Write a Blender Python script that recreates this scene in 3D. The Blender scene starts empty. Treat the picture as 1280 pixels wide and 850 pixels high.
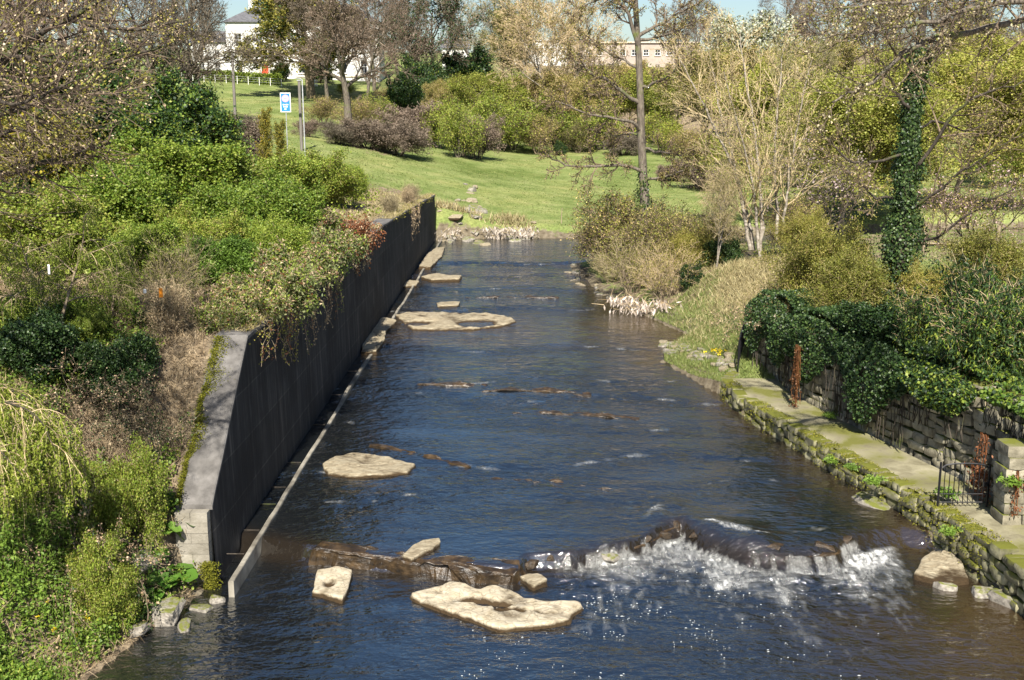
import bpy, math, random
import numpy as np
from math import sin, cos, pi, radians, sqrt

scene = bpy.context.scene
COL = scene.collection
PITCH = math.atan2(295.0, 1400.0)
CAMZ = 10.0
FPX = 1400.0

# ---------------------------------------------------------------- layout helpers
def ray(px, py):
    u, v = (px - 640.0) / FPX, (425.0 - py) / FPX
    c, s = cos(PITCH), sin(PITCH)
    return (u, c + v * s, -s + v * c)

def on_z(px, py, z):
    d = ray(px, py)
    t = (z - CAMZ) / d[2]
    return (d[0] * t, d[1] * t, z)

def at_y(px, py, Y):
    d = ray(px, py)
    t = Y / d[1]
    return (d[0] * t, Y, CAMZ + d[2] * t)

# ---------------------------------------------------------------- numeric noise
def _hash(ix, iy, iz, seed):
    h = (ix * 374761393 + iy * 668265263 + iz * 2147483647 + seed * 1274126177) & 0xffffffff
    h = ((h ^ (h >> 13)) * 1274126177) & 0xffffffff
    h = h ^ (h >> 16)
    return (h & 0xffff) / 65535.0

def vnoise(P, scale=1.0, seed=0):
    P = np.asarray(P, float) * scale
    I = np.floor(P).astype(np.int64)
    F = P - I
    F = F * F * (3 - 2 * F)
    out = 0
    for dx in (0, 1):
        wx = F[:, 0] if dx else 1 - F[:, 0]
        for dy in (0, 1):
            wy = F[:, 1] if dy else 1 - F[:, 1]
            for dz in (0, 1):
                wz_ = F[:, 2] if dz else 1 - F[:, 2]
                out = out + wx * wy * wz_ * _hash(I[:, 0] + dx, I[:, 1] + dy, I[:, 2] + dz, seed)
    return out * 2 - 1

def fbm(P, scale=1.0, octaves=4, seed=0):
    a, o, tot = 1.0, 0, 0
    for k in range(octaves):
        o = o + a * vnoise(P, scale * 2.03 ** k, seed + 17 * k)
        tot += a
        a *= 0.5
    return o / tot

def smooth(a, b, x):
    t = np.clip((x - a) / (b - a), 0, 1)
    return t * t * (3 - 2 * t)

# ---------------------------------------------------------------- mesh collecting
class Geo:
    """Collects numpy vertices and faces for ONE mesh."""
    def __init__(self):
        self.V, self.F, self.n = [], [], 0

    def add(self, V, F, mi=0):
        V = np.asarray(V, float).reshape(-1, 3)
        F = np.asarray(F, np.int64)
        self.V.append(V)
        self.F.append((F + self.n, mi))
        self.n += len(V)

    def box(self, c, s, rz=0.0, mi=0):
        x, y, z = s[0] / 2, s[1] / 2, s[2] / 2
        v = np.array([[-x, -y, -z], [x, -y, -z], [x, y, -z], [-x, y, -z], [-x, -y, z], [x, -y, z], [x, y, z], [-x, y, z]])
        if rz:
            ca, sa = cos(rz), sin(rz)
            v = v @ np.array([[ca, sa, 0], [-sa, ca, 0], [0, 0, 1]])
        self.add(v + np.array(c), [[0, 3, 2, 1], [4, 5, 6, 7], [0, 1, 5, 4], [1, 2, 6, 5], [2, 3, 7, 6], [3, 0, 4, 7]], mi)

    def tubes(self, A, B, ra, rb, sides=5, mi=0):
        A, B = np.asarray(A, float), np.asarray(B, float)
        if len(A) == 0:
            return
        ra, rb = np.broadcast_to(ra, len(A)), np.broadcast_to(rb, len(A))
        D = B - A
        D /= np.linalg.norm(D, axis=1)[:, None] + 1e-9
        up = np.where(np.abs(D[:, 2:3]) > 0.95, np.array([[1.0, 0, 0]]), np.array([[0, 0, 1.0]]))
        U = np.cross(D, up)
        U /= np.linalg.norm(U, axis=1)[:, None] + 1e-9
        W = np.cross(D, U)
        ang = np.arange(sides) * 2 * pi / sides
        R = U[:, None, :] * np.cos(ang)[None, :, None] + W[:, None, :] * np.sin(ang)[None, :, None]
        VA = A[:, None, :] + R * ra[:, None, None]
        VB = B[:, None, :] + R * rb[:, None, None]
        V = np.concatenate([VA, VB], axis=1).reshape(-1, 3)
        k = np.arange(sides)
        f = np.stack([k, (k + 1) % sides, (k + 1) % sides + sides, k + sides], axis=1)
        F = (f[None] + (np.arange(len(A)) * 2 * sides)[:, None, None]).reshape(-1, 4)
        self.add(V, F, mi)

    def path(self, pts, r, sides=6, mi=0):
        """one continuous tube along points, closed at both ends"""
        pts = np.asarray(pts, float)
        n = len(pts)
        r = np.broadcast_to(r, n)
        T = np.gradient(pts, axis=0)
        T /= np.linalg.norm(T, axis=1)[:, None] + 1e-9
        ref = np.array([0.31, 0.83, 0.47]) if abs(T[0, 2]) > .8 else np.array([0, 0, 1.0])
        U = np.cross(T, ref)
        U /= np.linalg.norm(U, axis=1)[:, None] + 1e-9
        W = np.cross(T, U)
        ang = np.arange(sides) * 2 * pi / sides
        V = pts[:, None] + (U[:, None] * np.cos(ang)[None, :, None] + W[:, None] * np.sin(ang)[None, :, None]) * r[:, None, None]
        V = V.reshape(-1, 3)
        F = []
        for i in range(n - 1):
            for k in range(sides):
                F.append([i * sides + k, i * sides + (k + 1) % sides, (i + 1) * sides + (k + 1) % sides, (i + 1) * sides + k])
        self.add(V, F, mi)
        if sides == 4:
            self.add(V[:4], [[3, 2, 1, 0]], mi)
            self.add(V[-4:], [[0, 1, 2, 3]], mi)

    def leaves(self, P, size, rng, up=0.4, width=0.32, mi=0, out=None, droop=0.0):
        """rhombic leaf faces at points P"""
        P = np.asarray(P, float)
        n = len(P)
        if n == 0:
            return
        N = rng.normal(size=(n, 3))
        N /= np.linalg.norm(N, axis=1)[:, None]
        N[:, 2] += up
        if out is not None:
            N += out
        N /= np.linalg.norm(N, axis=1)[:, None] + 1e-9
        T = np.cross(N, rng.normal(size=(n, 3)))
        T[:, 2] -= droop
        T /= np.linalg.norm(T, axis=1)[:, None] + 1e-9
        B = np.cross(N, T)
        B /= np.linalg.norm(B, axis=1)[:, None] + 1e-9
        s = (size * rng.uniform(.6, 1.25, n))[:, None]
        fold = N * s * rng.uniform(-.12, .12, n)[:, None]
        V = np.stack([P, P + T * s * .5 + B * s * width + fold, P + T * s, P + T * s * .5 - B * s * width + fold], axis=1).reshape(-1, 3)
        self.add(V, np.arange(4 * n).reshape(-1, 4), mi)

    def blades(self, P, h, w, rng, lean=.5, mi=0):
        P = np.asarray(P, float)
        n = len(P)
        if n == 0:
            return
        a = rng.uniform(0, 2 * pi, n)
        W = np.stack([np.cos(a), np.sin(a), np.zeros(n)], 1) * (w * rng.uniform(.6, 1.3, n))[:, None]
        L = rng.normal(size=(n, 3)) * lean
        L[:, 2] = 1
        L /= np.linalg.norm(L, axis=1)[:, None]
        H = (h * rng.uniform(.5, 1.3, n))[:, None]
        mid = P + L * H * .55
        L2 = L + rng.normal(size=(n, 3)) * lean * .6
        L2[:, 2] -= lean * .5
        tip = mid + L2 * H * .45
        V = np.stack([P - W, P + W, mid + W * .7, tip, mid - W * .7], axis=1).reshape(-1, 3)
        k = (np.arange(n) * 5)[:, None]
        self.add(V, k + np.array([[0, 1, 2, 4]]), mi)
        self.F.append((k + np.array([[4, 2, 3]]) + self.n - len(V), mi))

    def mesh(self, name, mats, smooth_shade=False):
        me = bpy.data.meshes.new(name)
        V = np.concatenate(self.V) if self.V else np.zeros((0, 3))
        me.vertices.add(len(V))
        me.vertices.foreach_set("co", V.astype(np.float32).ravel())
        loops, starts, mi, s = [], [], [], 0
        for F, m in self.F:
            if len(F) == 0:
                continue
            k = F.shape[1]
            loops.append(F.ravel())
            starts.append(s + np.arange(len(F)) * k)
            mi.append(np.full(len(F), m, np.int32))
            s += F.size
        if loops:
            loops, starts, mi = np.concatenate(loops), np.concatenate(starts), np.concatenate(mi)
            me.loops.add(len(loops))
            me.loops.foreach_set("vertex_index", loops.astype(np.int32))
            me.polygons.add(len(starts))
            me.polygons.foreach_set("loop_start", starts.astype(np.int32))
            me.polygons.foreach_set("material_index", mi)
            me.polygons.foreach_set("use_smooth", np.full(len(starts), bool(smooth_shade)))
        for m in (mats if isinstance(mats, (list, tuple)) else [mats]):
            me.materials.append(m)
        me.update(calc_edges=True)
        me.validate()
        return me

def link(name, me, parent=None, loc=None):
    o = bpy.data.objects.new(name, me)
    COL.objects.link(o)
    if parent is not None:
        o.parent = parent
    if loc is not None:
        o.location = loc
    return o

def tag(o, label, cat, group=None):
    o["label"] = label
    o["category"] = cat
    if group:
        o["group"] = group
    return o

def empty(name, loc, label, cat, group=None, rz=0.0, scale=1.0):
    o = bpy.data.objects.new(name, None)
    COL.objects.link(o)
    o.empty_display_size = .2
    o.location = loc
    o.rotation_euler = (0, 0, rz)
    o.scale = (scale,) * 3 if not isinstance(scale, tuple) else scale
    return tag(o, label, cat, group)

def kind(o, k):
    o["kind"] = k
    return o

# ---------------------------------------------------------------- materials
def _new(name):
    m = bpy.data.materials.new(name)
    m.use_nodes = True
    nt = m.node_tree
    return m, nt, nt.nodes["Principled BSDF"]

def N_(nt, typ, **kw):
    n = nt.nodes.new(typ)
    for k, v in kw.items():
        if k in n.inputs:
            n.inputs[k].default_value = v
        else:
            setattr(n, k, v)
    return n

def ramp_node(nt, stops):
    r = nt.nodes.new("ShaderNodeValToRGB")
    e = r.color_ramp.elements
    while len(e) < len(stops):
        e.new(.5)
    for k, (p, c) in enumerate(stops):
        e[k].position = p
        e[k].color = (*c, 1) if len(c) == 3 else c
    return r

def mix_node(nt, fac, a, b, blend='MIX'):
    m = nt.nodes.new("ShaderNodeMix")
    m.data_type = 'RGBA'
    m.blend_type = blend
    for i, v in ((0, fac), (6, a), (7, b)):
        if isinstance(v, bpy.types.NodeSocket):
            nt.links.new(v, m.inputs[i])
        elif i == 0:
            m.inputs[0].default_value = v
        else:
            m.inputs[i].default_value = (*v, 1)
    return m.outputs[2]

def math_node(nt, op, a, b=None, clamp=False):
    m = nt.nodes.new("ShaderNodeMath")
    m.operation = op
    m.use_clamp = clamp
    for i, v in ((0, a), (1, b)):
        if v is None:
            continue
        if isinstance(v, bpy.types.NodeSocket):
            nt.links.new(v, m.inputs[i])
        else:
            m.inputs[i].default_value = v
    return m.outputs[0]

def coords(nt, stretch=(1, 1, 1), typ='Object'):
    tc = nt.nodes.new("ShaderNodeTexCoord")
    mp = nt.nodes.new("ShaderNodeMapping")
    mp.inputs["Scale"].default_value = stretch
    nt.links.new(tc.outputs[typ], mp.inputs[0])
    return mp.outputs[0]

def noise_node(nt, vec, scale, detail=5, rough=.6, dist=0.0):
    n = N_(nt, "ShaderNodeTexNoise", Scale=scale, Detail=detail, Roughness=rough, Distortion=dist)
    nt.links.new(vec, n.inputs["Vector"])
    return n.outputs[0]

def surface(name, stops, scale=4, detail=6, rough=.85, bump=.4, bscale=None, bdist=.03, stretch=(1, 1, 1), spec=.25,
            island=0.0, moss=None, second=None, metal=0.0):
    m, nt, b = _new(name)
    vec = coords(nt, stretch)
    n = noise_node(nt, vec, scale, detail)
    r = ramp_node(nt, stops)
    nt.links.new(n, r.inputs[0])
    colr = r.outputs[0]
    if second:                                   # (scale, colour, low, high)
        n2 = noise_node(nt, coords(nt), second[0], 4)
        r2 = ramp_node(nt, [(second[2], (0, 0, 0)), (second[3], (1, 1, 1))])
        nt.links.new(n2, r2.inputs[0])
        colr = mix_node(nt, r2.outputs[0], colr, second[1])
    if island:
        g = nt.nodes.new("ShaderNodeNewGeometry")
        r3 = ramp_node(nt, [(0, (1 - island,) * 3), (1, (1 + island,) * 3)])
        nt.links.new(g.outputs["Random Per Island"], r3.inputs[0])
        colr = mix_node(nt, 1.0, colr, r3.outputs[0], 'MULTIPLY')
    if moss:                                     # (colour, low, high) : grows on upward faces
        g = nt.nodes.new("ShaderNodeNewGeometry")
        sx = nt.nodes.new("ShaderNodeSeparateXYZ")
        nt.links.new(g.outputs["Normal"], sx.inputs[0])
        n4 = noise_node(nt, coords(nt), moss[3] if len(moss) > 3 else 2.2, 5)
        a = math_node(nt, 'ADD', math_node(nt, 'MULTIPLY', sx.outputs[2], .45), n4)
        r4 = ramp_node(nt, [(moss[1], (0, 0, 0)), (moss[2], (1, 1, 1))])
        nt.links.new(a, r4.inputs[0])
        colr = mix_node(nt, r4.outputs[0], colr, moss[0])
    nt.links.new(colr, b.inputs["Base Color"])
    b.inputs["Roughness"].default_value = rough
    b.inputs["Specular IOR Level"].default_value = spec
    b.inputs["Metallic"].default_value = metal
    if bump:
        bn = noise_node(nt, vec, bscale or scale * 3, 6)
        bp = N_(nt, "ShaderNodeBump", Strength=bump, Distance=bdist)
        nt.links.new(bn, bp.inputs["Height"])
        nt.links.new(bp.outputs[0], b.inputs["Normal"])
    return m

def leafmat(name, cols, trans=.3, rough=.5, spec=.3, vary=.25):
    """colour differs from leaf to leaf and a little from plant to plant"""
    m, nt, b = _new(name)
    g = nt.nodes.new("ShaderNodeNewGeometry")
    r = ramp_node(nt, [(i / max(1, len(cols) - 1), c) for i, c in enumerate(cols)])
    nt.links.new(g.outputs["Random Per Island"], r.inputs[0])
    oi = nt.nodes.new("ShaderNodeObjectInfo")
    r2 = ramp_node(nt, [(0, (1 - vary, 1 - vary * .8, 1 - vary)), (1, (1 + vary, 1 + vary * .6, 1 + vary * .5))])
    nt.links.new(oi.outputs["Random"], r2.inputs[0])
    c = mix_node(nt, 1.0, r.outputs[0], r2.outputs[0], 'MULTIPLY')
    nt.links.new(c, b.inputs["Base Color"])
    b.inputs["Roughness"].default_value = rough
    b.inputs["Specular IOR Level"].default_value = spec
    if trans:
        t = nt.nodes.new("ShaderNodeBsdfTranslucent")
        nt.links.new(c, t.inputs[0])
        mx = nt.nodes.new("ShaderNodeMixShader")
        mx.inputs[0].default_value = trans
        nt.links.new(b.outputs[0], mx.inputs[1])
        nt.links.new(t.outputs[0], mx.inputs[2])
        nt.links.new(mx.outputs[0], nt.nodes["Material Output"].inputs[0])
    return m

def plain(name, c, rough=.6, spec=.3, metal=0.0):
    m, nt, b = _new(name)
    b.inputs["Base Color"].default_value = (*c, 1)
    b.inputs["Roughness"].default_value = rough
    b.inputs["Specular IOR Level"].default_value = spec
    b.inputs["Metallic"].default_value = metal
    return m
# ================================================================ materials
def wet_rock(name, stops, scale, stretch=(1, 1, 1)):
    m, nt, b = _new(name)
    vec = coords(nt, stretch)
    r = ramp_node(nt, stops)
    nt.links.new(noise_node(nt, vec, scale, 9, .68), r.inputs[0])
    vo = N_(nt, "ShaderNodeTexVoronoi", Scale=2.6)
    vo.feature = 'DISTANCE_TO_EDGE'
    wv = N_(nt, "ShaderNodeVectorMath"); wv.operation = 'ADD'
    nz = N_(nt, "ShaderNodeTexNoise", Scale=3.0, Detail=4)
    nt.links.new(vec, nz.inputs["Vector"]); nt.links.new(vec, wv.inputs[0]); nt.links.new(nz.outputs["Color"], wv.inputs[1])
    nt.links.new(wv.outputs[0], vo.inputs["Vector"])
    cr = ramp_node(nt, [(.0, (.55, .50, .44)), (.07, (1, 1, 1))])
    nt.links.new(vo.outputs["Distance"], cr.inputs[0])
    c = mix_node(nt, .45, r.outputs[0], cr.outputs[0], 'MULTIPLY')
    tc = nt.nodes.new("ShaderNodeTexCoord"); sx = nt.nodes.new("ShaderNodeSeparateXYZ")
    nt.links.new(tc.outputs["Object"], sx.inputs[0])
    hz = math_node(nt, 'ADD', sx.outputs[2], math_node(nt, 'MULTIPLY', math_node(nt, 'SUBTRACT', noise_node(nt, vec, 4, 4), .5), .12))
    wr = ramp_node(nt, [(.435, (1, 1, 1)), (.49, (0, 0, 0))])
    nt.links.new(math_node(nt, 'ADD', hz, .5), wr.inputs[0])
    c = mix_node(nt, wr.outputs[0], c, (.045, .028, .012))
    nt.links.new(c, b.inputs["Base Color"])
    b.inputs["Roughness"].default_value = .8
    b.inputs["Specular IOR Level"].default_value = .25
    h = math_node(nt, 'ADD', noise_node(nt, vec, scale * 2.5, 9, .7), math_node(nt, 'MULTIPLY', cr.outputs[0], .5))
    bp = N_(nt, "ShaderNodeBump", Strength=.9, Distance=.05)
    nt.links.new(h, bp.inputs["Height"]); nt.links.new(bp.outputs[0], b.inputs["Normal"])
    return m

M_ = {}
M_['bark_grey'] = surface('bark_grey', [(.3, (.05, .042, .032)), (.5, (.12, .10, .078)), (.7, (.2, .175, .135))], 5, stretch=(3, 3, .6), bump=.6, second=(1.6, (.10, .12, .03), .55, .7))
M_['bark_dark'] = surface('bark_dark', [(.3, (.02, .017, .013)), (.55, (.055, .045, .035)), (.75, (.10, .085, .065))], 5, stretch=(3, 3, .6), bump=.6, second=(1.5, (.07, .085, .02), .55, .72))
M_['bark_pale'] = surface('bark_pale', [(.3, (.10, .08, .06)), (.5, (.26, .225, .18)), (.7, (.42, .38, .32))], 3, stretch=(1, 1, 2.5), bump=.3)
M_['bark_tan'] = surface('bark_tan', [(.3, (.13, .10, .065)), (.6, (.28, .22, .15)), (.8, (.40, .33, .23))], 4, bump=.2)
M_['twig_brown'] = leafmat('twig_brown', [(.055, .042, .032), (.12, .09, .065), (.20, .155, .115)], 0, .9, .1)
M_['twig_lilac'] = leafmat('twig_lilac', [(.085, .066, .05), (.16, .128, .10), (.25, .205, .165)], 0, .9, .1)
M_['twig_straw'] = leafmat('twig_straw', [(.20, .155, .09), (.36, .29, .17), (.50, .42, .27)], 0, .9, .1)
M_['twig_gold'] = leafmat('twig_gold', [(.27, .20, .08), (.44, .34, .15), (.58, .47, .25)], .1, .9, .1)
M_['leaf_hawthorn'] = leafmat('leaf_hawthorn', [(.09, .14, .014), (.16, .23, .024), (.23, .30, .04), (.31, .36, .08)], .35)
M_['leaf_bright'] = leafmat('leaf_bright', [(.075, .145, .018), (.125, .22, .03), (.19, .285, .055)], .35)
M_['leaf_butterbur'] = leafmat('leaf_butterbur', [(.045, .11, .012), (.08, .17, .02), (.12, .22, .035)], .25)
M_['leaf_lime'] = leafmat('leaf_lime', [(.20, .225, .035), (.30, .32, .055), (.40, .40, .10)], .35)
M_['leaf_olive'] = leafmat('leaf_olive', [(.11, .115, .02), (.19, .19, .035), (.28, .265, .06)], .3)
M_['leaf_dark'] = leafmat('leaf_dark', [(.010, .026, .008), (.022, .05, .012), (.04, .08, .02)], .12, .5, .3)
M_['leaf_ivy'] = leafmat('leaf_ivy', [(.008, .020, .006), (.018, .040, .010), (.036, .072, .016), (.085, .13, .035)], .1, .45, .35)
M_['leaf_willow'] = leafmat('leaf_willow', [(.11, .15, .018), (.18, .23, .028), (.26, .30, .05)])
M_['leaf_gold'] = leafmat('leaf_gold', [(.20, .16, .012), (.36, .28, .02), (.48, .38, .05)])
M_['leaf_russet'] = leafmat('leaf_russet', [(.09, .035, .014), (.19, .072, .028), (.30, .14, .07)])
M_['leaf_dry'] = leafmat('leaf_dry', [(.15, .105, .06), (.31, .235, .145), (.48, .39, .27)], .1, .9, .1)
M_['leaf_sage'] = leafmat('leaf_sage', [(.09, .13, .035), (.17, .20, .075), (.27, .29, .14)])
M_['bud_cream'] = leafmat('bud_cream', [(.30, .24, .13), (.48, .40, .25), (.62, .55, .38)])
M_['petal_white'] = leafmat('petal_white', [(.34, .37, .26), (.46, .48, .38), (.58, .59, .52)])
M_['petal_pink'] = leafmat('petal_pink', [(.32, .22, .22), (.44, .32, .33), (.54, .43, .43)])
M_['grass_blade'] = leafmat('grass_blade', [(.10, .15, .035), (.16, .205, .055), (.225, .25, .09)])
M_['grass_dry'] = leafmat('grass_dry', [(.20, .16, .075), (.36, .30, .16), (.52, .45, .27)], .2, .8, .1)
M_['moss'] = leafmat('moss', [(.06, .07, .008), (.12, .125, .014), (.20, .20, .03)], .1, .9, .1)
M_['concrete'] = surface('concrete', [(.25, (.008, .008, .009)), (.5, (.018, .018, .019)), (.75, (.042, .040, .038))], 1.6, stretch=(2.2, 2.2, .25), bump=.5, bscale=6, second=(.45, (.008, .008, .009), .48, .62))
def add_joints(m, w, h):
    nt = m.node_tree; bs = nt.nodes["Principled BSDF"]
    tc = nt.nodes.new("ShaderNodeTexCoord"); sp = nt.nodes.new("ShaderNodeSeparateXYZ"); cb = nt.nodes.new("ShaderNodeCombineXYZ")
    nt.links.new(tc.outputs["Object"], sp.inputs[0]); nt.links.new(sp.outputs[1], cb.inputs[0]); nt.links.new(sp.outputs[2], cb.inputs[1])
    br = nt.nodes.new("ShaderNodeTexBrick")
    br.inputs["Scale"].default_value = 1; br.inputs["Brick Width"].default_value = w; br.inputs["Row Height"].default_value = h
    br.inputs["Mortar Size"].default_value = .018; br.inputs["Mortar Smooth"].default_value = .3
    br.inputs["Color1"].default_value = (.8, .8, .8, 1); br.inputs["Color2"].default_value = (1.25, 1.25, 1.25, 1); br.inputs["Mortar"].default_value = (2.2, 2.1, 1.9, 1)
    nt.links.new(cb.outputs[0], br.inputs["Vector"])
    old = bs.inputs["Base Color"].links[0].from_socket
    st = noise_node(nt, coords(nt, (3, 3, .16)), 2.2, 5)
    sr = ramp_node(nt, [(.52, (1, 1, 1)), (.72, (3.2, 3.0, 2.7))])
    nt.links.new(st, sr.inputs[0])
    nt.links.new(mix_node(nt, 1.0, mix_node(nt, 1.0, old, br.outputs[0], 'MULTIPLY'), sr.outputs[0], 'MULTIPLY'), bs.inputs["Base Color"])
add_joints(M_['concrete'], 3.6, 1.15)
M_['coping'] = surface('coping', [(.3, (.06, .056, .052)), (.5, (.115, .108, .10)), (.7, (.17, .16, .15))], 2.5, bump=.5, bscale=14, second=(.8, (.07, .066, .062), .5, .66))
M_['kerb_stone'] = surface('kerb_stone', [(.3, (.07, .06, .045)), (.48, (.17, .155, .125)), (.7, (.30, .28, .23))], 1.4, bump=.6, bscale=10)
M_['twig_dark'] = leafmat('twig_dark', [(.03, .024, .018), (.075, .06, .045), (.14, .115, .085)], 0, .9, .1)
M_['masonry'] = surface('masonry', [(.3, (.15, .135, .105)), (.5, (.23, .21, .17)), (.75, (.31, .285, .24))], 3, bump=.5, bscale=18, island=.18)
M_['rubble'] = surface('rubble', [(.3, (.10, .09, .062)), (.5, (.22, .20, .145)), (.72, (.36, .33, .25))], 3.2, bump=.6, bscale=12, island=.35, moss=((.12, .13, .02), .72, .95, 1.6))
M_['mossy_rubble'] = surface('mossy_rubble', [(.3, (.09, .085, .055)), (.5, (.17, .16, .10)), (.72, (.28, .26, .17))], 3.2, bump=.6, bscale=12, island=.4, moss=((.105, .11, .016), .52, .80, 2.6))
M_['mortar'] = surface('mortar', [(.3, (.03, .028, .018)), (.7, (.09, .082, .055))], 5, bump=.6)
M_['flag'] = surface('flag', [(.3, (.13, .115, .07)), (.5, (.23, .21, .135)), (.72, (.33, .30, .21))], 1.8, bump=.6, bscale=12, second=(.9, (.12, .12, .028), .45, .62))
M_['rock_pale'] = wet_rock('rock_pale', [(.28, (.20, .155, .09)), (.42, (.37, .315, .22)), (.58, (.45, .395, .295)), (.75, (.52, .47, .37))], 3.0)
M_['rock_tan'] = wet_rock('rock_tan', [(.28, (.13, .10, .06)), (.45, (.27, .225, .15)), (.6, (.35, .305, .215)), (.75, (.42, .375, .28))], 3.2, (1, 2.2, 3))
M_['rock_grey'] = surface('rock_grey', [(.3, (.10, .09, .075)), (.5, (.22, .20, .17)), (.72, (.36, .33, .28))], 3, bump=.7, bscale=9, island=.3, moss=((.12, .13, .025), .80, 1.0))
M_['rock_wet'] = surface('rock_wet', [(.3, (.008, .006, .004)), (.5, (.032, .020, .009)), (.72, (.085, .055, .027))], 4, rough=.35, spec=.5, bump=.8, bscale=9, stretch=(1, 1, 2))
M_['iron'] = plain('iron', (.012, .012, .014), .45, .5)
M_['steel'] = surface('steel', [(.3, (.25, .26, .27)), (.7, (.42, .43, .44))], 6, rough=.5, bump=0)
M_['wood_pole'] = surface('wood_pole', [(.3, (.10, .09, .08)), (.7, (.22, .20, .18))], 4, stretch=(6, 6, .4), bump=.4)
M_['timber'] = surface('timber', [(.3, (.16, .12, .08)), (.7, (.36, .29, .2))], 4, stretch=(6, 6, .5), bump=.4)
M_['render_white'] = surface('render_white', [(.3, (.56, .55, .52)), (.7, (.70, .69, .66))], .8, bump=.1)
M_['render_pink'] = surface('render_pink', [(.3, (.30, .25, .21)), (.7, (.40, .34, .29))], .8, bump=.1)
M_['stone_trim'] = surface('stone_trim', [(.3, (.42, .36, .28)), (.7, (.58, .51, .41))], 2, bump=.2)
M_['slate'] = surface('slate', [(.3, (.06, .06, .065)), (.7, (.13, .13, .14))], 2, stretch=(1, 1, 3), bump=.4)
M_['roof_tile'] = surface('roof_tile', [(.3, (.32, .10, .045)), (.7, (.48, .17, .08))], 2, bump=.4)
M_['glass_dark'] = plain('glass_dark', (.02, .024, .03), .06, .6)
M_['paint_white'] = plain('paint_white', (.8, .79, .77), .5)
M_['paint_red'] = plain('paint_red', (.40, .06, .025), .4)
M_['sign_blue'] = plain('sign_blue', (.03, .20, .62), .4)
M_['plastic_white'] = plain('plastic_white', (.8, .8, .78), .45)
M_['plastic_orange'] = plain('plastic_orange', (.75, .25, .02), .4)
M_['bubble'] = plain('bubble', (.36, .38, .38), .5)
M_['rag'] = leafmat('rag', [(.22, .19, .15), (.42, .38, .33), (.62, .58, .53)], .2, .9, .1)
M_['petal_yellow'] = leafmat('petal_yellow', [(.6, .5, .02), (.75, .62, .03)])

# ================================================================ river outline
RIGHT_EDGE = [(-25, 11.0), (14, 10.6), (18, 10.3), (22, 9.95), (25, 9.45), (28, 8.6), (31.5, 7.7), (34.5, 7.0), (36.5, 6.95), (41, 5.6), (43, 5.9), (46, 7.3), (50, 6.1), (54, 4.8), (62, 3.7), (66, 3.3)]
LEFT_EDGE = [(-25, -8.9), (10, -8.7), (16, -8.0), (18.5, -7.45), (20, -7.05), (21.6, -6.5), (22.3, -6.4), (77, -5.45)]
POLY = [(x, y) for y, x in LEFT_EDGE] + [(-3, 78.2), (0, 78.6), (5, 78.6), (10, 79.5), (20, 81), (90, 84), (90, 72), (24, 71), (13, 69.5), (7, 68)] + [(x, y) for y, x in reversed(RIGHT_EDGE)]

def river_sd(X, Y):
    """signed distance to the river outline, positive on land"""
    P = np.array(POLY)
    Q = np.roll(P, -1, axis=0)
    best = np.full(X.shape, 1e9)
    inside = np.zeros(X.shape, bool)
    for (ax, ay), (bx, by) in zip(P, Q):
        dx, dy = bx - ax, by - ay
        t = np.clip(((X - ax) * dx + (Y - ay) * dy) / (dx * dx + dy * dy + 1e-12), 0, 1)
        best = np.minimum(best, np.hypot(X - ax - t * dx, Y - ay - t * dy))
        c = ((ay > Y) != (by > Y))
        xi = ax + (Y - ay) * dx / (dy if abs(dy) > 1e-9 else 1e-9)
        inside ^= c & (X < xi)
    return np.where(inside, -best, best)

# weir crest, traced along its length
WEIR = [on_z(px, py, .33) for px, py in [(300, 668), (380, 682), (440, 690), (520, 699), (600, 706), (648, 709), (660, 693), (720, 690), (770, 680), (805, 672), (830, 658), (850, 652), (880, 668), (920, 680), (965, 687), (1010, 689), (1046, 684), (1060, 672), (1090, 664), (1130, 660), (1175, 668)]]
WX = np.array([p[0] for p in WEIR]); WY = np.array([p[1] for p in WEIR])

def weir_y(X):
    return np.interp(X, WX, WY)

# riffle steps upstream of the weir: (Y at X=0, slope with X, rise)
STEPS = [(27.3, .06, .02), (29.4, .10, .05), (33.2, -.08, .03), (36.2, -.05, .05), (38.3, .06, .02), (43.5, 0.03, .03), (52, .10, .06), (57.5, -.1, .05), (62, .05, .03), (66.5, 0, .08)]

def water_z(X, Y, soft=True):
    X, Y = np.asarray(X, float), np.asarray(Y, float)
    d = Y - weir_y(X)
    wid = .12 + .35 * smooth(2.5, 4.5, X)
    z = .33 * smooth(-wid, wid * .6, d)
    for y0, sl, r in STEPS:
        yy = y0 + sl * X + .5 * np.sin(X * .9 + y0)
        z = z + r * smooth(-.3, .3, Y - yy)
    return z

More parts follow.
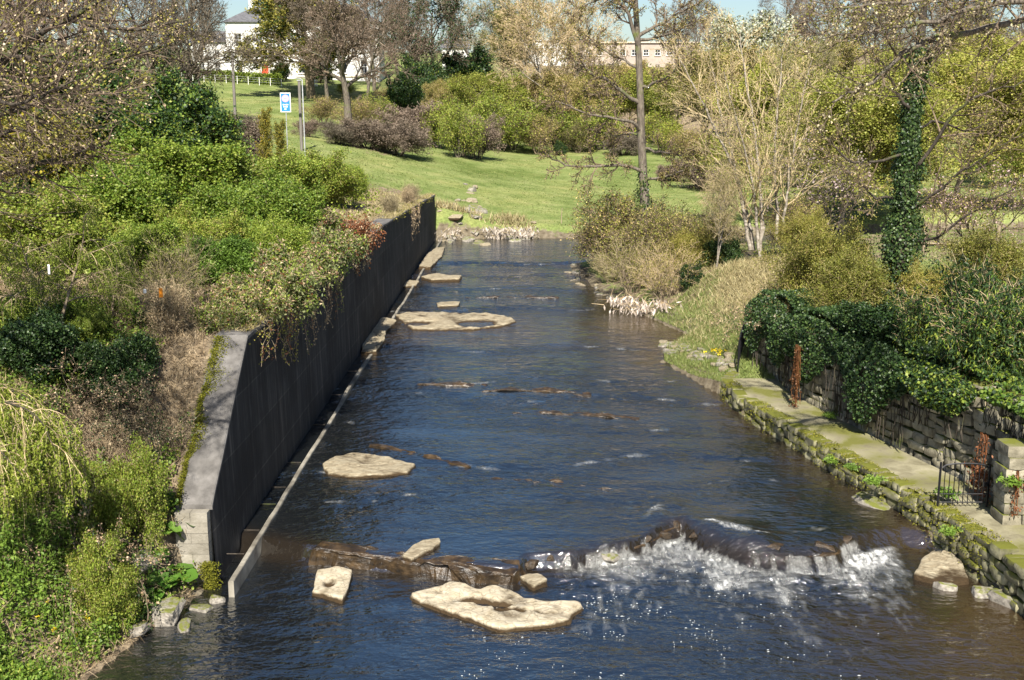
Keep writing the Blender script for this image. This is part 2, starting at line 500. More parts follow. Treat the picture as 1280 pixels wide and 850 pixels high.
# ================================================================ terrain heights
CTRL = [(-7.6, 18, .1), (-8.2, 18, .75), (-8.9, 19.5, 2.0), (-8, 22, 1.6), (-8, 25, 3.4), (-8, 27, 4.5), (-10, 22, 3.0), (-10, 25, 4.1), (-10, 28, 4.9),
        (-12, 20, 3.6), (-12, 16, 3), (-16, 18, 5), (-20, 25, 6.0), (-9, 5, 1.0), (-14, 5, 3.5), (-25, 5, 7), (-8, 35, 4.6), (-8, 50, 4.6), (-8, 65, 4.15), (-8, 78, 3.6),
        (-14, 35, 5.3), (-20, 40, 6.3), (-14, 55, 5.2), (-14, 75, 5.0), (-25, 70, 7), (-25, 92, 7.4), (-40, 60, 9), (-40, 90, 9.5), (-60, 40, 10),
        (-6, 86, 2.9), (0, 83, 1.7), (8, 84, 1.5), (0, 110, 3.0), (-16, 105, 6.2), (-8, 120, 5.0), (1, 140, 4.0), (16, 140, 4.0), (30, 110, 2.6), (28, 70, 2.3), (40, 100, 2.2),
        (-48, 200, 15), (-45, 170, 11.3), (-40, 140, 9.2), (-20, 200, 13.5), (-20, 160, 9.2), (0, 165, 6.5), (0, 230, 16), (40, 165, 6.0), (40, 230, 15), (80, 230, 15), (80, 120, 3.5),
        (60, 70, 3), (110, 170, 9), (-70, 200, 16), (-100, 120, 15), (-70, 110, 12), (-90, 60, 12),
        (12, 26, 3.2), (13, 20, 3.3), (20, 28, 3.7), (12, 34, 3.2), (11, 38, 3.0), (18, 42, 3.2), (9.5, 46, 2.3), (12.9, 50, 3.3), (8, 41, 1.1), (7.5, 56, 1.5), (6, 64, 1.3), (12, 60, 2.0), (20, 55, 2.7),
        (35, 45, 3.2), (30, 20, 4), (60, 30, 5), (14, 5, 3.2), (30, 0, 4), (0, 300, 22), (150, 300, 26), (-150, 300, 26), (0, 500, 30), (300, 500, 30), (-300, 500, 30), (300, 100, 16), (-300, 100, 20), (0, 900, 30), (-60, -40, 8), (60, -40, 6)]
_c = np.array(CTRL, float)
_PHI = lambda D: np.sqrt(D * D + 9.0)
_K = _PHI(np.hypot(_c[:, None, 0] - _c[None, :, 0], _c[:, None, 1] - _c[None, :, 1]))
_Wt = np.linalg.solve(_K + np.eye(len(_c)) * 1e-3, _c[:, 2] - 6.0)

def base_h(X, Y):
    X, Y = np.asarray(X, float), np.asarray(Y, float)
    sh = X.shape
    x, y = X.ravel(), Y.ravel()
    return (6.0 + _PHI(np.hypot(x[:, None] - _c[None, :, 0], y[:, None] - _c[None, :, 1])) @ _Wt).reshape(sh)

SLANT = .017
WALL_TOP = [(22.3, 1.75), (25.9, 4.65), (40, 4.68), (50, 4.65), (60, 4.4), (70, 4.1), (78.5, 3.8)]
def wall_top(Y):
    return np.interp(Y, [p[0] for p in WALL_TOP], [p[1] for p in WALL_TOP])

RE = np.array(RIGHT_EDGE)
def right_edge(Y):
    return np.interp(Y, RE[:, 0], RE[:, 1])
PATH_Z = .95
PATH_END = 36.4

def ground_z(X, Y, bumps=True):
    X, Y = np.atleast_1d(np.asarray(X, float)), np.atleast_1d(np.asarray(Y, float))
    h = base_h(X, Y)
    sd = river_sd(X, Y)
    wz = water_z(X, Y)
    w = np.where(X < -5, 2.2, np.where(Y > 68, 1.6, 3.2))
    land = wz + .04 + (np.maximum(h, wz + .15) - wz) * smooth(0, 1, np.clip(sd / w, 0, 1)) ** .8
    bed = wz - .12 - .5 * smooth(0, 2.5, -sd)
    z = np.where(sd > 0, land, bed)
    # behind the concrete wall the bank stands level with its coping
    X0 = X
    X = X - np.where(Y > 22.3, (Y - 22.3) * SLANT, 0)
    behind = (X < -6.4) & (Y > 22.0) & (Y < 79)
    zt = np.minimum(np.maximum(h, wall_top(Y) - .12), h + 3) * smooth(-6.75, -7.0, X) + (wz - .5) * (1 - smooth(-6.75, -7.0, X))
    zt = np.where(Y < 26, np.minimum(zt, np.maximum(wall_top(Y) - .12 + (np.abs(X) - 7.2) * .45, -.5)), zt)
    z = np.where(behind, zt, z)
    X = X0
    # riverside path and the bank behind its boundary wall
    e = right_edge(Y)
    pth = (Y < PATH_END) & (X > e - .02)
    zp = np.where(X < e + 2.15, PATH_Z - .25, np.maximum(h, PATH_Z) * 1.0)
    zp = np.where((X > e + 2.15) & (X < e + 2.5), PATH_Z - .25 + (np.maximum(h, PATH_Z) - PATH_Z + .25) * smooth(e + 2.15, e + 2.45, X), zp)
    zp = np.where(X < e + .15, np.minimum(zp, wz - .4), zp)
    pw = np.where(X > e - .02, 1 - smooth(PATH_END, PATH_END + 2.8, Y), 0.0)
    zp = np.where(Y > PATH_END, np.where(X < e + 2.15, PATH_Z - .12, zp), zp)
    z = z * (1 - pw) + zp * pw
    if bumps:
        P = np.stack([X, Y, np.zeros_like(X)], -1).reshape(-1, 3)
        amp = np.where((sd > .5) & ~(pth & (X < e + 2.6)), 1.0, 0.0).ravel()
        amp = amp * np.where((X < -5) & (Y < 80), .16, .09).ravel()
        z = z + (fbm(P, .6, 4, 5) * amp).reshape(z.shape)
    return z

def gz(x, y):
    return float(ground_z(np.array([x]), np.array([y]))[0])

def lines(*segs):
    out = []
    for a, b, n in segs:
        out += list(np.linspace(a, b, n, endpoint=False))
    return np.array(out + [segs[-1][1]])

gx = lines((-900, -200, 6), (-200, -60, 14), (-60, -20, 28), (-20, -9, 32), (-9, -5.2, 32), (-5.2, 6, 32), (6, 14, 56), (14, 30, 32), (30, 100, 30), (100, 220, 12), (220, 900, 6))
gy = lines((-300, -20, 6), (-20, 8, 12), (8, 16, 16), (16, 48, 150), (48, 90, 100), (90, 150, 45), (150, 300, 40), (300, 1500, 14))
GX, GY = np.meshgrid(gx, gy)
GZ = ground_z(GX.ravel(), GY.ravel()).reshape(GX.shape)
def grid_faces(nx, ny):
    i = np.arange(nx - 1)[None, :] + np.arange(ny - 1)[:, None] * nx
    return np.stack([i, i + 1, i + 1 + nx, i + nx], -1).reshape(-1, 4)
g = Geo()
g.add(np.stack([GX, GY, GZ], -1).reshape(-1, 3), grid_faces(len(gx), len(gy)))

def ground_material():
    m, nt, b = _new('ground')
    vec = coords(nt)
    def cols(stops, sc, det=6):
        n = noise_node(nt, vec, sc, det)
        r = ramp_node(nt, stops)
        nt.links.new(n, r.inputs[0])
        return r.outputs[0]
    grass = cols([(.32, (.115, .155, .042)), (.5, (.165, .20, .064)), (.7, (.225, .24, .095))], .55)
    fine = cols([(.3, (.6, .6, .6)), (.7, (1.35, 1.35, 1.35))], 7)
    grass = mix_node(nt, 1.0, grass, cols([(.34, (.62, .68, .52)), (.5, (1, 1, 1)), (.66, (1.22, 1.08, 1.12))], .13, 9), 'MULTIPLY')
    grass = mix_node(nt, 1.0, grass, fine, 'MULTIPLY')
    litter = cols([(.3, (.07, .052, .034)), (.5, (.19, .145, .095)), (.72, (.34, .27, .18))], 4)
    dry = cols([(.3, (.20, .165, .08)), (.6, (.36, .31, .17))], 5)
    mud = cols([(.3, (.07, .055, .035)), (.7, (.20, .17, .12))], 3)
    c = grass
    for nm, layer in (('litter', litter), ('dry', dry), ('mud', mud)):
        a = nt.nodes.new("ShaderNodeAttribute")
        a.attribute_name = nm
        n = noise_node(nt, vec, 1.3, 5)
        f = math_node(nt, 'ADD', a.outputs[2], math_node(nt, 'MULTIPLY', math_node(nt, 'SUBTRACT', n, .5), 1.6))
        r = ramp_node(nt, [(.42, (0, 0, 0)), (.62, (1, 1, 1))])
        nt.links.new(f, r.inputs[0])
        c = mix_node(nt, r.outputs[0], c, layer)
    nt.links.new(c, b.inputs["Base Color"])
    b.inputs["Roughness"].default_value = .95
    b.inputs["Specular IOR Level"].default_value = .1
    bp = N_(nt, "ShaderNodeBump", Strength=.7, Distance=.12)
    nt.links.new(noise_node(nt, vec, 6, 8, .7), bp.inputs["Height"])
    nt.links.new(bp.outputs[0], b.inputs["Normal"])
    return m

me = g.mesh('ground', ground_material(), True)
x, y = GX.ravel(), GY.ravel()
sd = river_sd(x, y)
lit = np.where((x < -6) & (y < 62), 1.0 - .5 * smooth(50, 64, y), 0.0)
lit = np.maximum(lit, smooth(146, 160, y) * .75 * smooth(-12, 2, x))
lit = np.maximum(lit, np.where((x > 9) & (y < 44), .7, 0))
lit = np.maximum(lit, np.where((x > 5) & (y > 48) & (y < 69), .55, 0))
lit = np.maximum(lit, .6 * np.exp(-((x + 13) / 4) ** 2 - ((y - 108) / 5) ** 2))
lit = np.maximum(lit, 1.0 * smooth(92, 80, y) * np.exp(-((x + 8.6) / 2.6) ** 2) * (y > 55))
dry = .95 * np.exp(-((x - 10.3) / 2.2) ** 2 - ((y - 47) / 3.2) ** 2) + .55 * np.exp(-((x + 13) / 4) ** 2 - ((y - 122) / 8) ** 2)
dry = dry + .5 * np.exp(-((x + 4) / 2.5) ** 2 - ((y - 81) / 2.5) ** 2) + .6 * smooth(92, 80, y) * np.exp(-((x + 7.6) / 1.2) ** 2) * (y > 55)
mud = np.where((sd > -.5) & (y > 20), .85 * smooth(1.4, .2, sd), 0) + np.where(sd <= 0, .9, 0)
for nm, v in (('litter', lit), ('dry', dry), ('mud', mud)):
    a = me.attributes.new(nm, 'FLOAT', 'POINT')
    a.data.foreach_set('value', np.clip(v, 0, 1).astype(np.float32))
kind(link('ground', me), 'structure')

# ================================================================ river surface
wx = lines((-9.5, -6, 14), (-6, 10.8, 170), (10.8, 14, 6), (14, 92, 20))
wy = lines((-25, 14, 20), (14, 20, 50), (20, 30, 190), (30, 45, 110), (45, 86, 180))
RX, RY = np.meshgrid(wx, wy)
rx, ry = RX.ravel(), RY.ravel()
rz = water_z(rx, ry)
dW = ry - weir_y(rx)
P = np.stack([rx, ry, np.zeros_like(rx)], -1)
# riffles: rough water just below every step, calmer between
rough = .25 * np.ones_like(rx)
for y0, sl, r in STEPS:
    yy = y0 + sl * rx + .5 * np.sin(rx * .9 + y0)
    rough += (1.2 + 22 * r) * .7 * smooth(-.55, .35, fbm(P, .35, 3, int(y0 * 7))) * np.exp(-((ry - yy + .5) / .75) ** 2)
casc = smooth(.1, 1.6, rx) * smooth(8.6, 7.6, rx)
rough += 2.6 * casc * np.exp(-((dW + .9) / 1.1) ** 2) + 1.2 * casc * np.exp(-((dW + 3) / 2.5) ** 2)
rz = rz + np.minimum(rough, 3.6) * (.036 * fbm(P * np.array([.7, 1.6, 1]), 1.6, 4, 3) + .012 * fbm(P, 5, 2, 9))
hump = smooth(2.9, 3.6, rx) * smooth(6.3, 5.6, rx)
rz = rz + .10 * hump * np.exp(-((dW - .7) / .8) ** 2) * (1 + .6 * fbm(P, 1.8, 2, 8))
n1 = fbm(P * np.array([1, .55, 1]), 2.6, 4, 21)
fx_ = smooth(.5, 2.6, rx) * (1 - .85 * np.exp(-((rx - 6.45) / .55) ** 2)) * smooth(9.0, 8.3, rx)
n2 = fbm(P * np.array([1, .5, 1]), 5.5, 4, 27)
reach = .30 + .55 * smooth(1.0, 3.0, rx)
wid_ = .12 + .35 * smooth(2.5, 4.5, rx)
u_ = -dW - wid_ * .85
foam = fx_ * np.exp(-np.maximum(u_ - .12, 0) / reach) * smooth(-.10, .08, u_ + .12 * n1) * (1.0 + .5 * n1 + .3 * n2)
foam += casc * .8 * (u_ < .05) * smooth(.06, -.06, dW) * smooth(-.05, .45, fbm(P * np.array([1, .05, 1]), 8, 3, 4)) * (1 - .75 * hump)
foam += .75 * np.exp(-((dW - .95 - .45 * np.sin(rx * 2.1) * .5 - .3 * n1) / .10) ** 2) * smooth(3.0, 3.5, rx) * smooth(7.6, 6.8, rx) * smooth(-.3, .3, n1)
foam += casc * .5 * np.exp(-((dW - .85 - .5 * n1) / .10) ** 2) * hump * smooth(0, .4, n1 + .2)
for y0, sl, r in STEPS:
    yy = y0 + sl * rx + .5 * np.sin(rx * .9 + y0)
    foam += .55 * np.exp(-((ry - yy + .15) / .13) ** 2) * smooth(.05, .6, fbm(P, 1.6, 3, int(y0)))
foam += .42 * fx_ * np.exp(-((dW + 1.3) / 1.0) ** 2) * smooth(-.1, .5, n2 + .35 * n1)
n3 = fbm(P * np.array([1.6, .45, 1]), 4.5, 4, 77)
foam += .30 * casc * np.exp(-((dW + 2.4) / 2.2) ** 2) * smooth(.05, .5, n3)
sdw = -river_sd(rx, ry)
shal = .55 * smooth(1.6, .2, sdw) * (rx > 2) + .55 * np.exp(-((ry - 47) / 4) ** 2) + .4 * np.exp(-((ry - 62) / 3) ** 2) + .9 * smooth(3.5, 9, rx) * smooth(23, 20, ry) + .35 * np.exp(-(dW / .5) ** 2)
g = Geo()
keep = (sdw > -.9)
F = grid_faces(len(wx), len(wy))
g.add(np.stack([rx, ry, rz], -1), F[keep[F].any(axis=1)])

def water_material():
    m, nt, b = _new('river_water')
    v1 = coords(nt, (1.0, 1.7, 1))
    af = nt.nodes.new("ShaderNodeAttribute"); af.attribute_name = 'foam'
    ash = nt.nodes.new("ShaderNodeAttribute"); ash.attribute_name = 'shallow'
    nb = noise_node(nt, coords(nt), .9, 4)
    f = math_node(nt, 'MULTIPLY', ash.outputs[2], math_node(nt, 'ADD', nb, .45), True)
    deep = mix_node(nt, f, (.007, .008, .0085), (.036, .022, .009))
    nfo = noise_node(nt, coords(nt, (1, .30, .6)), 9, 8, .72, .5)
    nf2 = noise_node(nt, coords(nt, (1, .7, 1)), 2.6, 4, .6, .8)
    k = math_node(nt, 'MULTIPLY', math_node(nt, 'SUBTRACT', nfo, .22), math_node(nt, 'SUBTRACT', nf2, .12))
    ff = math_node(nt, 'MULTIPLY', af.outputs[2], math_node(nt, 'MULTIPLY', k, 7.5))
    fr = ramp_node(nt, [(.10, (0, 0, 0)), (.40, (.22, .22, .22)), (.75, (.65, .65, .65)), (1.0, (1, 1, 1))])
    nt.links.new(ff, fr.inputs[0])
    fm = fr.outputs[0]
    c = mix_node(nt, fm, deep, (.55, .555, .53))
    nt.links.new(c, b.inputs["Base Color"])
    afc = nt.nodes.new("ShaderNodeAttribute"); afc.attribute_name = 'fall'
    nt.links.new(math_node(nt, 'SUBTRACT', .5, math_node(nt, 'MULTIPLY', afc.outputs[2], .42)), b.inputs["Specular IOR Level"])
    b.inputs["IOR"].default_value = 3.2
    nt.links.new(math_node(nt, 'ADD', math_node(nt, 'MULTIPLY', fm, .6), .05), b.inputs["Roughness"])
    h = math_node(nt, 'ADD', math_node(nt, 'MULTIPLY', noise_node(nt, v1, 1.4, 3, .5), 1.6),
                  math_node(nt, 'ADD', math_node(nt, 'MULTIPLY', noise_node(nt, v1, 5, 3, .55, .4), .55), math_node(nt, 'MULTIPLY', nfo, math_node(nt, 'MULTIPLY', fm, .8))))
    bp = N_(nt, "ShaderNodeBump", Strength=.55, Distance=.085)
    nt.links.new(h, bp.inputs["Height"])
    sl = ramp_node(nt, [(.34, (.16, .16, .16)), (.5, (.5, .5, .5)), (.66, (.95, .95, .95))])
    nt.links.new(noise_node(nt, coords(nt, (.45, 1.1, 1)), .55, 4, .6, .7), sl.inputs[0])
    arf = nt.nodes.new("ShaderNodeAttribute"); arf.attribute_name = 'riffle'
    nt.links.new(math_node(nt, 'ADD', sl.outputs[0], math_node(nt, 'MULTIPLY', arf.outputs[2], 1.1)), bp.inputs["Strength"])
    nt.links.new(bp.outputs[0], b.inputs["Normal"])
    return m

me = g.mesh('river_water', water_material(), True)
fall = casc * np.exp(-((dW + .10 + .12 * hump) / (.22 + .2 * hump)) ** 2)
riff = np.clip(rough * .35, 0, 1.2)
for nm, v in (('foam', foam), ('shallow', shal), ('fall', fall), ('riffle', riff)):
    a = me.attributes.new(nm, 'FLOAT', 'POINT')
    a.data.foreach_set('value', np.clip(v, 0, 1.4).astype(np.float32))
kind(link('river_water', me), 'structure')

# floating foam flecks carried down from the weir
R = np.random.default_rng(4)
n = 1500
fx = R.uniform(-1.5, 8.2, n); fd = R.gamma(2.0, 1.7, n) + .5
fy = weir_y(fx) - fd
fx = fx + R.normal(size=n) * .15 * fd * .4
ok = (fy > 15) & (R.random(n) < np.exp(-((fx - 2.8) / 2.9) ** 2) * 1.0) & (fbm(np.stack([fx, fy, fx * 0], -1), 1.1, 3, 12) > .08)
fx, fy = fx[ok], fy[ok]
g = Geo()
k6 = np.arange(6) * pi / 3
for X0, Y0 in zip(fx, fy):
    s = R.uniform(.004, .010) * (1 if R.random() < .95 else 2.0)
    z0 = float(water_z(X0, Y0)) + .012
    rr = s * R.uniform(.5, 1.4, 6)
    a = R.uniform(.4, 1)
    ring = np.stack([X0 + np.cos(k6) * rr * 2.2, Y0 + np.sin(k6) * rr * a, np.full(6, z0 - .012)], 1)
    V = np.vstack([ring, [[X0, Y0, z0 + s * .15]]])
    g.add(V, [[i, (i + 1) % 6, 6] for i in range(6)])
kind(link('foam', g.mesh('foam', M_['bubble'], True)), 'stuff')

# ================================================================ concrete river wall on the left
XF, XB = -6.35, -7.04
wall = empty('retaining_wall', (XF, 22.3, 0), 'tall dark concrete retaining wall along the river, its near end sloping down', 'wall')
wall.rotation_euler = (0, 0, -SLANT)
def wl(v): return np.asarray(v, float) - np.array([XF, 22.3, 0])
g = Geo()
ys = np.concatenate([np.linspace(22.3, 25.9, 13), np.linspace(26.4, 78.5, 96)])
tops = wall_top(ys) - .09
bots = np.full_like(tops, -.7)
nz = 10
rows = []
for j in range(nz + 1):
    t = j / nz
    z = bots + (tops - bots) * t
    xx = XF + .10 - .10 * t + .012 * fbm(np.stack([ys, z, ys * 0], -1), .8, 3, 2)
    rows.append(np.stack([xx, ys, z], -1))
V = np.concatenate(rows)
g.add(wl(V), grid_faces(len(ys), nz + 1))
back = np.concatenate([np.stack([np.full_like(ys, XB), ys, bots], -1), np.stack([np.full_like(ys, XB), ys, tops], -1)])
g.add(wl(back), grid_faces(len(ys), 2)[:, ::-1])
g.box(wl((XF - .42, 78.5, 1.5)), (.84, .02, 4.3))
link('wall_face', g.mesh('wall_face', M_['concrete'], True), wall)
# coping slab, following the slope of the wing
g = Geo()
prof = [(XF + .05, -.09), (XF + .05, -.01), (XF + .02, .02), (XB - .03, .02), (XB - .05, -.02), (XB - .05, -.09)]
tz = wall_top(ys)
ring = []
for (xx, dz) in prof:
    ring.append(np.stack([xx + .012 * vnoise(np.stack([ys * 0, ys, ys * 0 + xx], -1), 1.5, 7), ys, tz + dz + .012 * vnoise(np.stack([ys * 0 + xx, ys, ys * 0], -1), 1.2, 8)], -1))
V = np.concatenate(ring)
g.add(wl(V), np.concatenate([grid_faces(len(ys), len(prof))]))
n = len(ys)
g.add(wl([ring[k][0] for k in range(6)]), [[0, 1, 2, 3, 4, 5]])
link('coping', g.mesh('coping', M_['coping'], False), wall)
# coursed masonry end, four courses of dressed blocks facing the bridge
g = Geo()
R = np.random.default_rng(9)
z = -.4
course = 0
while z < 1.6:
    hgt = .23
    x0 = XB
    widths = [.69] if course % 2 else [.33, .36]
    for w_ in widths:
        g.box(wl((x0 + w_ / 2, 22.25 + R.uniform(-.005, .005), z + hgt / 2)), (w_ - .008, .34, hgt - .010))
        x0 += w_
    z += hgt
    course += 1
g.box(wl(((XF + XB) / 2, 22.253, .58)), (.66, .326, 1.94))
link('masonry_end', g.mesh('masonry_end', M_['masonry']), wall)
# yellow moss along the back edge of the sloping coping
g = Geo()
t = R.uniform(0, 1, 9000)
yy = 22.25 + t * 3.6
xx = XB + .02 - np.abs(R.normal(size=9000)) * .05 + np.abs(R.normal(size=9000)) * .16 * (fbm(np.stack([yy, yy * 0, yy * 0], -1), 1.6, 2, 3) + .5)
g.leaves(wl(np.stack([xx, yy, wall_top(yy) + .02 + R.uniform(0, .04, 9000)], -1)), .032, R, up=1.2, width=.45)
yy = R.uniform(21.95, 22.08, 2200)
g.leaves(wl(np.stack([R.normal(size=2200) * .1 + XF - .02, yy, R.uniform(-.1, .6, 2200)], -1)), .035, R, up=.3, width=.45)
link('moss', g.mesh('moss', M_['moss']), wall)

# kerb of the narrow side channel at the foot of the wall
kerb = empty('channel_kerb', (-5.8, 22, 0), 'long pale concrete kerb lying in the water along the foot of the dark wall', 'kerb')
kerb.rotation_euler = (0, 0, -SLANT)
def kl(v): return np.asarray(v, float) - np.array([-5.8, 22, 0])
g = Geo()
ys2 = np.concatenate([np.linspace(21.6, 30, 24), np.linspace(30.5, 78, 80)])
kz = water_z(np.full_like(ys2, -5.8), ys2 + .6)
kz = np.maximum(np.maximum.accumulate(kz), .30) + .03 + .10 * fbm(np.stack([ys2, ys2 * 0, ys2 * 0], -1), .35, 4, 5) + .03
rows = []
for xx, dz in [(-5.86, -.7), (-5.855, -.02), (-5.845, 0), (-5.75, 0), (-5.74, -.02), (-5.735, -.7)]:
    rows.append(np.stack([xx + .012 * fbm(np.stack([ys2, ys2 * 0 + 3, ys2 * 0], -1), .6, 3, 6), ys2, np.where(dz < -.5, -.5, kz + dz)], -1))
g.add(kl(np.concatenate(rows)), grid_faces(len(ys2), 6)[:, ::-1])
g.add(kl([r_[0] for r_ in rows]), [[0, 1, 2, 3, 4, 5]])
link('kerb_beam', g.mesh('kerb_beam', M_['kerb_stone']), kerb)
for i, yy in enumerate([23.1, 24.5, 26.2, 27.4, 29.3, 31.6, 33.0, 36.1, 39.4]):
    g = Geo()
    zz = float(np.interp(yy, ys2, kz)) - .04
    g.tubes([kl((-6.33, yy, zz))], [kl((-5.90, yy, zz))], .012, .012, 6)
    link('tie_bar', g.mesh('tie_bar', M_['bark_dark']), kerb)

# ================================================================ rocks
def cube_sphere(n=6):
    V, F = [], []
    for ax in range(3):
        for s in (-1, 1):
            b0 = len(V)
            for i in range(n + 1):
                for j in range(n + 1):
                    p = [0, 0, 0]
                    p[ax] = s
                    p[(ax + 1) % 3] = -1 + 2 * i / n
                    p[(ax + 2) % 3] = -1 + 2 * j / n
                    V.append(p)
            for i in range(n):
                for j in range(n):
                    a = b0 + i * (n + 1) + j
                    f = [a, a + n + 1, a + n + 2, a + 1]
                    F.append(f if s > 0 else f[::-1])
    return np.array(V, float), np.array(F)
CS_V, CS_F = cube_sphere(7)

def rock_mesh(name, seed, mat, box_=.55, rough=.28, flat=1.0):
    nrm = CS_V / np.linalg.norm(CS_V, axis=1)[:, None]
    V = nrm * (1 - box_) + CS_V * box_ * .85
    V = V * (1 + rough * fbm(nrm + seed * 3.1, 1.3, 4, seed))[:, None]
    # a few cleaved faces
    R_ = np.random.default_rng(seed)
    for _ in range(5):
        d = R_.normal(size=3); d /= np.linalg.norm(d)
        k = V @ d - R_.uniform(.55, .8)
        V = V - np.where(k > 0, k, 0)[:, None] * d * .85
    V[:, 2] *= flat
    g_ = Geo()
    g_.add(V, CS_F)
    me_ = g_.mesh(name, mat, True)
    import bmesh
    bm = bmesh.new(); bm.from_mesh(me_); bmesh.ops.remove_doubles(bm, verts=bm.verts, dist=1e-4); bm.to_mesh(me_); bm.free()
    me_.polygons.foreach_set('use_smooth', np.zeros(len(me_.polygons), bool))
    return me_

def slab(name, outline, ztop, thick, mat, label, cat, seed=1, rough=.03, dents=(), group=None, smooth_=True, tilt=(0, 0), side=.03):
    """flat rock: its top follows the outline (points on the top surface, in metres)"""
    O = np.array(outline, float)[:, :2]
    if np.sum(O[:, 0] * np.roll(O[:, 1], -1) - O[:, 1] * np.roll(O[:, 0], -1)) < 0:
        O = O[::-1]
    seg = np.roll(O, -1, 0) - O
    L = np.hypot(seg[:, 0], seg[:, 1]); per = L.sum()
    n_ = max(40, int(per / .09))
    s = np.linspace(0, per, n_, endpoint=False)
    cum = np.concatenate([[0], np.cumsum(L)])
    i = np.clip(np.searchsorted(cum, s, side='right') - 1, 0, len(O) - 1)
    E = O[i] + seg[i] * ((s - cum[i]) / (L[i] + 1e-9))[:, None]
    E = E + .05 * np.stack([fbm(np.stack([E[:, 0], E[:, 1], E[:, 0] * 0 + seed], -1), 2.5, 3, seed), fbm(np.stack([E[:, 0], E[:, 1], E[:, 0] * 0 + seed + 9], -1), 2.5, 3, seed + 1)], -1)
    c = E.mean(0)
    rings, zz = [], []
    for f, dz in ((1.03, -thick), (1.035, -thick * .5), (1.0, -.05), (.985, -.012), (.95, 0), (.86, 0), (.75, 0), (.62, 0), (.48, 0), (.34, 0), (.2, 0), (.08, 0)):
        p = c + (E - c) * f
        P3 = np.stack([p[:, 0], p[:, 1], np.full(n_, float(seed))], -1)
        z_ = ztop + dz + (rough * fbm(P3, 1.7, 4, seed + 3) + rough * .5 * fbm(P3, 5, 3, seed + 5)) * (1 if dz > -.1 else .3)
        z_ = z_ + tilt[0] * (p[:, 0] - c[0]) + tilt[1] * (p[:, 1] - c[1])
        if dz >= -.02:
            for (dx, dy, rx_, ry_, dep) in dents:
                q = ((p[:, 0] - dx) / rx_) ** 2 + ((p[:, 1] - dy) / ry_) ** 2
                z_ = z_ - dep * np.exp(-q ** 2)
        if -thick * .6 < dz < -.04 or dz == -thick * .5:
            p = p + side * np.stack([vnoise(P3 * 3 + dz * 9, 1, 3), vnoise(P3 * 3 + dz * 9, 1, 4)], -1)
        rings.append(np.stack([p[:, 0] - c[0], p[:, 1] - c[1], z_ - ztop], -1))
    nr = len(rings)
    V = np.concatenate(rings)
    F = []
    for r_ in range(nr - 1):
        a = r_ * n_ + np.arange(n_)
        b = r_ * n_ + (np.arange(n_) + 1) % n_
        F.append(np.stack([a, b, b + n_, a + n_], -1))
    g_ = Geo()
    g_.add(V, np.concatenate(F))
    g_.F.append((np.array([list(range((nr - 1) * n_, nr * n_))]), 0))
    o = link(name, g_.mesh(name, mat, smooth_), None, (c[0], c[1], ztop))
    return tag(o, label, cat, group)

def px_out(pts, z): return [on_z(a, b, z) for a, b in pts]

dn = [on_z(a, b, .14) for a, b in [(590, 748), (612, 752), (635, 758), (550, 739), (575, 740), (683, 763), (628, 742)]]
ROCKZ = .11
slab('rock_slab', px_out([(513, 741), (528, 735), (552, 731), (562, 727), (578, 729), (600, 736), (618, 731), (640, 735), (655, 745), (690, 752), (726, 751), (728, 757), (715, 764), (712, 772), (690, 778), (660, 781), (625, 784), (600, 775), (560, 762), (530, 752)], .12), .12, .4, M_['rock_pale'],
     'largest cream flat rock in the near pool, with a water-filled hollow', 'rock', 3, .055,
     [(dn[0][0] + .1, dn[0][1], .30, .11, .17), (dn[1][0] + .1, dn[1][1], .30, .09, .17), (dn[2][0], dn[2][1], .30, .07, .16), (dn[3][0], dn[3][1], .10, .05, .05), (dn[5][0], dn[5][1], .14, .05, .07)])
d2 = on_z(412, 725, .18)
slab('rock_slab', px_out([(396, 712), (412, 710), (420, 707), (440, 712), (437, 730), (428, 748), (408, 742), (391, 737)], .13), .13, .45, M_['rock_pale'],
     'small squarish cream rock in the pool just below the left end of the weir', 'rock', 5, .03, [(d2[0], d2[1], .12, .16, .1)])
slab('rock_slab', px_out([(403, 578), (418, 570), (440, 564), (462, 566), (490, 572), (519, 579), (510, 588), (480, 592), (440, 593), (410, 590)], .45), .45, .5, M_['rock_tan'],
     'tan flat-topped rock above the weir, near the foot of the dark wall', 'rock', 7, .07)
zf = .62
slab('rock_slab', px_out([(493, 392), (515, 388), (560, 389), (600, 391), (632, 394), (645, 400), (628, 406), (590, 410), (545, 411), (515, 410)], zf), zf, .5, M_['rock_tan'],
     'wide low tan rock shelf across the middle of the river', 'rock', 11, .10, [(on_z(595, 403, zf)[0], on_z(595, 403, zf)[1], .9, .8, .2), (on_z(525, 403, zf)[0], on_z(525, 403, zf)[1], .6, .5, .14)])
slab('rock_slab', px_out([(453, 415), (462, 402), (478, 395), (496, 400), (483, 412), (480, 425), (470, 438), (452, 438)], .66), .66, .5, M_['rock_tan'],
     'tan rock with a ragged edge against the kerb, left of the wide shelf', 'rock', 13, .08)
slab('rock_slab', px_out([(526, 345), (545, 341), (562, 343), (577, 344), (574, 348), (540, 349)], .8), .8, .4, M_['rock_tan'],
     'long thin tan rock in the water beyond the wide shelf', 'rock', 17, .05)
slab('rock_slab', px_out([(524, 332), (533, 318), (545, 309), (556, 308), (552, 320), (538, 333)], .85), .85, .5, M_['rock_tan'],
     'farthest tan rock against the kerb, at the far end of the wall', 'rock', 19, .05)
slab('rock_slab', px_out([(500, 352), (512, 350), (524, 351), (520, 356), (503, 357)], .72), .72, .4, M_['rock_tan'],
     'very small tan rock close to the kerb near the far end of the wall', 'rock', 23, .04)
slab('rock_slab', px_out([(545, 378), (560, 376), (575, 377), (573, 381), (548, 382)], .68), .68, .4, M_['rock_tan'],
     'thin sliver of rock barely breaking the water behind the wide shelf', 'rock', 29, .04)
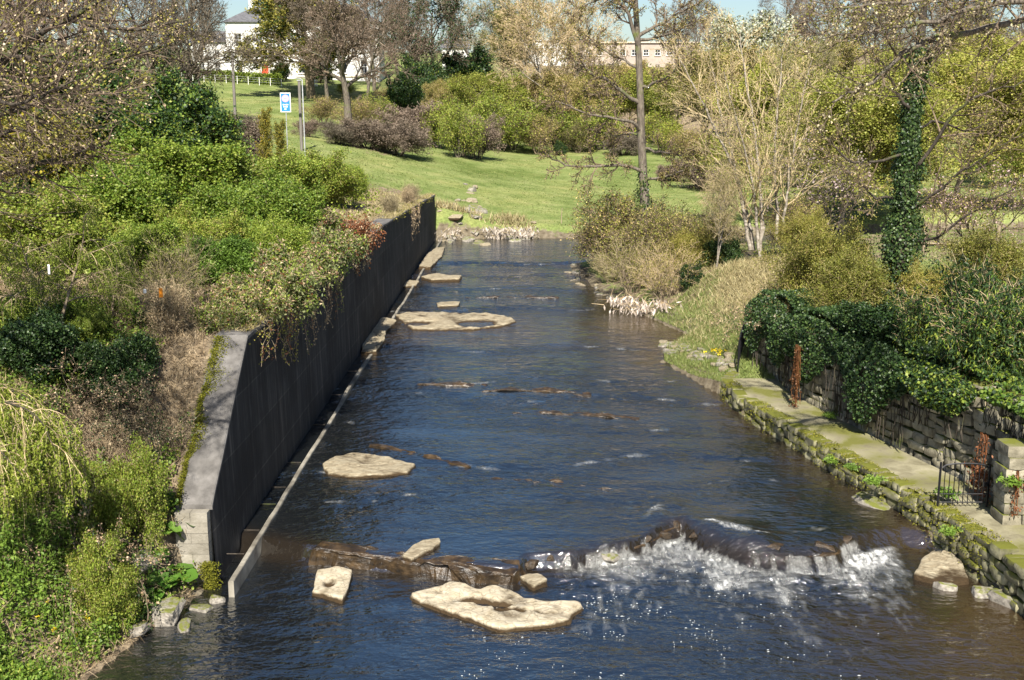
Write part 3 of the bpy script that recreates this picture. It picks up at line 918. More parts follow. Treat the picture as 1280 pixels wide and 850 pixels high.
slab('rock_slab', px_out([(503, 692), (515, 682), (530, 675), (549, 673), (551, 678), (535, 687), (515, 698)], .41), .41, .5, M_['rock_tan'],
     'narrow tan rock lying like a plank across the weir ledge', 'rock', 31, .03)
slab('rock_slab', px_out([(650, 720), (660, 716), (674, 717), (686, 724), (668, 731)], .13), .13, .35, M_['rock_tan'],
     'small tan rock at the right end of the brown ledge, below the weir', 'rock', 37, .04)
slab('rock_slab', px_out([(533, 708), (550, 706), (562, 711), (548, 718), (535, 716)], .1), .1, .35, M_['rock_tan'],
     'small damp rock at the foot of the brown ledge', 'rock', 41, .04)
slab('rock_slab', px_out([(1143, 716), (1152, 700), (1170, 690), (1190, 693), (1203, 704), (1213, 722), (1180, 724)], .16), .17, .6, M_['rock_tan'],
     'broad brown-grey rock sloping into the pool at the foot of the mossy wall', 'rock', 43, .06, tilt=(.0, .09))

# brown ledge that makes the weir
pts = []
for px, py in [(392, 687), (440, 693), (480, 698), (520, 703), (560, 707), (600, 711), (640, 714), (652, 710), (650, 701), (600, 697), (540, 692), (470, 684), (400, 678)]:
    pts.append(on_z(px, py, .33))
slab('rock_ledge', pts, .325, .7, M_['rock_wet'], 'straight wet brown rock ledge at the left half of the weir', 'rock ledge', 47, .13, smooth_=False, side=.16)
pts = [on_z(px, py, .30) for px, py in [(650, 694), (700, 692), (760, 683), (805, 675), (834, 660), (850, 655), (850, 645), (800, 662), (700, 680), (650, 685)]]
slab('rock_ledge', pts, .21, .7, M_['rock_wet'], 'curved dark rock ledge with white water pouring over it', 'rock ledge', 53, .05)
pts = [on_z(px, py, .30) for px, py in [(855, 655), (885, 670), (925, 683), (970, 689), (1010, 691), (1046, 687), (1060, 674), (1040, 660), (960, 650), (890, 648)]]
slab('rock_ledge', pts, .22, .7, M_['rock_wet'], 'rounded boulder under the water between the two white cascades', 'rock ledge', 59, .07)
for k, (line, lab) in enumerate([([(460, 558), (490, 563), (520, 569), (555, 576), (590, 583), (588, 580), (550, 571), (500, 561), (462, 554)], 'short rock ledge behind the tan flat-topped rock, edged with white water'),
                                 ([(575, 598), (600, 604), (650, 604), (700, 606), (745, 611), (785, 613), (780, 609), (720, 601), (640, 599), (585, 594)], 'long thin dark rock ledge across the water above the weir'),
                                 ([(600, 489), (640, 484), (690, 486), (740, 491), (738, 494), (690, 490), (640, 488)], 'low dark rock ledge breaking the smooth water left of the lone mid-river stone'),
                                 ([(520, 480), (560, 478), (610, 480), (608, 483), (560, 482)], 'low dark rock ledge nearer the dark wall, level with the lone mid-river stone'),
                                 ([(640, 516), (690, 513), (750, 516), (800, 522), (798, 525), (745, 520), (690, 517)], 'faint dark rock ledge just downstream of the lone mid-river stone'),
                                 ([(580, 372), (640, 369), (700, 371), (698, 373), (640, 372)], 'thin dark rock ledge across the water beyond the wide tan shelf')]):
    z0 = float(water_z(*[np.array([v]) for v in on_z(*line[2], .4)[:2]])[0]) + (.012 if k > 1 else .0 if k else .01)
    slab('rock_ledge', [on_z(a, b, z0) for a, b in line], z0, .5, M_['rock_wet'], lab, 'rock ledge', 61 + k, .10, smooth_=False)

RK = [rock_mesh('rock', s, M_['rock_grey'], .55, .3, f) for s, f in ((1, .6), (2, .75), (3, .5), (4, .85))]
RKP = [rock_mesh('rock', s + 10, M_['rock_tan'], .5, .3, f) for s, f in ((1, .5), (2, .6), (3, .4))]
R = np.random.default_rng(11)
def rock_at(p, s, label, group=None, pale=False, sink=.3, mat=None, name='rock', flat=1.0):
    me_ = (RKP if pale else RK)[int(R.integers(3))]
    o = link(name, me_, None, (p[0], p[1], p[2] - s * .1 + s * (.3 - sink)))
    o.scale = (s * R.uniform(.8, 1.3), s * R.uniform(.7, 1.1), s * R.uniform(.8, 1.1) * flat)
    o.rotation_euler = (R.uniform(-.2, .2), R.uniform(-.2, .2), R.uniform(0, 6.28))
    return tag(o, label, 'rock' if s > .22 else 'stone', group)
RKW = [rock_mesh('rock', s + 30, M_['rock_wet'], .5, .35, f) for s, f in ((1, .6), (2, .75), (3, .5))]
for k, (px, py, s) in enumerate([(664, 703, .2), (684, 700, .17), (712, 695, .2), (742, 691, .18), (775, 684, .2), (800, 678, .22), (822, 668, .24), (838, 660, .26), (872, 671, .2), (908, 683, .24), (940, 688, .28), (972, 691, .3), (1003, 693, .3), (1030, 690, .28), (1052, 680, .2), (1098, 664, .18)]):
    p_ = on_z(px, py, .12)
    o = link('rock', RKW[k % 3], None, (p_[0], p_[1] - .06, .12 + .05 * (k % 3)))
    o.scale = (s * R.uniform(1.0, 1.6), s * R.uniform(.6, .9), s * R.uniform(.75, 1.05)); o.rotation_euler = (R.uniform(-.3, .3), R.uniform(-.3, .3), R.uniform(-.5, .5))
    tag(o, 'dark wet rock under the falling water along the weir', 'rock', 'dark wet rocks along the weir fall')
rock_at(on_z(1090, 630, .3), .48, 'rounded mossy boulder at the foot of the riverside wall beside the cascade')
rock_at(on_z(787, 487, .42), .2, 'lone dark stone breaking the smooth water in mid river')
rock_at(on_z(762, 696, .06), .27, 'dark wet stone in the foam, left end of the white water')
rock_at(on_z(722, 700, .03), .2, 'small dark stone where the white water starts')
rock_at(on_z(1262, 748, .1), .38, 'grey stone at the water line under the mossy wall, right corner of the pool')
rock_at(on_z(1232, 742, .02), .3, 'half sunken grey stone beside the corner of the mossy wall')
rock_at(on_z(1180, 735, .0), .26, 'low flat stone awash in front of the broad grey rock')
rock_at(on_z(605, 770, .02), .01 + .2, 'small brown stone under the front edge of the largest cream rock', pale=True)
# ================================================================ riverside path, walls and ironwork on the right
def edge_pts(y0, y1, off, n):
    ys_ = np.linspace(y0, y1, n)
    return np.stack([right_edge(ys_) + off, ys_], -1)

g = Geo()
ys3 = np.linspace(12, PATH_END + .3, 90)
cols_ = np.linspace(.3, 1.95, 9)
rows = []
for c in cols_:
    xx = right_edge(ys3) + c
    pp = np.stack([xx, ys3, xx * 0], -1)
    rows.append(np.stack([xx, ys3, PATH_Z + .02 * fbm(pp, .9, 3, 3) + .01 * fbm(pp, 3, 2, 4)], -1))
g.add(np.concatenate(rows), grid_faces(len(ys3), len(cols_))[:, ::-1])
kind(link('path', g.mesh('path', M_['flag'], True)), 'structure')

def rubble(g, line, z0, ztopf, sw, sh, depth, rng, flat_face=.75, mi=0, skip=None):
    """courses of rough stones along a line, facing the river (towards -x)"""
    n_ = 3
    V0, F0 = cube_sphere(n_)
    nr = V0 / np.linalg.norm(V0, axis=1)[:, None]
    V0 = V0 * flat_face * .9 + nr * (1 - flat_face) * 1.05
    L = np.concatenate([[0], np.cumsum(np.hypot(*np.diff(line, axis=0).T))])
    z = z0
    while True:
        h = sh * rng.uniform(.7, 1.35)
        s = -rng.uniform(0, sw)
        done = True
        while s < L[-1]:
            w = sw * rng.choice([.45, .7, 1.0, 1.3, 1.9]) * rng.uniform(.85, 1.15)
            m_ = min(max(s + w / 2, 0), L[-1] - 1e-3)
            x_, y_ = np.interp(m_, L, line[:, 0]), np.interp(m_, L, line[:, 1])
            zt = ztopf(y_)
            if z < zt - .05:
                done = False
                i = min(np.searchsorted(L, m_, side='right') - 1, len(line) - 2)
                t = line[i + 1] - line[i]; t = t / np.hypot(*t)
                nrm = np.array([-t[1], t[0]])           # towards the river
                hh = min(h * rng.uniform(.88, 1.25), zt - z + .06)
                zj = rng.uniform(-.05, .05) * sh / .3
                jit = 1 + .2 * vnoise(V0 + rng.uniform(0, 99, 3), 1.1, 3)[:, None]
                Vs = V0 * jit
                d_ = depth * rng.uniform(.85, 1.3)
                P = (Vs[:, 0:1] * w * .5) * np.append(t, 0) + (Vs[:, 1:2] * d_ * .5) * np.append(nrm, 0) + Vs[:, 2:3] * hh * .5 * np.array([0, 0, 1])
                if skip is None or not skip(y_, z):
                    g.add(P + np.array([x_ - nrm[0] * depth * .3, y_ - nrm[1] * depth * .3, z + hh / 2 + zj]), F0, mi)
            s += w * .97
        z += h * .96
        if done or z > 20:
            break

def core_strip(g, line, off, thick, z0, zf, mi=0):
    t = np.gradient(line, axis=0); t /= np.hypot(t[:, 0], t[:, 1])[:, None]
    nb = np.stack([t[:, 1], -t[:, 0]], -1)
    A, B = line + nb * off, line + nb * (off + thick)
    zt = np.array([zf(y_) for y_ in line[:, 1]])
    n_ = len(line)
    rows = [np.column_stack([A, np.full(n_, z0)]), np.column_stack([A, zt]), np.column_stack([B, zt]), np.column_stack([B, np.full(n_, z0)])]
    g.add(np.concatenate(rows), grid_faces(n_, 4), mi)
    g.add([r_[0] for r_ in rows], [[0, 1, 2, 3]], mi)
    g.add([r_[-1] for r_ in rows], [[3, 2, 1, 0]], mi)

R = np.random.default_rng(21)
low = empty('riverside_wall', (right_edge(24.), 24, 0), 'low moss-covered stone wall holding up the riverside path', 'wall')
lo = np.array(low.location)
line = edge_pts(12.5, PATH_END + .2, 0.0, 60)
# rounded end at the railing
line = np.vstack([line, [[7.05, 37.0], [7.3, 37.5], [7.8, 37.9]]])
g = Geo()
core_strip(g, line, .22, .2, -.8, lambda y_: PATH_Z - .06)
g.V = [v - lo for v in g.V]
link('mortar_core', g.mesh('mortar_core', M_['mortar']), low)
g = Geo()
rubble(g, line + np.array([.16, 0]), -.5, lambda y_: PATH_Z + .03, .34, .2, .46, R, .58)
g.V = [v - lo for v in g.V]
link('stones', g.mesh('stones', M_['mossy_rubble'], True), low)
g = Geo()
n = 14000
s_ = R.uniform(0, len(line) - 4.01, n)
bx, by = np.interp(s_, np.arange(len(line)), line[:, 0]), np.interp(s_, np.arange(len(line)), line[:, 1])
patch = fbm(np.stack([bx, by, bx * 0], -1), .9, 3, 14)
top = R.random(n) < .6
mx = bx + np.where(top, R.uniform(.0, .55, n), -.03 - R.uniform(0, .05, n))
mz = np.where(top, PATH_Z + .05, PATH_Z - np.abs(R.normal(size=n)) * .4)
ok = (patch > -.02) & (mz > .1)
g.leaves(np.stack([mx, by, mz], -1)[ok] - lo, .032, R, up=.9, width=.5)
link('moss', g.mesh('moss', M_['moss']), low)

big = empty('boundary_wall', (right_edge(26.) + 1.9, 26, PATH_Z), 'high rough stone wall behind the riverside path, half hidden by ivy', 'wall')
bo = np.array(big.location)
bline = edge_pts(14, 38.0, 1.9, 60)
btop = lambda y_: float(np.interp(y_, [14, 22, 23.2, 25, 38.5], [3.2, 3.2, 3.35, 3.35, 3.0]))
g = Geo()
core_strip(g, bline, .27, .35, .3, lambda y_: btop(y_) - .1)
g.V = [v - bo for v in g.V]
link('mortar_core', g.mesh('mortar_core', M_['mortar']), big)
g = Geo()
rubble(g, bline + np.array([.2, 0]), PATH_Z - .15, btop, .44, .29, .5, R, .68)
g.V = [v - bo for v in g.V]
link('stones', g.mesh('stones', M_['rubble'], True), big)
# gate pier standing forward of the wall
g = Geo()
py0 = 23.55
for k in range(7):
    h = .26
    for q in range(2):
        c = (10.98 + q * .42 + R.uniform(-.03, .03), py0 + R.uniform(-.03, .03), PATH_Z + .1 + k * h)
        V0, F0 = cube_sphere(2)
        V0 = V0 * .68 + V0 / np.linalg.norm(V0, axis=1)[:, None] * .28
        V0 = V0 * (1 + .12 * vnoise(V0 + R.uniform(0, 50, 3), 1.2, 4)[:, None])
        g.add(V0 * np.array([.24, .36, .145]) + np.array(c) - bo, F0)
link('pier', g.mesh('pier', M_['rubble'], True), big)
for s_, (px, py, z) in enumerate([(1178, 520, 2.9), (1262, 536, 3.36)]):
    pass
slab('coping_stone', [(11.15, 21.2), (12.3, 21.2), (12.3, 23.4), (11.2, 23.5)], 3.5, .16, M_['flag'], 'pale flat coping stone on top of the high stone wall, under the iron railing', 'coping stone', 71, .02)

def railing(name, pts, height, spacing, label, cat, top_r=.022, rails=(.12,), post_every=6):
    """posts, bars and rails along 3d base points"""
    pts = np.asarray(pts, float)
    root = empty(name, tuple(pts[0]), label, cat)
    o = pts[0]
    L = np.concatenate([[0], np.cumsum(np.linalg.norm(np.diff(pts, axis=0), axis=1))])
    S = np.arange(0, L[-1] + .01, spacing)
    B = np.stack([np.interp(S, L, pts[:, k]) for k in range(3)], -1) - o
    Hh = np.interp(S, L, height) if not np.isscalar(height) else np.full(len(S), height)
    gb, gp = Geo(), Geo()
    for i, (b, h) in enumerate(zip(B, Hh)):
        if i % post_every == 0 or i == len(S) - 1:
            pg = Geo(); pg.path([b - [0, 0, .15], b + [0, 0, h * .5], b + [0, 0, h + .03]], .024, 4)
            link('post', pg.mesh('post', M_['iron']), root)
        else:
            gb.path([b + [0, 0, rails[0]], b + [0, 0, h]], .0105, 4)
    link('bars', gb.mesh('bars', M_['iron']), root)
    gr_ = Geo(); gr_.path(B + np.stack([Hh * 0, Hh * 0, Hh], -1), top_r, 4)
    link('top_rail', gr_.mesh('top_rail', M_['iron']), root)
    for rz in rails:
        gr_ = Geo(); gr_.path(B + np.array([0, 0, rz]), .016, 4)
        link('bottom_rail', gr_.mesh('bottom_rail', M_['iron']), root)
    return root

railing('iron_railing', [(7.75, 37.4, .95), (7.95, 38.2, 1.0), (8.3, 39.3, 1.25), (8.75, 40.6, 1.6)], 1.12, .16,
        'dark iron railing climbing beside the end of the riverside path, below the ivy', 'railing')
railing('iron_railing', [(11.3, 21.0, 3.52), (11.35, 22.2, 3.52), (11.5, 23.3, 3.52), (12.6, 23.9, 3.45)], 1.0, .16,
        'dark iron railing on top of the high stone wall, above the gate', 'railing')
# iron gate across the path
gate = empty('iron_gate', (9.76, 24.35, PATH_Z), 'small black iron gate of thin bars standing across the riverside path', 'gate')
GW, GH = 1.12, 1.02
g = Geo()
g.path([(0, 0, -.05), (0, 0, .5), (0, 0, GH + .06)], .026, 4)
link('gate_post', g.mesh('gate_post', M_['iron']), gate)
g = Geo()
g.path([(GW, 0, -.05), (GW, 0, .5), (GW, 0, GH)], .026, 4)
link('gate_post', g.mesh('gate_post', M_['iron']), gate)
g = Geo()
top = [(.03, 0, GH - .08), (.12, 0, GH - .01), (.3, 0, GH + .02), (.56, 0, GH + .03), (.82, 0, GH + .02), (1.0, 0, GH - .01), (GW - .03, 0, GH - .08)]
g.path(top, .02, 4)
link('top_rail', g.mesh('top_rail', M_['iron']), gate)
for hz, hr in ((.12, .016), (.32, .012)):
    g = Geo(); g.path([(.03, 0, hz), (.5, 0, hz), (GW - .03, 0, hz)], hr, 4)
    link('rail', g.mesh('rail', M_['iron']), gate)
g = Geo()
for k in range(1, 10):
    x_ = k * GW / 10
    g.path([(x_, 0, .06), (x_, 0, np.interp(x_, [p[0] for p in top], [p[2] for p in top]))], .0105, 4)
link('bars', g.mesh('bars', M_['iron']), gate)
g = Geo(); g.box((GW - .08, 0, .55), (.1, .05, .1)); link('latch', g.mesh('latch', M_['iron']), gate)

# ================================================================ buildings on the hill
def facade(xs, zs, holes, y=0.0, reveal=.16):
    """front wall (facing -y) made of cells, leaving window and door openings with their reveals"""
    g_ = Geo()
    X_ = sorted(set(xs)); Z_ = sorted(set(zs))
    for i in range(len(X_) - 1):
        for j in range(len(Z_) - 1):
            cx_, cz_ = (X_[i] + X_[i + 1]) / 2, (Z_[j] + Z_[j + 1]) / 2
            if any(h[0] < cx_ < h[2] and h[1] < cz_ < h[3] for h in holes):
                continue
            g_.add([(X_[i], y, Z_[j]), (X_[i + 1], y, Z_[j]), (X_[i + 1], y, Z_[j + 1]), (X_[i], y, Z_[j + 1])], [[0, 1, 2, 3]])
    for x0, z0, x1, z1 in holes:
        a, b = y, y + reveal
        g_.add([(x0, a, z0), (x0, b, z0), (x0, b, z1), (x0, a, z1)], [[0, 1, 2, 3]])
        g_.add([(x1, a, z0), (x1, b, z0), (x1, b, z1), (x1, a, z1)], [[3, 2, 1, 0]])
        g_.add([(x0, a, z1), (x1, a, z1), (x1, b, z1), (x0, b, z1)], [[0, 1, 2, 3]])
        g_.add([(x0, a, z0), (x1, a, z0), (x1, b, z0), (x0, b, z0)], [[3, 2, 1, 0]])
    return g_

def house(name, loc, w, h, depth, wins, doors, wallm, label, roof='hip', roofm='slate', roof_h=3.0, chimneys=(), rz=0.0, course=None, cat='house', trim='stone_trim'):
    root = empty(name, loc, label, cat, None, rz)
    holes = list(wins) + list(doors)
    xs = [0, w] + [v for q in holes for v in (q[0], q[2])]
    zs = [-2.5, h] + [v for q in holes for v in (q[1], q[3])]
    g_ = facade(xs, zs, holes)
    g_.add([(0, 0, -2.5), (0, depth, -2.5), (0, depth, h), (0, 0, h)], [[3, 2, 1, 0]])
    g_.add([(w, 0, -2.5), (w, depth, -2.5), (w, depth, h), (w, 0, h)], [[0, 1, 2, 3]])
    g_.add([(0, depth, -2.5), (w, depth, -2.5), (w, depth, h), (0, depth, h)], [[3, 2, 1, 0]])
    link('wall', g_.mesh('wall', M_[wallm]), root)
    for x0, z0, x1, z1 in wins:
        gf = Geo()
        yf = .09
        t = .07
        for c, s in (((x0 + t / 2, yf, (z0 + z1) / 2), (t, .06, z1 - z0)), ((x1 - t / 2, yf, (z0 + z1) / 2), (t, .06, z1 - z0)),
                     (((x0 + x1) / 2, yf, z0 + t / 2), (x1 - x0 - 2 * t, .06, t)), (((x0 + x1) / 2, yf, z1 - t / 2), (x1 - x0 - 2 * t, .06, t)),
                     (((x0 + x1) / 2, yf, (z0 + z1) / 2), (x1 - x0 - 2 * t, .05, t)), (((x0 + x1) / 2, yf - .01, (z0 + z1) / 2), (.045, .03, z1 - z0 - 2 * t))):
            gf.box(c, s)
        fr = link('window', gf.mesh('window', M_['paint_white']), root)
        gp_ = Geo(); gp_.box(((x0 + x1) / 2, .135, (z0 + z1) / 2), (x1 - x0, .012, z1 - z0))
        link('pane', gp_.mesh('pane', M_['glass_dark']), fr)
        gs = Geo(); gs.box(((x0 + x1) / 2, -.06, z0 - .08), (x1 - x0 + .25, .2, .12))
        link('sill', gs.mesh('sill', M_[trim]), fr)
    for x0, z0, x1, z1 in doors:
        gd = Geo(); gd.box(((x0 + x1) / 2, .12, (z0 + z1) / 2), (x1 - x0, .05, z1 - z0))
        for a in (.3, .7):
            gd.box((x0 + (x1 - x0) * a, .088, z0 + (z1 - z0) * .3), ((x1 - x0) * .28, .012, (z1 - z0) * .35))
            gd.box((x0 + (x1 - x0) * a, .088, z0 + (z1 - z0) * .72), ((x1 - x0) * .28, .012, (z1 - z0) * .35))
        d_ = link('door', gd.mesh('door', M_['paint_red']), root)
        gh = Geo(); gh.box((x1 - .16, .07, z0 + 1.0), (.06, .06, .12)); link('handle', gh.mesh('handle', M_['steel']), d_)
    if course:
        for zc in course:
            gs = Geo(); gs.box((w / 2, -.06, zc), (w + .1, .14, .26)); link('string_course', gs.mesh('string_course', M_[trim]), root)
    gr_ = Geo()
    o = .35
    if roof == 'hip':
        q = min(w, depth) / 2
        gr_.add([(-o, -o, h), (w + o, -o, h), (w + o, depth + o, h), (-o, depth + o, h), (q, depth / 2, h + roof_h), (w - q, depth / 2, h + roof_h)],
                [[0, 1, 5, 4], [2, 3, 4, 5]])
        gr_.add([(w + o, -o, h), (w + o, depth + o, h), (w - q, depth / 2, h + roof_h), (-o, depth + o, h), (-o, -o, h), (q, depth / 2, h + roof_h)], [[0, 1, 2], [3, 4, 5]])
        gr_.box((w / 2, depth / 2, h - .08), (w + 2 * o, depth + 2 * o, .15))
    elif roof == 'gable':
        gr_.add([(-o, -o, h - .1), (w + o, -o, h - .1), (w + o, depth / 2, h + roof_h), (-o, depth / 2, h + roof_h), (w + o, depth + o, h - .1), (-o, depth + o, h - .1)],
                [[0, 1, 2, 3], [3, 2, 4, 5]])
        gr_.add([(0, 0, h - .1), (0, depth, h - .1), (0, depth / 2, h + roof_h - .15), (w, 0, h - .1), (w, depth, h - .1), (w, depth / 2, h + roof_h - .15)], [[1, 0, 2], [3, 4, 5]])
    else:
        gr_.box((w / 2, depth / 2, h + .15), (w + .7, depth + .7, .3))
    rf = link('roof', gr_.mesh('roof', M_[roofm]), root)
    for cx_, cw in chimneys:
        gc = Geo(); gc.box((cx_, depth / 2, h + roof_h * .7 + .9), (cw, .8, roof_h * .6 + 1.8))
        for k in range(3):
            gc.tubes([(cx_ - cw * .3 + k * cw * .3, depth / 2, h + roof_h + 2.1)], [(cx_ - cw * .3 + k * cw * .3, depth / 2, h + roof_h + 2.7)], .16, .13, 8)
        link('chimney', gc.mesh('chimney', M_[wallm]), rf)
    return root

HY = 200
p0, p1 = at_y(285, 96, HY), at_y(352, 96, HY)
W1 = p1[0] - p0[0] + 17
b0 = p0[2] - .3
wins = []
for k in range(7):
    xx = 1.5 + k * 3.6
    if abs(xx - 5.1) > .5:
        wins.append((xx, .9, xx + 1.15, 3.1))
    wins.append((xx, 5.4, xx + 1.15, 7.6))
hs = house('country_house', (p0[0], HY, b0), W1, 9.6, 9, wins, [(5.9, .15, 7.1, 2.75)], 'render_white', 'large white rendered house with a red front door on the hill', chimneys=((4, 1.6), (18, 1.6)), course=(4.45, .35))
# door surround and steps of the big house
g = Geo()
g.box((5.55, -.14, 1.5), (.3, .28, 2.9)); g.box((7.45, -.14, 1.5), (.3, .28, 2.9)); g.box((6.5, -.2, 3.15), (2.6, .45, .38))
link('door_surround', g.mesh('door_surround', M_['stone_trim']), hs)
g = Geo()
g.box((6.5, -.7, -.1), (3.2, 1.3, .3)); g.box((6.5, -1.0, -.35), (4.2, 2.0, .25)); g.box((4, -1.8, -.65), (10, 1.2, .9))
link('steps', g.mesh('steps', M_['stone_trim']), hs)
p2 = at_y(241, 96, HY + 2)
house('house_wing', (p2[0], HY + 2, b0), p0[0] - p2[0] - .15, 6.3, 7, [(1.2, 1.0, 2.2, 2.7), (4.0, 3.6, 4.9, 4.9), (4.0, 1.0, 5.0, 2.7), (1.2, 3.6, 2.1, 4.9)], [], 'render_white', 'lower white wing joined to the left side of the large white house', roof='gable', roof_h=2.0)
p = at_y(553, 84, 232)
house('white_cottage', (p[0], 232, p[2] - 1.5), 5.2, 5.3, 6, [(2.0, 3.4, 3.1, 4.5)], [], 'render_white', 'small white house glimpsed between the dark ivy-clad trees', roof='gable', roof_h=1.6)
p = at_y(455, 88, 215)
house('tile_roofed_shed', (p[0] - 1, 215, p[2] - 1.0), 3.6, 2.0, 5, [(1.0, .7, 1.9, 1.6)], [], 'render_pink', 'small outbuilding with an orange tiled roof right of the large white house', roof='gable', roofm='roof_tile', roof_h=3.0, cat='shed')
p = at_y(640, 92, 255); q = at_y(712, 92, 255)
def rowwins(w, n_, z0, z1, ww=1.2): return [(w / n_ * (k + .5) - ww / 2, z0, w / n_ * (k + .5) + ww / 2, z1) for k in range(n_)]
w_ = q[0] - p[0] - .2
house('white_terrace', (p[0], 255, p[2] - 1), w_, 8.0, 9, rowwins(w_, 5, 1.6, 3.0) + rowwins(w_, 5, 5.2, 6.5), [], 'render_white', 'long white flat-roofed terrace on the skyline behind the alder tree', roof='flat', roofm='render_white')
p = at_y(713, 92, 257); q = at_y(872, 92, 257)
w_ = q[0] - p[0]
house('pink_terrace', (p[0], 257, p[2] - 1), w_, 7.6, 9, rowwins(w_, 11, 1.6, 3.0) + rowwins(w_, 11, 4.9, 6.2), [], 'render_pink', 'long pinkish flat-roofed terrace on the skyline, right of the white terrace', roof='flat', roofm='stone_trim')
p = at_y(1010, 92, 262)
house('pale_house', (p[0], 262, p[2] - 1.5), 9, 6.5, 8, rowwins(9, 3, 1.4, 2.8) + rowwins(9, 3, 4.0, 5.3), [], 'render_pink', 'pale house mostly hidden in the trees behind the white blossom', roof='gable', roof_h=2.5)

# ================================================================ poles, sign and fence on the hillside
def X_of(px, Y): return (px - 640) / FPX * Y * 1.0

def ground_pt(px, Y, dz=0.0):
    x_ = at_y(px, 130, Y)[0]
    return (x_, Y, gz(x_, Y) + dz)

b = ground_pt(293, 92)
zt = at_y(293, 68, 92)[2]
r_ = empty('wooden_pole', b, 'plain grey wooden pole standing alone among the small conifers', 'pole')
g = Geo(); g.path([(0, 0, -.4), (0.02, 0, (zt - b[2]) * .5), (0.03, 0, zt - b[2])], [.13, .12, .10], 10); link('shaft', g.mesh('shaft', M_['wood_pole'], True), r_)
g = Geo(); g.tubes([(.03, 0, zt - b[2])], [(.03, 0, zt - b[2] + .12)], .12, .03, 10); link('cap', g.mesh('cap', M_['steel']), r_)

b = ground_pt(375, 96)
zt = at_y(375, 101, 96)[2]
r_ = empty('wooden_pole', b, 'dark wooden pole close beside the thin white lamp post', 'pole')
g = Geo(); g.path([(0, 0, -.4), (0, 0, (zt - b[2]) * .5), (0, 0, zt - b[2])], [.14, .13, .12], 10); link('shaft', g.mesh('shaft', M_['wood_pole'], True), r_)
g = Geo(); g.box((0, 0, zt - b[2] + .04), (.34, .3, .08)); link('cap', g.mesh('cap', M_['steel']), r_)
b = ground_pt(379, 93)
zt = at_y(378, 98, 93)[2] - b[2]
r_ = empty('street_lamp', b, 'thin white street lamp with a short arm and flat lantern', 'street lamp')
g = Geo(); g.path([(0, 0, -.3), (0, 0, zt * .5), (-.02, 0, zt - .1), (-.2, 0, zt), (-.6, 0, zt + .03)], [.055, .05, .045, .04, .035], 8); link('post', g.mesh('post', M_['steel'], True), r_)
g = Geo()
g.path([(-.5, 0, zt + .03), (-.7, 0, zt + .04), (-.95, 0, zt + .04), (-1.2, 0, zt + .02)], [.06, .13, .12, .05], 8)
link('lantern', g.mesh('lantern', M_['paint_white'], True), r_)

b = ground_pt(357, 88)
zc = at_y(357, 128, 88)[2] - b[2]
r_ = empty('road_sign', b, 'blue and white rectangular sign with a round pink emblem on a thin post', 'sign')
g = Geo(); g.path([(0, .05, -.3), (0, .05, zc * .5), (0, .05, zc + .5)], .035, 8); link('post', g.mesh('post', M_['steel'], True), r_)
sw_, sh_ = .80, 1.46
g = Geo(); g.box((0, 0, zc), (sw_, .03, sh_)); pl = link('sign_plate', g.mesh('sign_plate', M_['sign_blue']), r_)
g = Geo()
t = .06
for c, s in (((0, -.018, zc + sh_ / 2 - t / 2), (sw_, .008, t)), ((0, -.018, zc - sh_ / 2 + t / 2), (sw_, .008, t)), ((-sw_ / 2 + t / 2, -.018, zc), (t, .008, sh_ - 2 * t)), ((sw_ / 2 - t / 2, -.018, zc), (t, .008, sh_ - 2 * t))):
    g.box(c, s)
for k, (w_, z_) in enumerate([(.46, -.17), (.38, -.33), (.24, -.50)]):   # three short rows of lettering, too far off to read
    for q in range(int(w_ / .09)):
        g.box((-w_ / 2 + .045 + q * .09, -.018, zc + z_), (.055, .008, .09 if (q + k) % 3 else .12))
link('border', g.mesh('border', M_['paint_white']), pl)
g = Geo()
a = np.linspace(0, 2 * pi, 25)[:-1]
V = [(0, -.020, zc + .30)] + [(.28 * cos(q), -.020, zc + .30 + .28 * sin(q)) for q in a]
g.add(V, [[0, 1 + k, 1 + (k + 1) % 24] for k in range(24)])
link('roundel', g.mesh('roundel', plain('roundel_pink', (.72, .55, .62), .5)), pl)
g = Geo()
for k in range(24):
    a0, a1 = a[k], a[(k + 1) % 24]
    g.add([(.28 * cos(a0), -.022, zc + .3 + .28 * sin(a0)), (.28 * cos(a1), -.022, zc + .3 + .28 * sin(a1)), (.22 * cos(a1), -.022, zc + .3 + .22 * sin(a1)), (.22 * cos(a0), -.022, zc + .3 + .22 * sin(a0))], [[0, 1, 2, 3]])
g.box((0, -.022, zc + .3), (.26, .006, .1))
link('emblem', g.mesh('emblem', plain('emblem_rose', (.62, .28, .42), .5)), pl)

# post and rail fence in front of the garden hedge
fx0, fx1 = at_y(228, 110, 186)[0], at_y(352, 110, 186)[0]
r_ = empty('garden_fence', (fx0, 186, gz(fx0, 186)), 'thin pale post and wire fence in front of the garden hedge', 'fence')
o = np.array(r_.location)
P_ = [np.array((x_, 186, gz(x_, 186))) for x_ in np.linspace(fx0, fx1, 10)]
for p_ in P_:
    g = Geo(); g.path([p_ - o + [0, 0, -.2], p_ - o + [0, 0, .6], p_ - o + [0, 0, 1.25]], .05, 4); link('post', g.mesh('post', M_['paint_white']), r_)
for hz in (.5, .85, 1.18):
    g = Geo(); g.path([p_ - o + [0, .06, hz] for p_ in P_], .014, 4); link('wire', g.mesh('wire', M_['steel']), r_)
p_ = ground_pt(391, 189)
r_ = empty('picket_gate', p_, 'small white picket gate beside the dark yew bush', 'gate')
for k in range(6):
    g = Geo(); g.box((k * .32 - .8, 0, .55), (.1, .04, 1.2)); link('picket', g.mesh('picket', M_['paint_white']), r_)
g = Geo(); g.box((0, .04, .35), (1.8, .03, .09)); g.box((0, .04, .9), (1.8, .03, .09)); link('rail', g.mesh('rail', M_['paint_white']), r_)

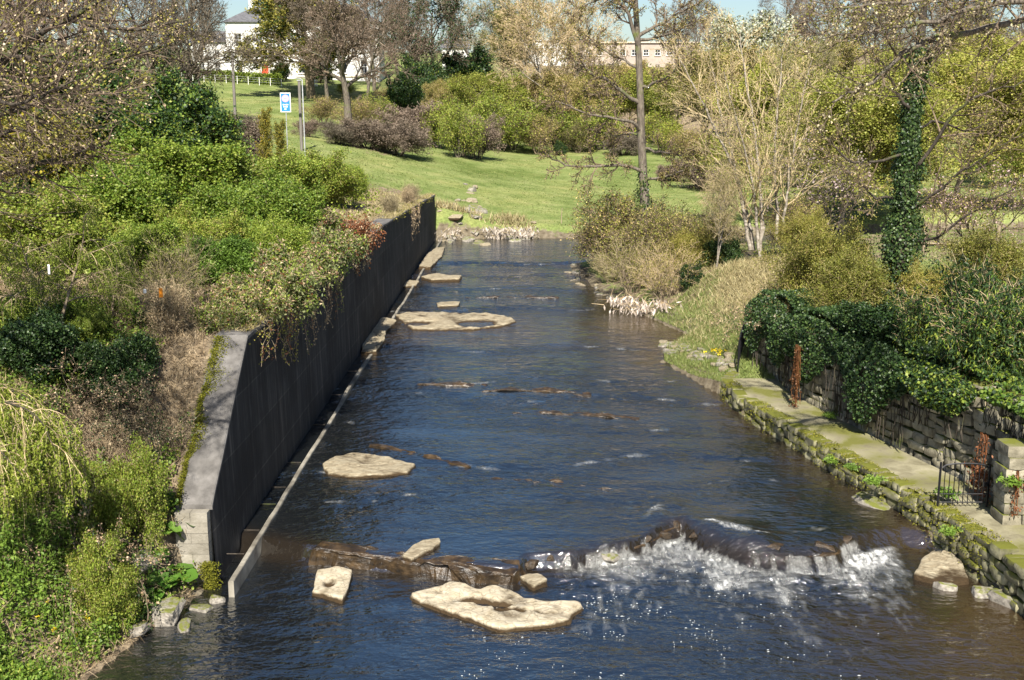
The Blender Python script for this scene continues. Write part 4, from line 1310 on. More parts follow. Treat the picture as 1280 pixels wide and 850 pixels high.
# weathered timber fence posts in the lawn on the right
for k, (px, Y, lab) in enumerate([(1168, 58, 'weathered timber fence post left of the pair in the lawn beyond the shrubs'), (1185, 60, 'thin weathered fence post beside its broader neighbour in the lawn'), (1262, 55, 'weathered timber fence post at the right edge of the lawn')]):
    b = ground_pt(px, Y)
    g = Geo(); g.path([(0, 0, -.3), (.02, 0, .7), (.03, .01, 1.45)], [.10, .095, .085], 8)
    tag(link('fence_post', g.mesh('fence_post', M_['timber'], True), None, b), lab, 'fence post', 'timber fence posts in the lawn')
b0_, b1_ = np.array(ground_pt(1165, 58.1, .35)), np.array(ground_pt(1290, 54.5, .35))
g = Geo(); g.path([(0, 0, 0), (b1_ - b0_) * .5 + [0, 0, .04], b1_ - b0_], .06, 4)
tag(link('fence_rail', g.mesh('fence_rail', M_['timber']), None, tuple(b0_)), 'long low timber rail lying between the fence posts in the lawn', 'fence rail')
# marker posts by the far bank
for px, Y, lab in [(703, 81, 'thin pale stick standing in the grass above the far river bank'), (762, 83, 'short pale post in the field edge near the alder tree')]:
    b = ground_pt(px, Y)
    g = Geo(); g.path([(0, 0, -.2), (.01, 0, .6), (.05, 0, 1.15)], [.035, .03, .02], 6)
    tag(link('marker_stick', g.mesh('marker_stick', M_['timber']), None, b), lab, 'stick')
# ================================================================ growing woody plants
def _norm(v):
    l = sqrt(v[0] * v[0] + v[1] * v[1] + v[2] * v[2]) or 1e-9
    return (v[0] / l, v[1] / l, v[2] / l)

def _perp(d, a):
    u = (d[1], -d[0], 0.0) if abs(d[2]) < .95 else (1.0, 0.0, 0.0)
    u = _norm(u)
    w = (d[1] * u[2] - d[2] * u[1], d[2] * u[0] - d[0] * u[2], d[0] * u[1] - d[1] * u[0])
    c, s = cos(a), sin(a)
    return (u[0] * c + w[0] * s, u[1] * c + w[1] * s, u[2] * c + w[2] * s)

def grow(R, p, d, L, r, spec, lvl, S, path=None):
    """spec per level: (segments, wander, upward pull, children, first child at, angle lo, hi, length ratio lo, hi, radius ratio)"""
    ns, wan, tro, kids, t0, a0, a1, l0, l1, rr = spec[lvl]
    pts, dirs, rads = [p], [d], [r]
    if path is not None:
        ns = len(path) - 1
    for i in range(ns):
        if path is not None:
            q = path[i + 1]
            d = _norm((q[0] - p[0], q[1] - p[1], q[2] - p[2]))
        else:
            d = _norm((d[0] + R.gauss(0, wan), d[1] + R.gauss(0, wan), d[2] + R.gauss(0, wan) + tro))
            st = L / ns
            q = (p[0] + d[0] * st, p[1] + d[1] * st, p[2] + d[2] * st)
        rb = r * (1 - .82 * (i + 1) / ns)
        S.append((p, q, rads[-1], rb, lvl, d))
        p = q
        pts.append(p); dirs.append(d); rads.append(rb)
    if lvl == len(spec) - 1:
        return
    ph = R.uniform(0, 6.28)
    for k in range(kids):
        t = t0 + (1 - t0) * (k + R.random()) / kids
        f = t * ns
        i = min(int(f), ns - 1)
        f -= i
        b = tuple(pts[i][j] + (pts[i + 1][j] - pts[i][j]) * f for j in range(3))
        ph += 2.4 + R.uniform(-.5, .5)
        an = R.uniform(a0, a1)
        e = _perp(dirs[i + 1], ph)
        dd = dirs[i + 1]
        nd = _norm(tuple(dd[j] * cos(an) + e[j] * sin(an) for j in range(3)))
        cl = L * R.uniform(l0, l1) * (1.15 - .6 * t)
        cr = max(min(rads[i] * .75, r * rr * (1.1 - .5 * t)), .002)
        grow(R, b, nd, cl, cr, spec, lvl + 1, S)

def plant(name, seed, spec, L, r, barkm, twigm, leaves=(), stems=1, spread=.3, limb_lvl=1, minr=.006, path=None, stem_d=None, base_r=.15, names=('trunk', 'crown'), taper_sides=(7, 5, 3, 3, 3), extra=None):
    """returns [(part name, mesh), (part name, mesh)] and the height; leaves: (mat, per last-level segment, size, scatter, up, width, droop, levels)"""
    R = random.Random(seed)
    rng = np.random.default_rng(seed)
    S = []
    for k in range(stems):
        a = 6.28 * k / stems + R.uniform(-.4, .4)
        sp = spread * R.uniform(.4, 1.2) if stems > 1 else spread * .12
        d = _norm((cos(a) * sp, sin(a) * sp, 1)) if stem_d is None else _norm(stem_d)
        br = base_r if stems < 30 else base_r * sqrt(R.random())
        p = (cos(a) * br * (stems > 1), sin(a) * br * (stems > 1), -.15)
        if path is not None:
            p = path[0]
        grow(R, p, d, L * (R.uniform(.75, 1.1) if stems > 1 else 1), r * (R.uniform(.7, 1.1) if stems > 1 else 1), spec, 0, S, path)
    A = np.array([s[0] for s in S]); B = np.array([s[1] for s in S])
    ra = np.maximum([s[2] for s in S], minr); rb = np.maximum([s[3] for s in S], minr)
    lv = np.array([s[4] for s in S])
    D = np.array([s[5] for s in S])
    last = len(spec) - 1
    gt, gc = Geo(), Geo()
    for l in range(len(spec)):
        m = lv == l
        tgt = gt if l <= limb_lvl else gc
        Bx = B[m] + D[m] * (rb[m] * .6)[:, None]
        tgt.tubes(A[m], Bx, ra[m], rb[m], taper_sides[l])
    mats = [M_[twigm]]
    for (mt, per, size, scat, up, wid, droop, lvls) in leaves:
        mi = len(mats)
        mats.append(M_[mt])
        m = np.isin(lv, [last - q for q in lvls])
        a, b = A[m], B[m]
        n = max(1, int(per * len(a)))
        i = rng.integers(0, len(a), n)
        t = rng.random(n)[:, None]
        P = a[i] + (b[i] - a[i]) * t + rng.normal(size=(n, 3)) * scat
        P[:, 2] -= droop * np.abs(rng.normal(size=n)) * .5
        gc.leaves(P, size, rng, up, wid, mi, droop=droop)
    if extra:
        extra(gt, gc, mats, A, B, ra, lv, rng)
    out = [(names[0], gt.mesh(names[0], [M_[barkm]], True)), (names[1], gc.mesh(names[1], mats))]
    h = float(np.percentile(np.concatenate([B[:, 2]]), 99.7))
    return out, h

def put(proto, name, loc, label, cat, group=None, scale=1.0, rz=0.0, wide=1.0):
    parts, h = proto
    root = empty(name, loc, label, cat, group, rz, (scale * wide, scale * wide, scale))
    for nm, me_ in parts:
        link(nm, me_, root)
    return root

PR = random.Random(77)
def put_px(proto, name, px, ytop, Y, label, cat, group=None, wide=1.0, dz=0.0, rz=None, zb=None):
    """stand a plant at depth Y in line with a photo column, as tall as its top there"""
    x_ = at_y(px, 200, Y)[0]
    if 14 < Y < 38.5 and x_ > 0:                 # keep clear of the riverside path and its wall
        x_ = max(x_, float(right_edge(Y)) + 3.1)
    z_ = gz(x_, Y) - .05 + dz if zb is None else zb
    zt = at_y(px, ytop, Y)[2]
    s = max(.15, (zt - z_) / proto[1])
    return put(proto, name, (x_, Y, z_), label, cat, group, s, PR.uniform(0, 6.28) if rz is None else rz, wide)

# level: (segments, wander, upward pull, children, first child at, angle lo, hi, length ratio lo, hi, radius ratio)
BARE = [(9, .05, .03, 15, .28, .5, 1.0, .38, .62, .5), (6, .10, .05, 9, .2, .4, .9, .35, .6, .55), (4, .14, .02, 7, .15, .4, .9, .35, .6, .5), (2, .15, 0, 5, .1, .3, .8, .4, .7, .5), (2, .15, 0, 0, 0, 0, 0, 0, 0, 0)]
BARE_W = [(8, .06, .02, 12, .3, .7, 1.2, .5, .8, .55), (6, .14, .05, 9, .2, .4, 1.0, .35, .6, .55), (4, .16, .02, 7, .15, .4, .9, .35, .6, .5), (2, .15, 0, 5, .1, .3, .8, .4, .7, .5), (2, .15, 0, 0, 0, 0, 0, 0, 0, 0)]
BUSH = [(5, .10, .05, 8, .2, .4, 1.0, .45, .75, .55), (4, .16, .04, 7, .15, .4, 1.0, .4, .7, .55), (3, .2, .03, 5, .1, .4, 1.0, .4, .7, .5), (2, .2, 0, 0, 0, 0, 0, 0, 0, 0)]
SCRUB = [(5, .10, .03, 9, .15, .3, .8, .4, .7, .5), (4, .15, 0, 7, .1, .3, .9, .4, .7, .5), (2, .2, 0, 0, 0, 0, 0, 0, 0, 0)]
LIMBY = [(10, .03, .02, 18, .25, .9, 1.4, .28, .5, .42), (7, .12, .07, 9, .2, .4, .9, .3, .5, .5), (4, .15, .05, 6, .2, .4, .9, .3, .55, .5), (2, .15, 0, 0, 0, 0, 0, 0, 0, 0)]

T = {}
# bare and budding woodland trees
T['bare1'] = plant('bare', 101, BARE, 15, .26, 'bark_grey', 'twig_lilac', [('twig_brown', .7, .16, .2, .2, .2, 0, (0,))], minr=.014)
T['bare2'] = plant('bare', 102, BARE_W, 13, .28, 'bark_grey', 'twig_brown', [('twig_lilac', .8, .16, .2, .2, .2, 0, (0,))], minr=.014)
T['bare3'] = plant('bare', 103, BARE, 14, .2, 'bark_pale', 'twig_straw', [('leaf_olive', .35, .16, .25, .3, .35, 0, (0,))], minr=.014, stems=2, spread=.35)
T['lime'] = plant('lime', 136, BARE_W, 9, .16, 'bark_grey', 'twig_gold', [('leaf_lime', 7.0, .10, .26, .4, .4, 0, (0, 1))], minr=.009, stems=2, spread=.35)
T['oak'] = plant('oak', 138, [(8, .05, .02, 12, .48, .6, 1.0, .45, .7, .5)] + BARE_W[1:], 11, .48, 'bark_grey', 'twig_brown', [('twig_lilac', .8, .16, .2, .2, .2, 0, (0,))], minr=.016)
T['bud1'] = plant('bud', 104, BARE, 11, .17, 'bark_grey', 'twig_straw', [('leaf_olive', 1.3, .16, .25, .3, .4, 0, (0,)), ('twig_gold', .9, .14, .25, .3, .3, 0, (0,))], minr=.012, stems=2, spread=.3)
T['green1'] = plant('green', 105, BARE_W, 9, .16, 'bark_grey', 'twig_brown', [('leaf_lime', 1.5, .16, .28, .4, .4, 0, (0, 1)), ('leaf_hawthorn', .9, .17, .3, .4, .4, 0, (0,))], minr=.010, stems=2, spread=.35)
T['green2'] = plant('green', 106, BUSH, 4, .08, 'bark_grey', 'twig_brown', [('leaf_hawthorn', 1.9, .15, .27, .5, .42, 0, (0, 1)), ('leaf_lime', 1.6, .14, .3, .5, .42, 0, (0,))], stems=6, spread=.6, minr=.01, names=('stems', 'foliage'))
T['thorn'] = plant('thorn', 107, BUSH, 3.2, .07, 'bark_dark', 'twig_brown', [('twig_lilac', 3, .16, .15, .2, .18, 0, (0, 1))], stems=9, spread=.9, minr=.01, names=('stems', 'foliage'))
T['straw'] = plant('straw', 108, BUSH, 3.6, .05, 'bark_tan', 'twig_brown', [('twig_gold', .5, .10, .15, .2, .25, 0, (0,)), ('leaf_olive', .9, .10, .2, .3, .4, 0, (0,)), ('leaf_lime', .3, .10, .2, .3, .4, 0, (0,))], stems=9, spread=.6, minr=.009, names=('stems', 'foliage'))
T['darktree'] = plant('dark', 109, BARE_W, 12, .3, 'bark_dark', 'twig_brown', [('leaf_dark', .45, .26, .3, .5, .42, 0, (0, 1)), ('twig_lilac', .7, .2, .3, .3, .25, 0, (0,))], minr=.016)
T['yew'] = plant('yew', 110, BUSH, 3.5, .09, 'bark_dark', 'twig_brown', [('leaf_dark', 6, .2, .18, .6, .35, .1, (0, 1)), ('leaf_hawthorn', .5, .18, .2, .6, .35, .1, (0,))], stems=6, spread=.6, minr=.01, names=('stems', 'foliage'))
T['cedar'] = plant('cedar', 111, [(10, .03, .02, 30, .22, 1.1, 1.5, .38, .6, .3), (6, .08, -.02, 10, .15, .5, 1.0, .3, .5, .5), (3, .12, -.02, 5, .2, .4, .9, .3, .55, .5), (2, .12, 0, 0, 0, 0, 0, 0, 0, 0)], 15, .5, 'bark_tan', 'twig_brown', [('leaf_olive', 9.0, .3, .22, .9, .3, 0, (0, 1)), ('leaf_dark', 3.0, .3, .22, .9, .3, 0, (0, 1))], minr=.02)
T['white'] = plant('white', 112, BARE_W, 8, .16, 'bark_grey', 'twig_brown', [('petal_white', 1.2, .2, .22, .5, .45, 0, (0, 1)), ('leaf_olive', .9, .15, .25, .4, .4, 0, (0,))], minr=.012)
T['pink'] = plant('pink', 113, BUSH, 3.6, .06, 'bark_dark', 'twig_brown', [('petal_pink', .55, .10, .12, .4, .45, 0, (0,)), ('leaf_olive', .9, .10, .18, .4, .4, 0, (0,))], stems=4, spread=.5, minr=.007, names=('stems', 'foliage'))
# near shrubs with finer leaves
T['haw1'] = plant('haw', 121, BUSH, 2.6, .045, 'bark_dark', 'twig_straw', [('leaf_hawthorn', 13, .085, .13, .6, .42, 0, (0, 1)), ('leaf_bright', 4, .08, .14, .6, .42, 0, (0,))], stems=8, spread=.65, minr=.005, names=('stems', 'foliage'))
T['haw2'] = plant('haw', 122, BUSH, 2.6, .045, 'bark_dark', 'twig_straw', [('leaf_hawthorn', 8, .08, .14, .6, .42, 0, (0, 1)), ('leaf_olive', 3, .08, .14, .6, .42, 0, (0,))], stems=9, spread=.75, minr=.005, names=('stems', 'foliage'))
T['bright'] = plant('bright', 123, BUSH, 2.2, .045, 'bark_dark', 'twig_brown', [('leaf_bright', 20, .095, .12, .8, .45, 0, (0, 1))], stems=7, spread=.6, minr=.005, names=('stems', 'foliage'))
T['scrub'] = plant('scrub', 124, SCRUB, 2.6, .03, 'bark_tan', 'twig_straw', [('leaf_olive', 2.0, .06, .08, .3, .4, 0, (0,))], stems=16, spread=.6, minr=.005, names=('stems', 'foliage'))
T['bramble'] = plant('bramble', 125, [(7, .16, -.16, 6, .2, .4, 1.0, .35, .6, .6), (4, .2, -.1, 4, .1, .3, .9, .4, .7, .5), (2, .2, 0, 0, 0, 0, 0, 0, 0, 0)], 2.4, .016, 'bark_tan', 'twig_brown', [('leaf_dry', 1.6, .07, .06, .3, .4, 0, (0, 1)), ('leaf_ivy', 1.3, .075, .06, .4, .42, 0, (0, 1))], stems=16, spread=.9, minr=.005, names=('stems', 'foliage'))
T['conifer'] = plant('conifer', 126, [(9, .02, .04, 60, .05, .7, 1.1, .12, .3, .3), (4, .08, .12, 7, .1, .4, .8, .35, .6, .5), (2, .1, .05, 0, 0, 0, 0, 0, 0, 0)], 4, .06, 'bark_dark', 'twig_brown', [('leaf_olive', 6, .10, .05, .6, .3, 0, (0, 1)), ('leaf_gold', 3.0, .09, .06, .6, .3, 0, (0,))], minr=.006)
T['evergreen'] = plant('evergreen', 127, BUSH, 3.2, .07, 'bark_dark', 'twig_brown', [('leaf_dark', 10, .11, .13, .6, .42, 0, (0, 1)), ('leaf_bright', 4, .10, .14, .7, .42, 0, (0,)), ('leaf_hawthorn', 3, .10, .14, .7, .42, 0, (0,))], stems=7, spread=.5, minr=.006, names=('stems', 'foliage'))
T['gold'] = plant('gold', 128, BUSH, 2.6, .05, 'bark_dark', 'twig_brown', [('leaf_gold', 6, .09, .12, .6, .42, 0, (0,)), ('leaf_olive', 7, .09, .14, .6, .42, 0, (0, 1))], stems=6, spread=.5, minr=.005, names=('stems', 'foliage'))
T['sage'] = plant('sage', 129, SCRUB, 1.35, .02, 'bark_tan', 'twig_straw', [('leaf_sage', 4, .12, .07, .5, .2, .25, (0, 1)), ('leaf_russet', .4, .14, .05, .2, .2, 0, (0,)), ('leaf_dry', 1.6, .12, .05, .2, .2, 0, (0,)), ('leaf_hawthorn', 2.2, .1, .08, .4, .3, 0, (0, 1))], stems=12, spread=1.0, minr=.005, names=('stems', 'foliage'))
T['russet'] = plant('russet', 130, SCRUB, 1.6, .02, 'bark_tan', 'twig_brown', [('leaf_russet', 3.2, .10, .11, .5, .35, .3, (0, 1)), ('leaf_dry', .8, .10, .11, .3, .3, .3, (0,))], stems=16, spread=1.3, minr=.006, names=('stems', 'foliage'))
T['drywood'] = plant('drywood', 131, SCRUB, 1.8, .02, 'bark_tan', 'twig_straw', [('leaf_dry', 2, .08, .05, .2, .2, .2, (0,))], stems=26, spread=.35, minr=.005, names=('stems', 'foliage'))
T['weep'] = plant('weep', 132, [(6, .08, .02, 12, .3, .6, 1.2, .35, .6, .5), (6, .1, -.12, 10, .15, .4, 1.0, .35, .7, .5), (6, .06, -.5, 0, 0, 0, 0, 0, 0, 0)], 4.5, .07, 'bark_tan', 'twig_straw', [('leaf_hawthorn', 4.5, .07, .05, .2, .25, .7, (0,)), ('leaf_willow', 4, .065, .05, .2, .25, .7, (0,))], stems=3, spread=.5, minr=.005)
T['bamboo'] = plant('bamboo', 133, SCRUB, 2.4, .02, 'bark_tan', 'twig_straw', [('leaf_hawthorn', 2.0, .15, .08, .3, .13, .5, (0, 1)), ('leaf_bright', 1.0, .15, .1, .3, .13, .5, (0,)), ('leaf_dark', 7, .15, .1, .3, .16, .4, (0, 1))], stems=18, spread=.7, minr=.006, names=('stems', 'foliage'))
T['olive'] = plant('olive', 134, BUSH, 2.6, .04, 'bark_tan', 'twig_gold', [('leaf_olive', 6, .065, .16, .4, .4, 0, (0, 1)), ('leaf_lime', 1.2, .065, .15, .4, .4, 0, (0,))], stems=9, spread=.55, minr=.005, names=('stems', 'foliage'))
T['laurel'] = plant('laurel', 135, BUSH, 2.0, .04, 'bark_dark', 'twig_brown', [('leaf_ivy', 9, .11, .14, .7, .42, 0, (0, 1)), ('leaf_dark', 7, .11, .14, .7, .42, 0, (0, 1))], stems=8, spread=.8, minr=.005, names=('stems', 'foliage'))

T['haw_tree'] = plant('haw_tree', 137, BARE_W, 8, .2, 'bark_dark', 'twig_brown', [('leaf_hawthorn', 2.0, .12, .2, .4, .4, 0, (0, 1)), ('leaf_ivy', 2.0, .12, .2, .4, .4, 0, (0,))], minr=.008)
# ---------------------------------------------------------------- left bank, from the bridge to the field
BUSHES = [
 ('haw1', 'hawthorn_bush', 120, 205, 37, 1.25, 'rounded yellow-green hawthorn below the crossing dark bough, on the left bank'),
 ('haw1', 'hawthorn_bush', 205, 172, 43, 1.3, 'tall yellow-green hawthorn in front of the dark evergreens on the left bank'),
 ('bright', 'leafy_shrub', 272, 300, 31.5, 1.0, 'brightest green leafy shrub, just left of the top corner of the dark wall'),
 ('haw1', 'hawthorn_bush', 318, 225, 39, 1.1, 'yellow-green hawthorn behind the trailing plants on the wall top'),
 ('haw2', 'hawthorn_bush', 282, 192, 46, 1.3, 'broad pale green hawthorn in the middle of the left bank thicket'),
 ('haw1', 'hawthorn_bush', 345, 196, 54, 1.2, 'green hawthorn below the two wooden poles'),
 ('haw2', 'hawthorn_bush', 400, 188, 62, 1.3, 'feathery green hawthorn at the far end of the left thicket, by bare soil'),
 ('haw2', 'hawthorn_bush', 375, 222, 56, 1.1, 'low green hawthorn behind the russet shrub on the wall'),
 ('haw2', 'hawthorn_bush', 232, 262, 35, 1.15, 'loose green hawthorn with bare stems showing, left of the brightest shrub'),
 ('haw1', 'hawthorn_bush', 168, 280, 31.5, 1.1, 'green hawthorn behind the clump of bare upright stems'),
 ('haw2', 'hawthorn_bush', 65, 232, 33, 1.3, 'green hawthorn under the golden shrub at the left edge'),
 ('haw1', 'hawthorn_bush', 330, 275, 35, .9, 'small green hawthorn leaning over the wall plants'),
 ('haw1', 'hawthorn_bush', 430, 205, 68, 1.1, 'small green hawthorn above the bare soil strip behind the wall'),
 ('evergreen', 'evergreen_shrub', 190, 98, 60, 1.15, 'tall glossy evergreen with dark hollows, left of the small conifers'),
 ('evergreen', 'evergreen_shrub', 128, 120, 55, 1.2, 'broad dark evergreen behind the budding branches on the left'),
 ('evergreen', 'evergreen_shrub', 238, 130, 61, 1.0, 'dark evergreen below the twin ivy-covered trunks'),
 ('evergreen', 'evergreen_shrub', 60, 110, 52, 1.2, 'dark evergreen behind the golden shrub at the left edge'),
 ('evergreen', 'evergreen_shrub', 10, 210, 36, 1.2, 'shadowy evergreen at the left edge below the crossing bough'),
 ('evergreen', 'evergreen_shrub', 95, 75, 64, 1.1, 'tall dark evergreen in the back row above the broad dark one'),
 ('evergreen', 'evergreen_shrub', 20, 60, 60, 1.2, 'tall dark evergreen in the top left corner behind the budding boughs'),
 ('evergreen', 'evergreen_shrub', 150, 60, 70, 1.0, 'dark evergreen reaching up between the ivy-clad trunks'),
 ('gold', 'golden_shrub', 48, 148, 38, .9, 'golden yellow shrub among dark evergreens at the left edge'),
 ('conifer', 'small_conifer', 256, 122, 66, .8, 'dark pointed conifer, tallest of the small conifers by the poles'),
 ('conifer', 'small_conifer', 281, 142, 72, .8, 'small golden-tipped conifer left of the lone wooden pole'),
 ('conifer', 'small_conifer', 332, 134, 74, .75, 'slender golden-tipped conifer midway between the two wooden poles'),
 ('conifer', 'small_conifer', 350, 150, 72, .8, 'short golden conifer directly under the blue sign'),
 ('thorn', 'bare_bush', 304, 140, 78, .8, 'bare brown bush beside the foot of the lone wooden pole'),
 ('scrub', 'twiggy_shrub', 205, 288, 27.6, .75, 'clump of bare upright stems holding orange litter on the left bank'),
 ('drywood', 'dead_stem_clump', 198, 345, 26.4, .8, 'dense clump of dead tan stems with orange litter caught inside'),
 ('scrub', 'twiggy_shrub', 242, 190, 44, .5, 'pale bare wands rising out of the tall yellow-green hawthorn'),
 ('scrub', 'twiggy_shrub', 180, 300, 33, .6, 'pale bare wands left of the loose green hawthorn'),
 ('scrub', 'twiggy_shrub', 300, 190, 52, .5, 'thin bare wands standing above the broad pale green hawthorn'),
 ('weep', 'weeping_tree', 45, 258, 26, 1.0, 'small weeping tree with hanging green shoots at the left edge'),
 ('weep', 'weeping_tree', 128, 300, 27.5, .8, 'smaller weeping tree with thin yellow-green shoots left of the bare stem clump'),
 ('bramble', 'bramble_bush', 130, 430, 24.6, 1.0, 'dark arching bramble in the shade on the left slope'),
 ('bramble', 'bramble_bush', 60, 440, 23.6, 1.0, 'brown bramble tangle below the weeping tree'),
 ('bramble', 'bramble_bush', 180, 408, 26.2, .8, 'bramble at the foot of the dead tan stems'),
 ('laurel', 'glossy_shrub', 165, 395, 27.2, .8, 'small dark glossy shrub in shadow left of the dead stems'),
 ('haw2', 'hawthorn_bush', 95, 385, 26, .9, 'yellow-green hawthorn behind the brambles on the left slope'),
 ('laurel', 'glossy_shrub', 20, 400, 24.5, 1.0, 'dark glossy shrub in deep shade at the left edge'),
 ('laurel', 'glossy_shrub', 132, 425, 24.7, .8, 'dark shaded shrub above the litter patch, nearest to the sloping coping'),
 ('bramble', 'bramble_bush', 112, 470, 23.5, .9, 'bramble in the dark hollow behind the willow strands'),
 ('bramble', 'bramble_bush', 165, 470, 23.6, .7, 'small bramble on the litter patch left of the sloping coping'),
 ('haw2', 'hawthorn_bush', 118, 560, 21.6, .6, 'low pale green bush right of the willow strands on the near slope'),
 ('haw2', 'hawthorn_bush', 90, 660, 19.8, .5, 'small green bush under the tips of the willow strands'),
 ('bramble', 'bramble_bush', 55, 600, 20.2, .8, 'bramble low on the left slope beside the willow strands'),
]
for pr, nm, px, yt, Y, wide, lab in BUSHES:
    cat = {'small_conifer': 'conifer', 'weeping_tree': 'tree',  'dead_stem_clump': 'dead stems'}.get(nm, 'shrub')
    put_px(T[pr], nm, px, yt, Y, lab, cat, None, wide)

# bushes standing on and hanging over the top of the dark wall
def wall_x(Y, off=0): return XF + (Y - 22.3) * SLANT + off
for k, (pr, nm, Y, off, s, lab) in enumerate([
        ('sage', 'wall_shrub', 26.9, -.75, .55, 'grey-green shrub on the wall top nearest the sloping coping'),
        ('sage', 'wall_shrub', 28.6, -.5, .8, 'grey-green shrub with brown seed heads spilling over the wall, second from the sloping coping'),
        ('sage', 'wall_shrub', 30.8, -.45, .95, 'large grey-green shrub leaning out over the wall above the red creepers'),
        ('sage', 'wall_shrub', 33.4, -.4, .95, 'grey-green shrub on the wall between the leaning one and the russet patch'),
        ('sage', 'wall_shrub', 36.0, -.45, 1.0, 'tall straggly grey-green shrub on the wall before the russet shrub'),
        ('sage', 'wall_shrub', 39.2, -.45, 1.05, 'grey-green shrub touching the near side of the russet shrub'),
        ('russet', 'russet_shrub', 42.3, -.2, .8, 'russet-leaved shrub hanging over the top of the dark wall'),
        ('drywood', 'dry_tuft', 58, -.6, .5, 'straw-coloured dead tuft on the wall above the bare soil'),
        ('drywood', 'dry_tuft', 66, -.5, .5, 'dead tuft hanging near the far end of the wall'),
        ('drywood', 'dry_tuft', 72, -.9, .5, 'farthest straw tuft beside the end of the wall')]):
    x_ = wall_x(Y, off)
    put(T[pr], nm, (x_, Y, float(wall_top(Y)) - .05), lab, 'shrub', None, s, k * 1.7)

# trailing creepers on the wall face
R = np.random.default_rng(31)
def creeper(Y0, Y1, n_, maxlen, label, mats, leaf=.055, per=26):
    o = (wall_x(Y0, .1), Y0, float(wall_top(Y0)))
    root = empty('trailing_creeper', o, label, 'creeper')
    gs, gl = Geo(), Geo()
    for k in range(n_):
        y_ = R.uniform(Y0, Y1)
        L_ = maxlen * R.uniform(.25, 1.0)
        zt = float(wall_top(y_)) + .05
        m_ = 9
        s = np.linspace(0, 1, m_)
        off = np.where(s < .12, -.35 + s / .12 * .47, .12 + .05 * R.normal(size=m_))
        P = np.stack([wall_x(y_, 0) + off, y_ + np.cumsum(R.normal(size=m_) * .035), zt - L_ * np.clip(s - .1, 0, 1)], -1) - np.array(o)
        gs.path(P, .006, 3)
        q = R.random(int(per * L_)) * (m_ - 1)
        i = np.minimum(q.astype(int), m_ - 2)
        pts_ = P[i] + (P[i + 1] - P[i]) * (q - i)[:, None] + R.normal(size=(len(q), 3)) * .035
        gl.leaves(pts_, leaf, R, .1, .4, int(R.integers(len(mats))), out=np.array([.8, -.3, 0]), droop=.5)
    link('stems', gs.mesh('stems', M_['bark_tan']), root)
    link('foliage', gl.mesh('foliage', [M_[m] for m in mats]), root)
creeper(26.3, 28.2, 7, 1.3, 'short creeper with red and yellow leaves hanging at the top corner of the wall', ['leaf_russet', 'leaf_gold', 'leaf_olive'])
creeper(28.4, 32, 20, 2.0, 'long green and red creeper strands hanging down the dark wall', ['leaf_hawthorn', 'leaf_russet', 'leaf_olive'])
creeper(32.2, 39, 27, 2.2, 'creeper strands further along the dark wall, below the grey-green shrubs', ['leaf_hawthorn', 'leaf_dry', 'leaf_russet'])
creeper(41, 46, 22, 1.5, 'creeper below the russet shrub on the dark wall', ['leaf_russet', 'leaf_dry'], .09)
creeper(62, 67, 30, 2.2, 'dead pale creeper strands near the far end of the dark wall', ['leaf_dry'], .08, 10)

# trees whose trunks stand on the left
def custom_limbs(name, seed, base, limbs, trunk_path, trunk_r, sub, barkm, twigm, leaves, label, cat='tree', minr=.006, limb_r=.07):
    """tree with a traced trunk and traced limbs (world points); fine growth is added along the limbs"""
    Rr = random.Random(seed); rng = np.random.default_rng(seed)
    root = empty(name, base, label, cat)
    o = np.array(base)
    gt, gc = Geo(), Geo()
    tp = np.array(trunk_path) - o
    n_ = 14
    s = np.linspace(0, len(tp) - 1, n_)
    tpp = np.stack([np.interp(s, np.arange(len(tp)), tp[:, k]) for k in range(3)], -1)
    gt.path(tpp, np.linspace(trunk_r, trunk_r * .35, n_), 9)
    S = []
    for pth, r in limbs:
        pt = np.array(pth) - o
        m_ = max(8, 3 * len(pt))
        s = np.linspace(0, len(pt) - 1, m_)
        # smooth the traced line
        q = np.stack([np.interp(s, np.arange(len(pt)), pt[:, k]) for k in range(3)], -1)
        q[1:-1] = (q[:-2] + 2 * q[1:-1] + q[2:]) / 4 + rng.normal(size=(m_ - 2, 3)) * .03
        gt.path(q, np.linspace(r, max(r * .22, minr), m_), 7)
        Ld = float(np.sum(np.linalg.norm(np.diff(q, axis=0), axis=1)))
        S0 = []
        grow(Rr, tuple(q[0]), (0, 0, 1), Ld, r, sub, 0, S0, [tuple(v) for v in q])
        S += [t for t in S0 if t[4] > 0]
    A = np.array([t[0] for t in S]); B = np.array([t[1] for t in S])
    ra = np.maximum([t[2] for t in S], minr); rb = np.maximum([t[3] for t in S], minr)
    lv = np.array([t[4] for t in S]); last = len(sub) - 1
    for l in range(1, len(sub)):
        m = lv == l
        gc.tubes(A[m], B[m], ra[m], rb[m], 5 if l == 1 else 3)
    mats = [M_[twigm]]
    for (mt, per, size, scat, up, wid, droop, lvls) in leaves:
        mi = len(mats); mats.append(M_[mt])
        m = np.isin(lv, [last - q_ for q_ in lvls])
        a, b = A[m], B[m]
        n_ = int(per * len(a)); i = rng.integers(0, len(a), n_); t = rng.random(n_)[:, None]
        gc.leaves(a[i] + (b[i] - a[i]) * t + rng.normal(size=(n_, 3)) * scat, size, rng, up, wid, mi, droop=droop)
    link('trunk', gt.mesh('trunk', [M_[barkm]], True), root)
    link('crown', gc.mesh('crown', mats), root)
    return root

